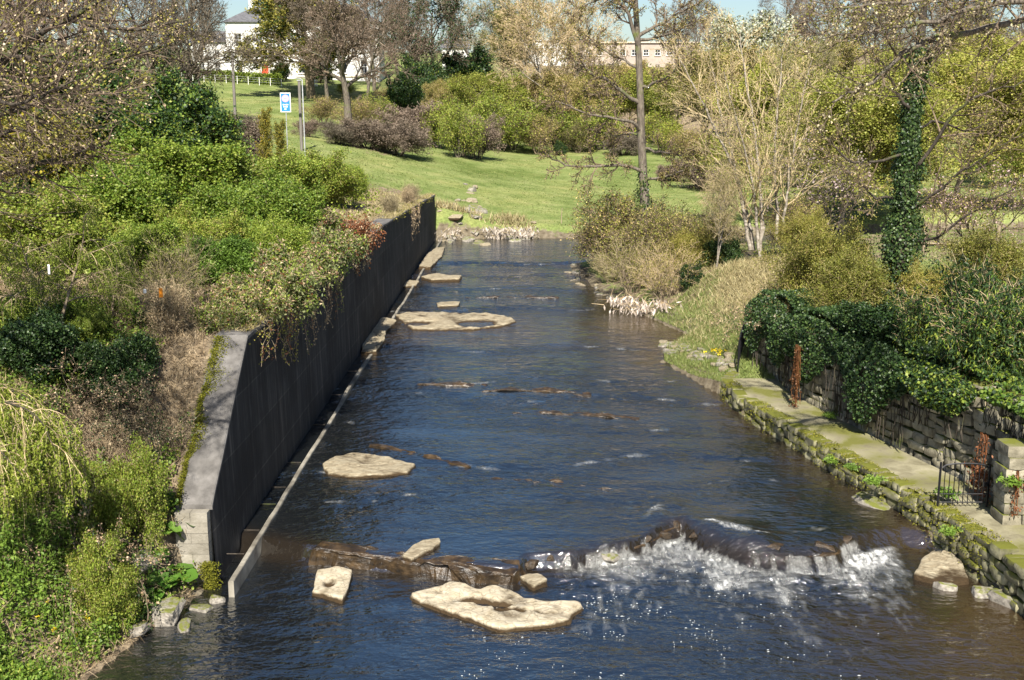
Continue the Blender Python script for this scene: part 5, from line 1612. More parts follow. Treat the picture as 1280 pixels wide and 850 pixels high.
# budding tree close by on the left; its trunk stands just outside the picture
bx_, by_ = -13.2, 24.0
b = (bx_, by_, gz(bx_, by_) - .1)
P = lambda px, py, Y: at_y(px, py, Y)
SUB = [(8, .1, 0, 24, .10, .5, 1.1, .12, .27, .42), (5, .18, .06, 8, .15, .4, 1.0, .35, .6, .5), (3, .2, .05, 0, 0, 0, 0, 0, 0, 0)]
custom_limbs('budding_tree', 41, b, [
    ([(bx_, by_, 7.2), P(-40, 225, 23.6), P(40, 207, 23), P(95, 193, 22.6), P(138, 178, 22.2)], .10),
    ([(bx_, by_, 8.6), P(-60, 130, 23.5), P(20, 60, 23), P(90, 20, 22.8), P(170, -20, 22.6)], .11),
    ([(bx_, by_, 9.2), P(-50, 60, 23.2), P(40, 70, 22.6), P(120, 85, 22), P(200, 60, 21.8)], .08),
    ([(bx_, by_, 8.2), P(-30, 150, 22.4), P(50, 130, 21.6), P(110, 110, 21.2), P(165, 120, 21)], .07),
    ([(bx_, by_, 7.8), P(-130, 230, 20.5), P(-75, 215, 19), P(-40, 190, 17.6), P(-25, 150, 16)], .07),
    ([(bx_, by_, 8.8), P(-160, 150, 20), P(-90, 110, 17.8), P(-50, 120, 16.6)], .06),
    ([(bx_, by_, 9.0), P(-150, 60, 20.5), P(-70, 50, 18), P(-35, 100, 17.6), P(5, 130, 17.4), P(50, 120, 17.2), P(92, 100, 17)], .06),
    ([(bx_, by_, 9.4), P(-140, 20, 20), P(-50, 30, 18.4), P(-10, 80, 18.2), P(35, 150, 18.2), P(80, 165, 18.1)], .05),
    ([(bx_, by_, 9.8), P(-50, 0, 24), P(60, 20, 25), P(160, 40, 26), P(235, 25, 26.5)], .09),
    ([(bx_, by_, 10.2), P(-40, -60, 23), P(40, -40, 23), P(120, -10, 23)], .09),
    ([(bx_, by_, 7.6), P(-30, 180, 22), P(20, 160, 21), P(60, 165, 20.6)], .06),
    ], [b, (bx_ - .1, by_, 6), (bx_ + .1, by_, 9), (bx_, by_ + .2, 13)], .3, SUB, 'bark_dark', 'twig_dark',
    [('bud_cream', .55, .05, .05, .3, .35, 0, (0,)), ('leaf_olive', 1.2, .055, .06, .3, .4, 0, (0,))], 'budding tree reaching in from the left edge with a dark bough and pale cream buds')

# dark ash with long drooping bough low on the left edge
bx_, by_ = -11.6, 20.2
b = (bx_, by_, gz(bx_, by_) - .1)
WEEP = [(7, .1, 0, 16, .15, .5, 1.2, .18, .4, .4), (6, .10, -.30, 7, .1, .3, .9, .5, .9, .6), (7, .06, -.6, 0, 0, 0, 0, 0, 0, 0)]
custom_limbs('willow_tree', 43, b, [
    ([(bx_, by_, 4.8), P(-20, 500, 20.2), P(25, 505, 19.9), P(60, 535, 19.6), P(88, 575, 19.4)], .028),
    ([(bx_, by_, 4.6), P(-30, 520, 19.6), P(10, 500, 19.2), P(45, 520, 18.9), P(70, 560, 18.7)], .028),
    ([(bx_, by_, 5.2), P(-40, 470, 20.6), P(20, 485, 20.9), P(62, 520, 20.9)], .028),
    ([(bx_, by_, 4.0), P(-40, 580, 19.0), P(-5, 560, 18.5), P(25, 590, 18.2)], .028),
    ], [b, (bx_ + .1, by_, 4), (bx_ - .2, by_, 6)], .16, WEEP, 'bark_dark', 'twig_straw',
    [('leaf_willow', 6.5, .065, .03, .2, .22, .9, (0,)), ('leaf_hawthorn', 1.2, .06, .04, .2, .25, .8, (0,))], 'weeping willow with yellow-green strands hanging over the near left bank')

# tree beside the bridge, outside the picture, whose shade falls on the near bank and water
put(T['haw_tree'], 'leafy_tree', (-12.0, 10.6, gz(-12.0, 10.6) - .1), 'leafy tree beside the bridge end, shading the near left bank', 'tree', None, 7.5 / T['haw_tree'][1], 1.0)
# twin ivy-clad trunks at the top left, and the bare trees about them
def ivy_on(path, r, n_, seed, size=.1):
    rng = np.random.default_rng(seed)
    pt = np.array(path)
    s = rng.random(n_) ** 1.1 * (len(pt) - 1)
    i = np.minimum(s.astype(int), len(pt) - 2)
    c = pt[i] + (pt[i + 1] - pt[i]) * (s - i)[:, None]
    a = rng.uniform(0, 2 * pi, n_)
    rr = r * (1.25 - .75 * s / (len(pt) - 1)) * (1 + .85 * fbm(np.stack([np.cos(a) * .8, np.sin(a) * .8, c[:, 2] * .9], -1), 1.6, 4, seed)) * (1 + .5 * (rng.random(n_) < .12)) * (.95 + .28 * vnoise(np.stack([c[:, 2] * 0, c[:, 2] * 0 + seed, c[:, 2] * 1.1], -1), 1.0, seed + 2)) * rng.uniform(.5, 1.1, n_) ** .5
    out = np.stack([np.cos(a), np.sin(a), np.zeros(n_)], -1)
    g_ = Geo()
    g_.leaves(c + out * rr[:, None], size, rng, .3, .45, 0, out=out * 1.2, droop=.3)
    return g_.mesh('ivy', M_['leaf_ivy'])

def ivy_tree(px, ytop, Y, proto, ivy_r, ivy_h, n_, label, size=.12, wide=1.0):
    root = put_px(T[proto], 'ivy_clad_tree', px, ytop, Y, label, 'tree', None, wide)
    s = root.scale[2]
    me_ = ivy_on([(0, 0, 0), (0, 0, ivy_h / 2 / s), (0, 0, ivy_h / s)], ivy_r / s, n_, int(px), size / s)
    link('ivy', me_, root)
    return root
ivy_tree(212, -60, 73, 'bare2', .75, 7, 2500, 'tall bare tree with a dark ivy-clad trunk above the glossy evergreens', .17)
ivy_tree(240, -70, 76, 'bare1', .6, 4.5, 2000, 'tall bare tree, ivy only at the foot of its trunk, beside the white wing', .17)
ivy_tree(165, -70, 80, 'bare2', .55, 5, 1500, 'tall bare tree with an ivy-clad trunk behind the dark evergreens', .17)

TREES = [
 ('bare2', 'bare_tree', 110, -60, 78, 1.0, 'tall bare tree behind the budding branches, above the broad dark evergreen'),
 ('bare1', 'bare_tree', 40, -80, 70, 1.0, 'tall bare tree at the left edge behind the golden shrub'),
 ('bare1', 'bare_tree', 5, -60, 84, 1.0, 'bare tree farthest left in the back row'),
 ('cedar', 'cedar_tree', 392, -60, 172, 1.2, 'olive-green cedar with level branches and tan trunk in front of the white house'),
 ('oak', 'bare_tree', 437, -25, 112, 1.0, 'bare tree with crooked tan trunk standing on the field edge above the brown thicket'),
 ('bare1', 'bare_tree', 258, -90, 125, .8, 'bare tree whose boughs hang across the white house'),
 ('bare2', 'bare_tree', 412, -40, 160, 1.0, 'bare brown tree right of the cedar, its twigs veiling the right half of the house'),
 ('bare1', 'bare_tree', 458, -45, 150, 1.0, 'bare grey tree on the hillside between the house and the tiled shed'),
 ('darktree', 'ivy_clad_tree', 543, -30, 180, 1.0, 'dark ivy-clad tree beside the small white house'),
 ('darktree', 'ivy_clad_tree', 515, -10, 172, .8, 'dark ivy-clad tree left of the small white house'),
 ('bare2', 'bare_tree', 470, -45, 188, 1.0, 'bare brown tree above the orange tiled roof'),
 ('bare3', 'bare_tree', 598, -30, 195, 1.0, 'forked mossy bare tree right of the small white house'),
 ('bud1', 'budding_tree', 632, 10, 190, .9, 'yellowish budding tree at the left end of the long white terrace'),
 ('bare1', 'bare_tree', 500, -35, 210, 1.0, 'bare tree standing behind the dark ivy-clad pair'),
 ('bare3', 'bare_tree', 682, -40, 182, .8, 'pale slender tree in front of the white terrace, with thin upright stems'),
 ('bare3', 'bare_tree', 705, -30, 150, 1.1, 'pale spreading tree in front of the terraces, open sky between its branches'),
 ('bare1', 'bare_tree', 842, -5, 205, .9, 'bare tree at the right end of the pinkish terrace'),
 ('bare1', 'bare_tree', 866, -10, 235, .8, 'bare tree on the skyline right of the terraces, its twigs against the sky'),
 ('bare2', 'bare_tree', 890, 5, 225, .9, 'bare tree on the skyline just left of the white blossom'),
 ('bare2', 'bare_tree', 1008, -10, 240, 1.2, 'bare tree in the second skyline row, right of the white blossom'),
 ('bare1', 'bare_tree', 1100, -10, 235, 1.2, 'bare tree in the second skyline row behind the ivy-clad trunk'),
 ('bare2', 'bare_tree', 1205, -10, 225, 1.2, 'bare tree in the second skyline row near the right edge'),
 ('white', 'blossom_tree', 945, 18, 150, 1.1, 'white blossoming tree high in the wood on the right'),
 ('bare1', 'bare_tree', 985, -20, 210, 1.1, 'lilac-brown bare tree on the skyline right of the white blossom'),
 ('bare2', 'bare_tree', 1030, -30, 205, 1.1, 'broad lilac-brown bare tree on the skyline above the pink blossom'),
 ('bare1', 'bare_tree', 1075, -30, 200, 1.1, 'bare tree on the skyline behind the lime-green tree'),
 ('bare2', 'bare_tree', 1125, -35, 190, 1.1, 'bare tree on the skyline behind the ivy-clad trunk'),
 ('bare1', 'bare_tree', 1180, -35, 185, 1.1, 'bare tree on the skyline right of the ivy-clad trunk'),
 ('bare2', 'bare_tree', 1230, -30, 175, 1.1, 'brown bare tree in the back row near the right edge'),
 ('bare1', 'bare_tree', 1278, -25, 165, 1.1, 'brown bare tree cut by the right edge of the back row'),
 ('bud1', 'budding_tree', 660, 95, 152, 1.1, 'yellow-brown budding tree below the white terrace'),
 ('green1', 'budding_tree', 612, 92, 150, 1.2, 'fresh green budding tree at the left of the field-edge wood'),
 ('green1', 'budding_tree', 740, 85, 154, 1.3, 'fresh green budding tree left of the alder trunk, below the pinkish terrace'),
 ('bud1', 'budding_tree', 700, 92, 148, 1.2, 'straw-coloured budding tree between the two fresh green ones'),
 ('bud1', 'budding_tree', 790, 78, 158, 1.2, 'straw-coloured budding tree directly behind the alder trunk'),
 ('green1', 'budding_tree', 835, 88, 150, 1.2, 'green budding tree just right of the alder trunk'),
 ('bud1', 'budding_tree', 880, 60, 140, 1.2, 'tan budding tree behind the left stems of the pale birch clump'),
 ('bud1', 'budding_tree', 930, 62, 130, 1.2, 'tan budding tree behind the middle of the pale birch clump'),
 ('green1', 'budding_tree', 985, 70, 125, 1.3, 'green-tan budding tree right of the pale birch clump'),
 ('bud1', 'budding_tree', 1030, 50, 135, 1.2, 'straw-coloured budding tree left of the lime-green tree'),
 ('bare3', 'bare_tree', 1000, 30, 120, .7, 'slim pale-stemmed bare tree right of the pale birch clump'),
 ('bud1', 'budding_tree', 1230, 40, 130, 1.3, 'brown budding tree behind the lime-green tree at the right'),
 ('lime', 'lime_tree', 1062, 70, 80, 1.35, 'bright lime-green tree left of the ivy-clad trunk'),
 ('lime', 'lime_tree', 1190, 50, 86, 1.5, 'larger bright lime-green tree right of the ivy-clad trunk'),
 ('pink', 'blossom_shrub', 1035, 165, 62, 1.0, 'pink blossoming shrub left of the ivy-clad trunk'),
 ('pink', 'blossom_shrub', 1232, 205, 58, 1.0, 'sparse pink blossoming shrub near the right edge of the lawn'),
]
for pr, nm, px, yt, Y, wide, lab in TREES:
    put_px(T[pr], nm, px, yt, Y, lab, 'tree' if nm.endswith('tree') else 'shrub', None, wide)

# shrubs along the field edges and the foot of the hill
MID = [
 ('straw', 'twiggy_shrub', 405, 120, 138, 1.4, 'twiggy shrub on the hillside right of the two wooden poles'),
 ('green2', 'hawthorn_bush', 480, 118, 142, 1.1, 'small green hawthorn on the hillside above the brown thicket'),
 ('thorn', 'bare_bush', 520, 128, 130, 1.4, 'bare brown bush on the hillside behind the right end of the thicket'),
 ('straw', 'twiggy_shrub', 448, 122, 135, 1.3, 'tan twiggy shrub directly behind the crooked field tree'),
 ('bud1', 'budding_shrub', 555, 100, 150, 1.0, 'loose budding shrub behind the lone bright green hawthorn'),
 ('green2', 'hawthorn_bush', 548, 122, 128, .9, 'pale green hawthorn touching the left side of the lone bright one'),
 ('thorn', 'bare_bush', 385, 150, 112, 1.2, 'low bare bush in the grass between the lamp post and the thicket'),
 ('thorn', 'brown_thicket', 462, 146, 108, 1.5, 'dark brown thicket at the foot of the crooked field tree'),
 ('thorn', 'brown_thicket', 498, 152, 108, 1.5, 'dark brown thicket right of the first, where it meets the field'),
 ('thorn', 'brown_thicket', 425, 152, 106, 1.3, 'dark brown thicket left of the crooked field tree'),
 ('green2', 'hawthorn_bush', 572, 128, 118, .75, 'lone bright green hawthorn at the edge of the open field'),
 ('thorn', 'bare_bush', 597, 145, 120, .8, 'small bare bush leaning on the lone bright green hawthorn'),
 ('straw', 'twiggy_shrub', 520, 150, 135, 1.0, 'pale twiggy shrub on the hillside behind the brown thicket'),
 ('straw', 'twiggy_shrub', 545, 140, 140, .9, 'pale twiggy shrub left of the lone bright hawthorn'),
 ('green2', 'hawthorn_bush', 610, 118, 140, 1.1, 'rounded green hawthorn at the foot of the field-edge wood'),
 ('green2', 'hawthorn_bush', 640, 128, 143, 1.0, 'green hawthorn right of the rounded one'),
 ('straw', 'twiggy_shrub', 672, 140, 140, 1.1, 'pale tangled shrub at the field edge left of the dark bush'),
 ('green2', 'hawthorn_bush', 690, 120, 148, 1.1, 'green hawthorn behind the pale tangled shrub'),
 ('yew', 'dark_bush', 700, 176, 139, .8, 'low dark bush at the bottom of the field-edge wood'),
 ('straw', 'twiggy_shrub', 722, 150, 142, 1.1, 'tan shrub right of the low dark bush'),
 ('green2', 'hawthorn_bush', 752, 128, 145, 1.2, 'green hawthorn left of the alder trunk at the field edge'),
 ('thorn', 'bare_bush', 778, 165, 138, 1.3, 'brown leafless bush behind the lower alder boughs'),
 ('green2', 'hawthorn_bush', 835, 140, 140, 1.2, 'green hawthorn right of the alder trunk at the field edge'),
 ('straw', 'twiggy_shrub', 862, 160, 130, 1.3, 'straw-coloured shrub between alder and birch clump'),
 ('thorn', 'brown_thicket', 880, 198, 105, 1.4, 'reddish brown thicket seen under the birch boughs'),
 ('thorn', 'brown_thicket', 838, 205, 112, 1.3, 'reddish brown thicket right of the alder trunk'),
 ('straw', 'twiggy_shrub', 930, 170, 115, 1.3, 'straw-coloured shrub behind the birch stems'),
 ('straw', 'twiggy_shrub', 1000, 180, 105, 1.3, 'straw-coloured shrub left of the pink blossom'),
 ('green2', 'hawthorn_bush', 1265, 165, 105, 1.3, 'green hawthorn at the right edge behind the lawn'),
 ('straw', 'twiggy_shrub', 1215, 180, 112, 1.3, 'pale shrub behind the lawn right of the ivy-clad trunk'),
 ('green2', 'hawthorn_bush', 1090, 170, 108, 1.2, 'green hawthorn behind the ivy-clad trunk'),
 ('yew', 'dark_bush', 530, 72, 168, .7, 'dark green bush below the ivy-clad tree on the hill'),
 ('yew', 'dark_bush', 504, 95, 162, .8, 'broad dark bush at the top of the hillside grass'),
 ('yew', 'dark_bush', 588, 62, 185, .9, 'dark bush right of the small white house'),
 ('yew', 'dark_bush', 356, 78, 193, .9, 'black-green yew in front of the white house, left of the cedar trunk'),
 ('yew', 'dark_bush', 402, 76, 194, 1.1, 'black-green yew right of the cedar trunk'),
 ('green2', 'hawthorn_bush', 432, 100, 180, 1.0, 'green bush right of the white picket gate'),
 ('straw', 'twiggy_shrub', 262, 88, 192, 1.0, 'pale round shrub below the white wing of the house'),
 ('thorn', 'bare_bush', 460, 118, 160, 1.2, 'bare brown bush on the hillside below the tiled roof'),
 ('straw', 'twiggy_shrub', 485, 108, 165, 1.1, 'tan bush on the hillside left of the broad dark bush'),
 ('green2', 'hawthorn_bush', 655, 88, 175, 1.2, 'green bush beneath the white terrace'),
 ('straw', 'twiggy_shrub', 690, 82, 180, 1.2, 'tan bush beneath the white terrace'),
 ('straw', 'twiggy_shrub', 760, 78, 190, 1.3, 'tan bush beneath the pinkish terrace'),
 ('green2', 'hawthorn_bush', 810, 82, 185, 1.2, 'green bush beneath the right end of the pinkish terrace'),
]
for pr, nm, px, yt, Y, wide, lab in MID:
    put_px(T[pr], nm, px, yt, Y, lab, 'shrub', None, wide)

# clipped garden hedge before the white house
x0, x1 = at_y(225, 110, 188)[0], at_y(352, 110, 188)[0]
hb = (x0, 188, gz(x0, 188))
rng = np.random.default_rng(5)
g = Geo()
n = 9000
hx = rng.uniform(x0, x1, n)
hz_ = ground_z(hx, np.full(n, 188.0)) + rng.uniform(0, 1, n) ** .7 * 1.7 * (1 + .12 * fbm(np.stack([hx, hx * 0, hx * 0], -1), .5, 3, 2))
g.leaves(np.stack([hx, 188 + rng.normal(size=n) * .45, hz_], -1) - np.array(hb), .26, rng, .6, .42)
tag(link('garden_hedge', g.mesh('garden_hedge', M_['leaf_hawthorn']), None, hb), 'long low clipped green hedge in front of the white house', 'hedge')

# ---------------------------------------------------------------- heroes on the right bank
# alder with level, up-curving boughs
AY = 57
ax_ = at_y(812, 300, AY)[0]
az = gz(ax_, AY)
b = (ax_, AY, az - .1)
Q = lambda px, py, dy=0.0: at_y(px, py, AY + dy)
ALD = [(8, .1, 0, 15, .22, .5, 1.1, .16, .34, .45), (5, .16, .08, 8, .15, .4, 1.0, .35, .6, .5), (3, .2, .05, 4, .1, .4, .9, .4, .7, .5), (2, .2, 0, 0, 0, 0, 0, 0, 0, 0)]
trunk = [b, Q(808, 300), Q(806, 250), Q(803, 205), Q(801, 150), Q(800, 100), Q(797, 50), Q(794, 0), Q(792, -60), Q(790, -120)]
custom_limbs('alder_tree', 51, b, [
    ([Q(805, 215), Q(795, 210, -.3), Q(770, 205, -.8), Q(735, 210, -1.4), Q(700, 205, -2), Q(680, 190, -2.3)], 0.105),
    ([Q(801, 130), Q(780, 117, -.4), Q(762, 100, -.6), Q(745, 95, -.9), Q(720, 78, -1.2), Q(712, 70, -1.3)], 0.112),
    ([Q(801, 128), Q(785, 122, .4), Q(755, 118, .8), Q(730, 117, 1.1)], 0.075),
    ([Q(803, 165), Q(790, 152, -.5), Q(760, 146, -1), Q(735, 143, -1.2), Q(705, 130, -1.6), Q(690, 125, -1.8)], 0.090),
    ([Q(801, 110), Q(815, 105, -.4), Q(830, 98, -.8), Q(850, 80, -1.2), Q(868, 60, -1.4)], 0.090),
    ([Q(798, 60), Q(785, 20, -.4), Q(780, 5, -.5), Q(770, -30, -.6)], 0.120),
    ([Q(798, 45), Q(815, 35, .4), Q(840, 20, .9), Q(880, 0, 1.5), Q(900, -20, 1.8)], 0.105),
    ([Q(797, 50), Q(820, 48, .4), Q(850, 38, -.6), Q(885, 15, -1)], 0.090),
    ([Q(805, 185), Q(830, 190, -.6), Q(860, 195, -1), Q(880, 190, -1.2)], 0.075),
    ([Q(806, 225), Q(830, 222, -.6), Q(850, 215, -1.3), Q(875, 212, -1.6)], 0.075),
    ([Q(803, 175), Q(790, 165, .6), Q(765, 172, 1.2), Q(740, 168, 1.7)], 0.075),
    ([Q(795, 10), Q(775, -5, .5), Q(740, 0, 1), Q(715, 20, 1.2)], 0.075),
    ([Q(799, 85), Q(780, 75, .5), Q(750, 60, 1), Q(728, 40, 1.3)], 0.075),
    ], trunk, .27, ALD, 'bark_grey', 'twig_brown', [('leaf_olive', .9, .07, .07, .3, .4, 0, (0,)), ('twig_gold', .6, .06, .06, .2, .3, 0, (0,))],
    'tall alder with a mossy trunk and long level bare boughs on the right bank', minr=.013)
root = [o_ for o_ in bpy.data.objects if o_.name == 'alder_tree'][0]
link('ivy', ivy_on([np.array(p_) - np.array(b) for p_ in trunk[:4]], .42, 900, 8, .11), root)

# pale birch clump on the grassy mound
BY = 52
bx0 = at_y(950, 300, BY)[0]
b = (bx0, BY, gz(bx0, BY) - .1)
Q = lambda px, py, dy=0.0: at_y(px, py, BY + dy)
BIR = [(8, .1, 0, 14, .12, .35, .8, .22, .42, .45), (6, .12, .04, 6, .15, .3, .8, .35, .6, .5), (4, .15, 0, 4, .1, .3, .8, .4, .7, .5), (2, .15, 0, 0, 0, 0, 0, 0, 0, 0)]
custom_limbs('birch_clump', 53, b, [
    ([Q(938, 312), Q(932, 285), Q(926, 240), Q(905, 180), Q(885, 140), Q(868, 110), Q(850, 75)], .10),
    ([Q(942, 312, .3), Q(934, 270, .4), Q(915, 190, .6), Q(902, 150, .8), Q(895, 110, 1), Q(885, 60, 1.2)], .085),
    ([b, Q(954, 280), Q(950, 230), Q(945, 180), Q(938, 130), Q(930, 80), Q(925, 40)], .09),
    ([Q(972, 300, .5), Q(972, 270, .5), Q(970, 235, .6), Q(968, 190, .8), Q(972, 140, 1), Q(975, 100, 1.2), Q(980, 60, 1.4)], .085),
    ([Q(978, 300, -.3), Q(980, 270, -.4), Q(984, 240, -.5), Q(990, 200, -.7), Q(998, 150, -.9), Q(1005, 110, -1), Q(1015, 75, -1.2)], .075),
    ([Q(948, 312, -.4), Q(946, 270, -.4), Q(942, 240, -.6), Q(935, 200, -1), Q(918, 140, -1.6), Q(905, 90, -2)], .08),
    ], [b, Q(951, 300), Q(952, 280), Q(950, 250)], .1, BIR, 'bark_pale', 'twig_straw', [('twig_gold', 1.1, .055, .14, .2, .3, .1, (0, 1)), ('leaf_lime', 1.3, .055, .15, .3, .4, 0, (0,))],
    'clump of pale birch stems with a golden-tan haze of catkins on the grassy mound', cat='tree', minr=.008)

# tall trunk thickly clad in ivy behind the boundary wall
IY = 35
ix = at_y(1120, 380, IY)[0]
b = (ix, IY, gz(ix, IY) - .1)
Q = lambda px, py, dy=0.0: at_y(px, py, IY + dy)
trunk = [b, Q(1122, 330), Q(1128, 280), Q(1133, 220), Q(1138, 160), Q(1143, 110), Q(1150, 60), Q(1155, 10), Q(1158, -60)]
custom_limbs('ivy_clad_tree', 55, b, [
    ([Q(1133, 220), Q(1160, 190, -.4), Q(1195, 140, -.9), Q(1225, 118, -1.2), Q(1262, 110, -1.4), Q(1300, 90, -1.6)], .07),
    ([Q(1128, 270), Q(1165, 245, -.6), Q(1200, 215, -1.2), Q(1240, 190, -1.8), Q(1290, 160, -2.2)], .06),
    ([Q(1140, 140), Q(1120, 118, -.4), Q(1112, 95, -.6), Q(1095, 70, -.9), Q(1075, 40, -1.1)], .06),
    ([Q(1135, 190), Q(1100, 200, -.6), Q(1065, 205, -1), Q(1040, 180, -1.3), Q(1012, 150, -1.6)], .05),
    ([Q(1130, 250), Q(1090, 245, .5), Q(1060, 215, 1), Q(1030, 190, 1.4)], .05),
    ([Q(1126, 300), Q(1170, 300, -.8), Q(1210, 265, -1.5), Q(1270, 235, -2.2)], .06),
    ([Q(1146, 90), Q(1170, 60, -.4), Q(1200, 40, -.8), Q(1240, 30, -1)], .06),
    ([Q(1150, 60), Q(1130, 30, .4), Q(1110, -10, .7)], .06),
    ([Q(1138, 165), Q(1170, 150, .6), Q(1205, 165, 1.1), Q(1250, 150, 1.6)], .05),
    ], trunk, .26, [(8, .1, 0, 11, .2, .5, 1.1, .2, .4, .42), (5, .16, .05, 6, .15, .4, 1.0, .35, .6, .5), (3, .2, .03, 4, .1, .4, .9, .4, .7, .5), (2, .2, 0, 0, 0, 0, 0, 0, 0, 0)], 'bark_dark', 'twig_brown',
    [('leaf_olive', 1.1, .06, .07, .3, .4, 0, (0,)), ('twig_gold', .5, .05, .06, .2, .3, 0, (0,))], 'tall tree with a trunk thickly clad in dark ivy behind the high stone wall', minr=.006)
root = [o_ for o_ in bpy.data.objects if o_.name.startswith('ivy_clad_tree') and abs(o_.location[1] - IY) < .1][0]
link('ivy', ivy_on([np.array(p_) - np.array(b) for p_ in trunk[:7]], .52, 17000, 9, .085), root)

# overhanging tree at the upper right; the trunk stands outside the picture
ox, oy = 13.6, 22.5
b = (ox, oy, gz(ox, oy) - .1)
Q = lambda px, py, Y: at_y(px, py, Y)
OVR = [(8, .1, 0, 23, .12, .5, 1.1, .08, .19, .36), (5, .18, .05, 9, .15, .4, 1.0, .35, .6, .5), (3, .2, .05, 0, 0, 0, 0, 0, 0, 0)]
custom_limbs('budding_tree', 57, b, [
    ([(ox, oy, 11.5), Q(1290, 18, 22.5), Q(1220, 38, 22), Q(1165, 46, 21.6), Q(1130, 65, 21.2), Q(1095, 100, 20.8), Q(1070, 112, 20.6), Q(1040, 128, 20.4)], .075),
    ([(ox, oy, 11.8), Q(1285, -5, 22), Q(1210, 15, 21.4), Q(1150, 30, 21), Q(1090, 40, 20.8), Q(1030, 48, 20.6)], .07),
    ([(ox, oy, 12), Q(1290, -10, 21), Q(1200, -5, 20.5), Q(1120, 5, 20), Q(1050, 10, 19.8)], .06),
    ([(ox, oy, 12.2), Q(1280, -30, 23), Q(1180, -20, 24), Q(1080, 0, 25), Q(1030, 20, 25)], .06),
    ], [b, (ox + .1, oy, 7), (ox, oy, 11), (ox - .1, oy, 14)], .28, OVR, 'bark_grey', 'twig_brown',
    [('bud_cream', 1.0, .05, .05, .3, .38, 0, (0,)), ('leaf_olive', .9, .05, .07, .3, .35, 0, (0,)), ('leaf_olive', .5, .055, .06, .3, .4, 0, (0,))], 'budding tree reaching in over the river from the upper right with cream buds')

# shrubs and ivy crowding the top of the boundary wall
RB = [
 ('olive', 'olive_shrub', 1042, 278, 37.5, .9, 'olive-green twiggy shrub left of the ivy-clad trunk'),
 ('olive', 'olive_shrub', 1078, 310, 35, .9, 'olive-green shrub at the foot of the ivy-clad trunk'),
 ('olive', 'olive_shrub', 1012, 330, 39, .8, 'olive-green shrub above the end of the railing'),
 ('olive', 'olive_shrub', 1178, 330, 34, 1.0, 'olive-green shrub right of the ivy-clad trunk'),
 ('olive', 'olive_shrub', 1248, 285, 36, 1.0, 'tall olive-green shrub near the right edge in front of the lawn'),
 ('bamboo', 'bamboo_clump', 1225, 345, 27.0, .8, 'bamboo-like clump with narrow bright leaves above the gate'),
 ('bamboo', 'bamboo_clump', 1275, 318, 28.5, .8, 'bamboo-like clump cut by the right edge of the picture'),
 ('bamboo', 'bamboo_clump', 1180, 362, 29.5, .8, 'bamboo-like clump left of the brighter one, over the stone wall'),
 ('laurel', 'glossy_shrub', 1150, 385, 30.5, 1.1, 'dark glossy shrub below the ivy-clad trunk'),
 ('laurel', 'glossy_shrub', 1070, 388, 33, 1.2, 'glossy dark shrub over the middle of the stone wall'),
 ('laurel', 'glossy_shrub', 1110, 382, 31.5, 1.1, 'dark glossy shrub left of the bamboo-like clumps'),
 ('laurel', 'glossy_shrub', 990, 368, 36.8, 1.0, 'dark shrub with reddish twigs behind the iron railing'),
 ('bramble', 'bramble_bush', 975, 352, 38.5, 1.0, 'brown brambly shrub at the top of the railing'),
 ('scrub', 'twiggy_shrub', 958, 348, 41.5, .7, 'grey twiggy shrub on the mound behind the railing'),
]
for pr, nm, px, yt, Y, wide, lab in RB:
    put_px(T[pr], nm, px, yt, Y, lab, 'shrub', None, wide)

rng = np.random.default_rng(61)
def ivy_sheet(y0, y1, ztop_off, drop, n_, label, mats=('leaf_ivy', 'leaf_dark', 'leaf_ivy'), size=.085, bulge=.6):
    """ivy lying over the top of the boundary wall and hanging down its river side"""
    xc = right_edge((y0 + y1) / 2) + 1.9
    b_ = (float(xc), (y0 + y1) / 2, 2.2)
    root = empty('wall_ivy', b_, label, 'ivy')
    yy = rng.uniform(y0, y1, n_)
    s = rng.random(n_) ** .9
    edge = np.sin(pi * (yy - y0) / (y1 - y0)) ** .5
    lump = fbm(np.stack([yy, s * 2, yy * 0], -1), .9, 3, int(y0 * 3))
    zt = np.array([btop(v) for v in yy]) + ztop_off * edge
    hang = s < .68
    t = np.where(hang, s / .68, (s - .68) / .32)
    z_ = np.where(hang, zt - drop * edge * t * (.75 + .5 * lump), zt + .1 + .2 * lump + .1 * rng.random(n_))
    x_ = np.where(hang, -.12 - bulge * edge * np.sin(pi * np.clip(t * .8 + .1, 0, 1)) * (.6 + .8 * lump) * rng.uniform(.5, 1.05, n_), t * 1.1)
    Pp = np.stack([right_edge(yy) + 1.95 + x_, yy, z_], -1) - np.array(b_)
    gl = Geo()
    k = rng.integers(0, len(mats), n_)
    for q in range(len(mats)):
        gl.leaves(Pp[k == q], size, rng, .25, .45, q, out=np.array([-.7, -.4, .2]), droop=.3)
    gs = Geo()
    for _ in range(26):
        y_ = rng.uniform(y0 + .1, y1 - .1)
        m_ = 6
        zz = np.linspace(btop(y_) + .1, max(1.1, btop(y_) - drop), m_)
        gs.path(np.stack([right_edge(y_) + 1.85 - .1 * rng.random(m_), y_ + np.cumsum(rng.normal(size=m_) * .06), zz], -1) - np.array(b_), .012, 3)
    link('stems', gs.mesh('stems', M_['bark_dark']), root)
    link('foliage', gl.mesh('foliage', [M_[m] for m in mats]), root)
ivy_sheet(34.6, 38.4, .7, 2.7, 8500, 'ivy beside the iron railing, covering the far end of the stone wall')
ivy_sheet(31.2, 35.2, .6, 2.6, 11000, 'ivy mass over the stone wall, left of the rust-red dead creeper', mats=('leaf_ivy', 'leaf_dark', 'leaf_ivy'))
ivy_sheet(28.2, 31.8, .5, 2.3, 10500, 'broad ivy mass hanging over the middle of the stone wall')
ivy_sheet(25.8, 28.8, .35, 1.35, 7000, 'short ivy fringe along the top of the stone wall below the bamboo-like clumps', mats=('leaf_ivy', 'leaf_hawthorn', 'leaf_dark'))
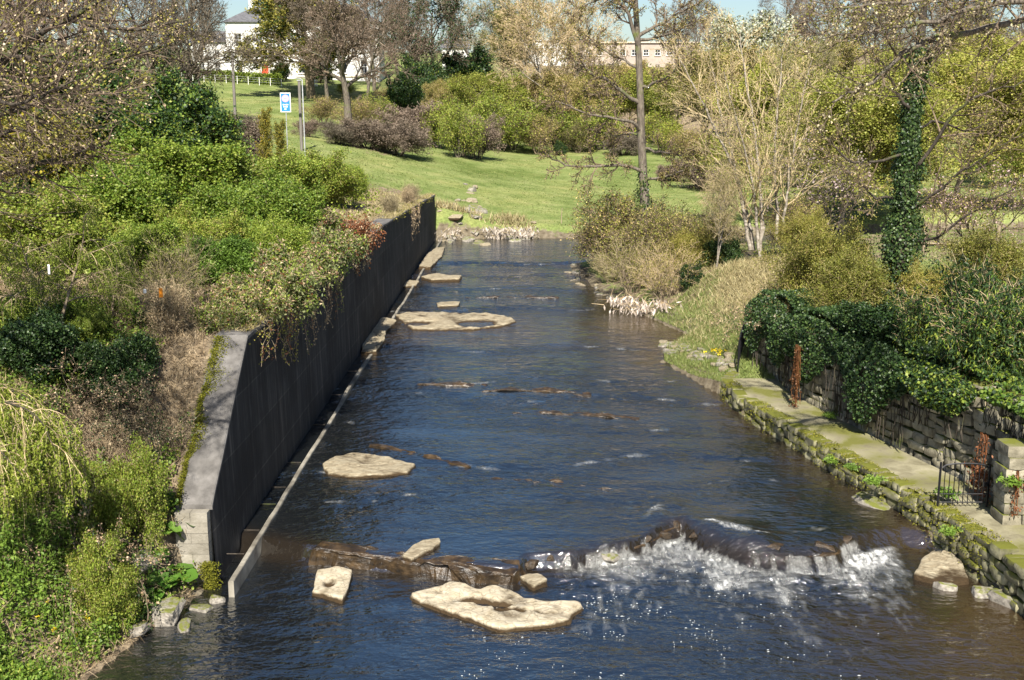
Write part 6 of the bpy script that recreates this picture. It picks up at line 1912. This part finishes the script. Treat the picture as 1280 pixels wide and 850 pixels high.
ivy_sheet(23.3, 25.6, .25, .75, 3500, 'bright leafy ivy on the wall top above the gate', mats=('leaf_bright', 'leaf_ivy', 'leaf_hawthorn'))

def dead_creeper(y_, z0, z1, w, label, off=1.58, n_=26, xx=None):
    b_ = (float(right_edge(y_) + off if xx is None else xx), y_, z0)
    g_ = Geo()
    for k in range(n_):
        m_ = 7
        q = rng.normal() * w
        L_ = (z0 - z1) * rng.uniform(.4, 1)
        zz = -np.linspace(0, L_, m_)
        g_.path(np.stack([np.cumsum(rng.normal(size=m_) * .02) - .05 * rng.random(), q + np.cumsum(rng.normal(size=m_) * .03), zz], -1), .009, 3)
    n2 = n_ * 14
    Pp = np.stack([rng.normal(size=n2) * .06 - .04, rng.normal(size=n2) * w, -rng.random(n2) * (z0 - z1)], -1)
    g_.leaves(Pp, .075, rng, 0, .25, 0, out=np.array([-.6, -.3, 0]), droop=.9)
    tag(link('dead_creeper', g_.mesh('dead_creeper', M_['leaf_russet']), None, b_), label, 'creeper')
dead_creeper(32.9, 2.9, 1.0, .13, 'tallest rust-red dead creeper hanging through the ivy on the stone wall', off=1.25)
dead_creeper(25.0, 2.5, 1.3, .12, 'rust-red dead creeper under the bright leafy ivy above the gate', off=1.55, n_=10)
dead_creeper(24.9, 1.7, 1.0, .3, 'rust-red dead fern at the wall foot behind the gate bars', off=1.5, n_=22)
dead_creeper(23.3, 2.2, 1.2, .15, 'rust-red dead creeper on the gate pier', n_=20, xx=11.0)

# ---------------------------------------------------------------- tangle on the right bank between alder and water
TB = [
 ('straw', 'twiggy_shrub', 775, 235, 60, 1.1, 'dense straw-coloured shrub left of the alder foot, over the water'),
 ('straw', 'twiggy_shrub', 812, 255, 56, 1.1, 'dense twiggy shrub around the foot of the alder'),
 ('straw', 'twiggy_shrub', 748, 280, 63, 1.0, 'low tan shrub farthest out on the right bank point'),
 ('straw', 'twiggy_shrub', 850, 262, 54.5, 1.0, 'tan shrub right of the alder foot'),
 ('scrub', 'twiggy_shrub', 795, 290, 54, 1.0, 'bare upright wands by the water in front of the alder'),
 ('scrub', 'twiggy_shrub', 835, 300, 51, 1.0, 'clump of upright bare wands right of the alder, near the flood debris'),
 ('scrub', 'twiggy_shrub', 765, 310, 58, 1.0, 'low bare wands on the point of the right bank'),
 ('olive', 'olive_shrub', 870, 285, 53, 1.0, 'low olive shrub in the shade below the birch clump'),
 ('laurel', 'glossy_shrub', 868, 330, 50.5, .8, 'dark leafy shrub in the shade at the foot of the mound'),
 ('laurel', 'glossy_shrub', 905, 300, 53, 1.0, 'dark leafy shrub under the birch clump'),
 ('straw', 'twiggy_shrub', 900, 262, 56, 1.0, 'tan shrub behind the slim brown trunk on the right bank'),
 ('straw', 'twiggy_shrub', 992, 245, 57, 1.1, 'tan shrub right of the birch stems on the mound'),
 ('olive', 'olive_shrub', 1010, 262, 50, 1.0, 'olive shrub on top of the mound right of the birches'),
]
for pr, nm, px, yt, Y, wide, lab in TB:
    put_px(T[pr], nm, px, yt, Y, lab, 'shrub', None, wide)
put_px(T['bare3'], 'slim_tree', 900, 200, 51, 'slim brown-trunked tree between the alder and the birch clump', 'tree', None, .8)

# flood debris caught in the twigs above the water line
def debris(px0, py0, px1, py1, z, n_, label):
    a = np.array(on_z(px0, py0, z)); c = np.array(on_z(px1, py1, z))
    g_ = Geo()
    s = rng.random(n_)
    Pp = a + (c - a) * s[:, None] + rng.normal(size=(n_, 3)) * [.25, .3, .05]
    Pp[:, 2] = z + rng.uniform(.05, .75, n_)
    g_.leaves(Pp, .32, rng, 0, .16, 0, droop=1.8)
    A_ = Pp[::4].copy(); B_ = A_ + rng.normal(size=A_.shape) * [.4, .3, .25]
    g_.tubes(A_, B_, .012, .006, 3, 1)
    o = link('flood_debris', g_.mesh('flood_debris', [M_['rag'], M_['twig_straw']]))
    return tag(o, label, 'debris')
debris(768, 388, 858, 398, .62, 330, 'pale rags and dead grass left hanging by floods on the twigs of the right bank')
debris(606, 296, 668, 296, .9, 420, 'pale dead grass hanging over the dark undercut of the far bank')
debris(548, 300, 600, 292, .9, 120, 'bleached grass and twigs on the stones at the far end of the wall')

# ---------------------------------------------------------------- stones along the water line
R = np.random.default_rng(71)
sets = [('stones along the foot of the grassy mound', 'stone lying at the water line below the grassy mound', [(830, 425, 925, 478)], 46, .12, .3),
        ('stones at the far end of the wall', 'pale stone on the shore at the far end of the dark wall', [(548, 300, 590, 268), (550, 302, 600, 285), (585, 303, 690, 296)], 44, .2, .55),
        ('stones on the point of the right bank', 'stone at the edge of the right bank point', [(702, 330, 770, 372)], 20, .12, .3)]
for grp, lab, segs, n_, s0, s1 in sets:
    for k in range(n_):
        a, b_, c, d = segs[k % len(segs)]
        t = R.random()
        p_ = on_z(a + (c - a) * t + R.normal() * 6, b_ + (d - b_) * t + R.normal() * 3, .55 if a > 800 else .85)
        z_ = max(gz(p_[0], p_[1]), float(water_z(p_[0], p_[1])) - .05)
        rock_at((p_[0], p_[1], z_), R.uniform(s0, s1), lab, grp, pale=R.random() < .5, sink=.2)
for k, (px, py, s, lab) in enumerate([(575, 291, 1.1, 'largest pale boulder on the shore at the far end of the dark wall'), (400, 0, 0, '')][:1]):
    p_ = on_z(px, py, 1.0); rock_at((p_[0], p_[1], .9), s, lab, None, True)
for px, py, s, lab in [(205, 765, .5, 'broad grey stone at the water edge below the butterbur leaves'), (150, 725, .5, 'dark boulder half buried in the near left bank'), (185, 735, .42, 'grey boulder under the butterbur leaves'), (272, 742, .22, 'small stone at the foot of the masonry wall end'), (250, 752, .2, 'little stone wedged beside the masonry wall end'), (165, 785, .3, 'stone at the dark water edge of the near left bank'), (230, 775, .2, 'flat stone touching the dark water below the wall end')]:
    p_ = on_z(px, py, .15)
    rock_at((p_[0], p_[1], max(gz(p_[0], p_[1]), -.05) + .05), s, lab, None, False, .2)

# ---------------------------------------------------------------- ground cover
rng = np.random.default_rng(81)
def scatter(n_, x0, x1, y0, y1, dens=None, jitter=0):
    X_ = rng.uniform(x0, x1, n_); Y_ = rng.uniform(y0, y1, n_)
    ok = river_sd(X_, Y_) > .12
    if dens is not None:
        ok &= rng.random(n_) < dens(X_, Y_)
    X_, Y_ = X_[ok], Y_[ok]
    return np.stack([X_, Y_, ground_z(X_, Y_)], -1)
nz2 = lambda X_, Y_, sc, sd_: fbm(np.stack([X_, Y_, X_ * 0], -1), sc, 3, sd_)
lb = lambda X_, Y_: (X_ < np.where(Y_ > 22.3, wall_x(Y_, -.9), 9)).astype(float)

g = Geo()                                        # dead stalks and leaf litter on the left bank
P = scatter(110000, -14, -6.2, 16.5, 33, lambda X_, Y_: lb(X_, Y_) * np.clip(.55 + nz2(X_, Y_, .8, 3), 0, 1))
g.blades(P + [0, 0, -.02], .36, .008, rng, 1.7)
P = scatter(16000, -13, -6.2, 16.5, 31, lambda X_, Y_: lb(X_, Y_) * np.clip(.5 + nz2(X_, Y_, .8, 3), 0, 1))
g.leaves(P + np.array([0, 0, .03]), .055, rng, .6, .3)
kind(link('leaf_litter', g.mesh('leaf_litter', M_['leaf_dry'])), 'stuff')

g = Geo()                                        # low green plants: nettles, dock and cleavers
P = scatter(150000, -13, -6.3, 15.5, 28, lambda X_, Y_: lb(X_, Y_) * np.clip(.34 + .35 * (X_ < -8.6) + 1.5 * nz2(X_, Y_, .55, 9) + .5 * (Y_ < 19.4) + .1 * (Y_ < 22.5) - .1 * (X_ > -8.2) * (Y_ > 23.8), 0, 1))
P[:, 2] += rng.uniform(.0, .5, len(P)) * np.clip(.7 + 2.2 * nz2(P[:, 0], P[:, 1], 1.1, 4), .1, 2)
h = len(P) // 2
g.leaves(P[:h], .075, rng, .9, .4, 0)
g.leaves(P[h:], .065, rng, .9, .4, 1)
kind(link('undergrowth', g.mesh('undergrowth', [M_['leaf_bright'], M_['leaf_hawthorn']])), 'stuff')

g = Geo()                                        # plants of the thicket floor further on
P = scatter(30000, -24, -6.6, 29, 75, lambda X_, Y_: lb(X_, Y_) * np.clip(.5 + 1.2 * nz2(X_, Y_, .4, 19) - .6 * (X_ > wall_x(Y_, -3)) * (Y_ > 50), 0, 1))
P[:, 2] += rng.uniform(0, .6, len(P))
g.leaves(P, .16, rng, .9, .42, 0)
kind(link('undergrowth', g.mesh('undergrowth', [M_['leaf_hawthorn']])), 'stuff')

g = Geo()                                        # cover on the terrace behind the high stone wall
P = scatter(16000, 10.5, 22, 14, 42, lambda X_, Y_: (X_ > right_edge(Y_) + 2.6) * np.clip(.75 + nz2(X_, Y_, .5, 23), 0, 1))
P[:, 2] += rng.uniform(0, .35, len(P))
g.leaves(P, .11, rng, .9, .42, 0)
kind(link('undergrowth', g.mesh('undergrowth', [M_['leaf_ivy']])), 'stuff')

g = Geo()                                        # straw-coloured grass on the mound and dry fringes
P = scatter(30000, 7.0, 14, 42.5, 53, lambda X_, Y_: np.clip(1.25 * np.exp(-((X_ - 10.4) / 2.0) ** 2 - ((Y_ - 47) / 3.4) ** 2), 0, 1))
g.blades(P, .34, .014, rng, .8)
P = scatter(9000, -5.4, 5, 79.3, 84, lambda X_, Y_: np.clip(.35 + 1.4 * nz2(X_, Y_, .35, 5) - .12 * (Y_ - 80), 0, 1))
g.blades(P, .6, .03, rng, .5)
P = scatter(9000, -10.5, -6.4, 52, 80, lambda X_, Y_: lb(X_, Y_) * np.clip(.5 + nz2(X_, Y_, .5, 6), 0, 1))
g.blades(P, .35, .018, rng, .9)
P = scatter(9000, 5.4, 9, 39, 46, lambda X_, Y_: np.clip(.12 + .6 * nz2(X_, Y_, .8, 6), 0, 1))
g.blades(P, .2, .012, rng, .8)
kind(link('dry_grass', g.mesh('dry_grass', M_['grass_dry'])), 'stuff')

yy = rng.uniform(26.2, 78.2, 16000)              # ragged tufts along the top of the dark wall
xx = wall_x(yy) - np.abs(rng.normal(size=len(yy))) * .35 + .03
ok = fbm(np.stack([yy, yy * 0, yy * 0], -1), .55, 4, 44) + .25 * rng.random(len(yy)) > .12
P = np.stack([xx, yy, wall_top(yy) + .01], -1)[ok]
g = Geo()
g.blades(P, .24, .010, rng, 1.1)
kind(link('dry_grass', g.mesh('dry_grass', M_['grass_dry'])), 'stuff')
g = Geo()
k = rng.random(len(P)) < .5
g.leaves(P[k] + np.stack([rng.uniform(-.1, .16, k.sum()), rng.normal(size=k.sum()) * .1, rng.uniform(-.25, .15, k.sum())], -1), .07, rng, .5, .4, 0)
kind(link('undergrowth', g.mesh('undergrowth', [M_['leaf_olive']])), 'stuff')

g = Geo()                                        # green grass by the railing, on the bank and in the field
P = scatter(46000, 5.2, 10.5, 36.3, 50, lambda X_, Y_: np.clip(1 - 1.3 * np.exp(-((X_ - 10.4) / 1.9) ** 2 - ((Y_ - 47) / 3.0) ** 2), 0, 1))
g.blades(P, .16, .011, rng, .6)
P = scatter(45000, -14, 34, 79, 128, lambda X_, Y_: np.clip(.6 + nz2(X_, Y_, .25, 5), 0, 1))
g.blades(P, .12, .03, rng, 1.0)
P = scatter(16000, 13, 40, 44, 80, lambda X_, Y_: np.clip(.7 + nz2(X_, Y_, .25, 5), 0, 1))
g.blades(P, .2, .025, rng, .7)
P = scatter(15000, -50, -8, 84, 170, lambda X_, Y_: np.clip(.6 + nz2(X_, Y_, .25, 8), 0, 1))
g.blades(P, .16, .05, rng, 1.0)
kind(link('grass', g.mesh('grass', M_['grass_blade'])), 'stuff')

g = Geo()                                        # nettle beds on the near bank
P = scatter(5200, -12, -6.6, 15.5, 21.5, lambda X_, Y_: np.clip(.25 + 1.6 * nz2(X_, Y_, .6, 29) + .55 * (Y_ < 19.3), 0, 1))
hh = rng.uniform(.25, .62, len(P))
g.tubes(P, P + np.stack([rng.normal(size=len(P)) * .05, rng.normal(size=len(P)) * .05, hh], -1), .004, .003, 3)
for k in range(12):
    t = (k + rng.random(len(P))) / 12
    g.leaves(P + np.stack([rng.normal(size=len(P)) * .035, rng.normal(size=len(P)) * .035, hh * (.25 + .75 * t)], -1), .075, rng, .9, .3, droop=.3)
kind(link('nettles', g.mesh('nettles', M_['leaf_bright'])), 'stuff')

# butterbur: round leaves on stalks, one plant each
def butterbur(seed):
    r_ = np.random.default_rng(seed)
    gl, gs = Geo(), Geo()
    for k in range(9):
        a = r_.uniform(0, 6.28); L_ = r_.uniform(.12, .45); hgt = r_.uniform(.15, .42); s = r_.uniform(.12, .24)
        c = np.array([cos(a) * L_, sin(a) * L_, hgt])
        gs.path([(0, 0, -.05), c * [.4, .4, .7], c], .012, 4)
        m_ = 14
        q = np.linspace(.35, 2 * pi - .35, m_) + a + pi
        rad = s * (1 + .08 * np.sin(q * 5 + seed))
        tlt = r_.normal(size=2) * .35
        rim = np.stack([np.cos(q) * rad, np.sin(q) * rad, .05 * s * 5 * (np.sin(q * 3) * .25 + .5) * s + tlt[0] * np.cos(q) * rad + tlt[1] * np.sin(q) * rad], -1) + c
        mid = c + (rim - c) * .55 + np.array([0, 0, -.02])
        V = np.vstack([[c], mid, rim])
        gl.add(V, [[0, 1 + i, 2 + i] for i in range(m_ - 1)])
        gl.add(V, [[1 + i, 1 + m_ + i, 2 + m_ + i, 2 + i] for i in range(m_ - 1)])
    return [('stalks', gs.mesh('stalks', M_['leaf_bright'])), ('leaves', gl.mesh('leaves', M_['leaf_butterbur'], True))], .45
BB = [butterbur(s) for s in (1, 2, 3)]
for k, (px, py, s, lab) in enumerate([
    (203, 632, .7, 'large butterbur growing against the left edge of the sloping coping'), (228, 690, 1.0, 'butterbur plant just below the masonry wall end'), (196, 680, 1.0, 'butterbur in the row below the wall, second from the masonry'),
    (170, 672, .9, 'butterbur uphill of the grey boulder'), (243, 718, 1.1, 'butterbur overhanging the stones at the foot of the masonry'), (222, 730, 1.2, 'largest leafy butterbur above the broad grey stone'),
    (200, 740, 1.0, 'butterbur next to the broad grey stone, on its left'), (160, 745, .9, 'butterbur over the dark boulder'), (140, 690, .9, 'small butterbur in the litter on the near left slope'),
    (205, 655, .8, 'small butterbur between the coping and the row below'), (120, 720, .9, 'butterbur uphill of the dark boulder'), (180, 760, .9, 'butterbur closest to the dark water')]):
    # find where the column meets the bank
    best = min(((abs(gz(*at_y(px, py, Y)[:2]) - at_y(px, py, Y)[2]), Y) for Y in np.linspace(17.5, 24, 66)))
    p_ = at_y(px, py, best[1])
    put(BB[k % 3], 'butterbur_plant', (p_[0], p_[1], gz(p_[0], p_[1])), lab, 'plant', 'butterbur plants on the near left bank', s * .8, k * 1.3)

# ferns on the mossy wall and the gate pier
def fern(seed, mat='leaf_bright'):
    r_ = np.random.default_rng(seed)
    g_ = Geo()
    for k in range(14):
        a = r_.uniform(0, 6.28); L_ = r_.uniform(.2, .4)
        s = np.linspace(0, 1, 9)
        P_ = np.stack([np.cos(a) * s * L_, np.sin(a) * s * L_, .25 * L_ * 4 * s * (1 - s * .85)], -1)
        g_.path(P_, .005, 3)
        i = r_.integers(0, 9, 34)
        g_.leaves(P_[i] + r_.normal(size=(34, 3)) * .03, .09, r_, .8, .3)
    return g_.mesh('fern', M_[mat])
FE = [fern(1), fern(2)]
for k, (x_, y_, z_, s, lab) in enumerate([(float(right_edge(28.3)) + .02, 28.3, .75, .8, 'small green fern on the face of the mossy wall below the path'), (10.05, 24.6, 1.15, .9, 'green fern growing behind the gate bars'), (11.0, 23.25, 1.9, 1.1, 'bright green fern on the gate pier'), (9.3, 31.6, 1.05, .7, 'little fern at the foot of the ivy on the path'),
        (at_y(1100, 606, 25.6)[0], 25.9, 1.0, .8, 'fern tuft on top of the mossy wall beside the rounded boulder'), (at_y(1065, 575, 27)[0], 27, 1.0, .6, 'small fern tuft on the mossy wall edge'), (at_y(1190, 660, 23)[0], 23, .85, .7, 'fern tuft on the mossy wall below the gate')]):
    tag(link('fern', FE[k % 2], None, (x_, y_, z_)), lab, 'fern').scale = (s, s, s)

# daffodils on the little lawn, celandines on the near bank
def flower_patch(px, py, z, n_, r, label, hgt=.25):
    p_ = np.array(on_z(px, py, z)); p_[2] = gz(p_[0], p_[1])
    root = empty('flower_clump', tuple(p_), label, 'flowers')
    gs, gp_ = Geo(), Geo()
    Pp = rng.normal(size=(n_, 3)) * r
    Pp[:, 2] = 0
    gs.tubes(Pp, Pp + [0, 0, hgt], .006, .004, 3)
    gs.blades(np.repeat(Pp, 3, 0), hgt, .012, rng, .3)
    for k in range(5):
        gp_.leaves(Pp + [0, 0, hgt] + rng.normal(size=Pp.shape) * .02, .08, rng, .3, .4)
    link('stalks', gs.mesh('stalks', M_['grass_blade']), root)
    link('petals', gp_.mesh('petals', M_['petal_yellow']), root)
flower_patch(893, 443, 1.0, 13, .2, 'clump of yellow daffodils on the small lawn by the railing')
flower_patch(931, 428, 1.5, 7, .1, 'few yellow flowers seen through the iron railing')
def celandine(px, py):
    best = min(((abs(gz(*at_y(px, py, Y)[:2]) - at_y(px, py, Y)[2]), Y) for Y in np.linspace(15.5, 23, 76)))
    return at_y(px, py, best[1])
g = Geo()
for px, py in [(95, 783), (70, 805), (50, 790), (98, 800), (60, 772), (110, 790), (96, 812)]:
    c = np.array(celandine(px, py)) + [0, 0, .3]
    g.leaves(c + rng.normal(size=(9, 3)) * .02, .05, rng, 1.2, .45)
kind(link('celandine_flowers', g.mesh('celandine_flowers', M_['petal_yellow'])), 'stuff')

# litter caught on the left bank
def scrap(name, px, py, Y, size, mat, label, seed):
    p_ = at_y(px, py, Y)
    r_ = np.random.default_rng(seed)
    n_ = 7
    U, V_ = np.meshgrid(np.linspace(-1, 1, n_), np.linspace(-1, 1, n_))
    z_ = .35 * fbm(np.stack([U.ravel(), V_.ravel(), U.ravel() * 0 + seed], -1), 1.2, 3, seed)
    Pp = np.stack([U.ravel() * size[0], z_ * size[0], V_.ravel() * size[1]], -1)
    g_ = Geo(); g_.add(Pp, grid_faces(n_, n_))
    o = link(name, g_.mesh(name, M_[mat], True), None, p_)
    m_ = o.modifiers.new('thickness', 'SOLIDIFY'); m_.thickness = .004
    return tag(o, label, 'litter')
scrap('plastic_scrap', 201, 366, 25.7, (.045, .11), 'plastic_orange', 'orange plastic scrap caught in the clump of dead stems', 3)
scrap('plastic_scrap', 181, 364, 25.8, (.035, .05), 'plastic_white', 'small white plastic scrap left of the orange one', 4)
scrap('plastic_scrap', 61, 337, 24.4, (.022, .11), 'plastic_white', 'narrow white plastic strip hanging in the weeping tree', 5)
# ================================================================ camera, sun and sky
cam = bpy.data.cameras.new('camera')
cam.sensor_width = 36
cam.lens = FPX / 1280 * 36
cam.clip_start, cam.clip_end = .1, 5000
co = bpy.data.objects.new('camera', cam)
COL.objects.link(co)
co.location = (0, 0, CAMZ)
co.rotation_euler = (pi / 2 - PITCH, 0, 0)
scene.camera = co

SUN_EL, SUN_AZ = radians(46), radians(3)        # azimuth measured from straight behind the camera towards the left
sd_ = (-sin(SUN_AZ) * cos(SUN_EL), -cos(SUN_AZ) * cos(SUN_EL), sin(SUN_EL))   # towards the sun
sun = bpy.data.lights.new('sun', 'SUN')
sun.energy = 5.0
sun.angle = radians(.53)
sun.color = (1.0, .94, .84)
so = bpy.data.objects.new('sun', sun)
COL.objects.link(so)
import mathutils
so.rotation_euler = mathutils.Vector(sd_).to_track_quat('Z', 'Y').to_euler()
so.location = (-30, -40, 60)

w = bpy.data.worlds.new("World")
scene.world = w
w.use_nodes = True
nt = w.node_tree
sky = nt.nodes.new("ShaderNodeTexSky")
sky.sky_type = 'NISHITA'
sky.sun_disc = False
sky.sun_elevation = SUN_EL
sky.sun_rotation = math.atan2(sd_[0], sd_[1])
sky.air_density = 1.0
sky.dust_density = 1.2
sky.ozone_density = 1.2
bg = nt.nodes["Background"]
hs_ = nt.nodes.new('ShaderNodeHueSaturation')
hs_.inputs['Saturation'].default_value = 1.2
nt.links.new(sky.outputs[0], hs_.inputs['Color'])
nt.links.new(hs_.outputs[0], bg.inputs[0])
bg.inputs[1].default_value = .06

scene.view_settings.view_transform = 'Standard'
scene.view_settings.look = 'None'
scene.view_settings.gamma = 1
scene.view_settings.exposure = 1.2
scene.view_settings.use_curve_mapping = False
cy = scene.cycles
cy.max_bounces = 6
cy.diffuse_bounces = 1
cy.glossy_bounces = 3
cy.transmission_bounces = 3
cy.transparent_max_bounces = 4
cy.use_denoising = True
cy.sample_clamp_indirect = 4
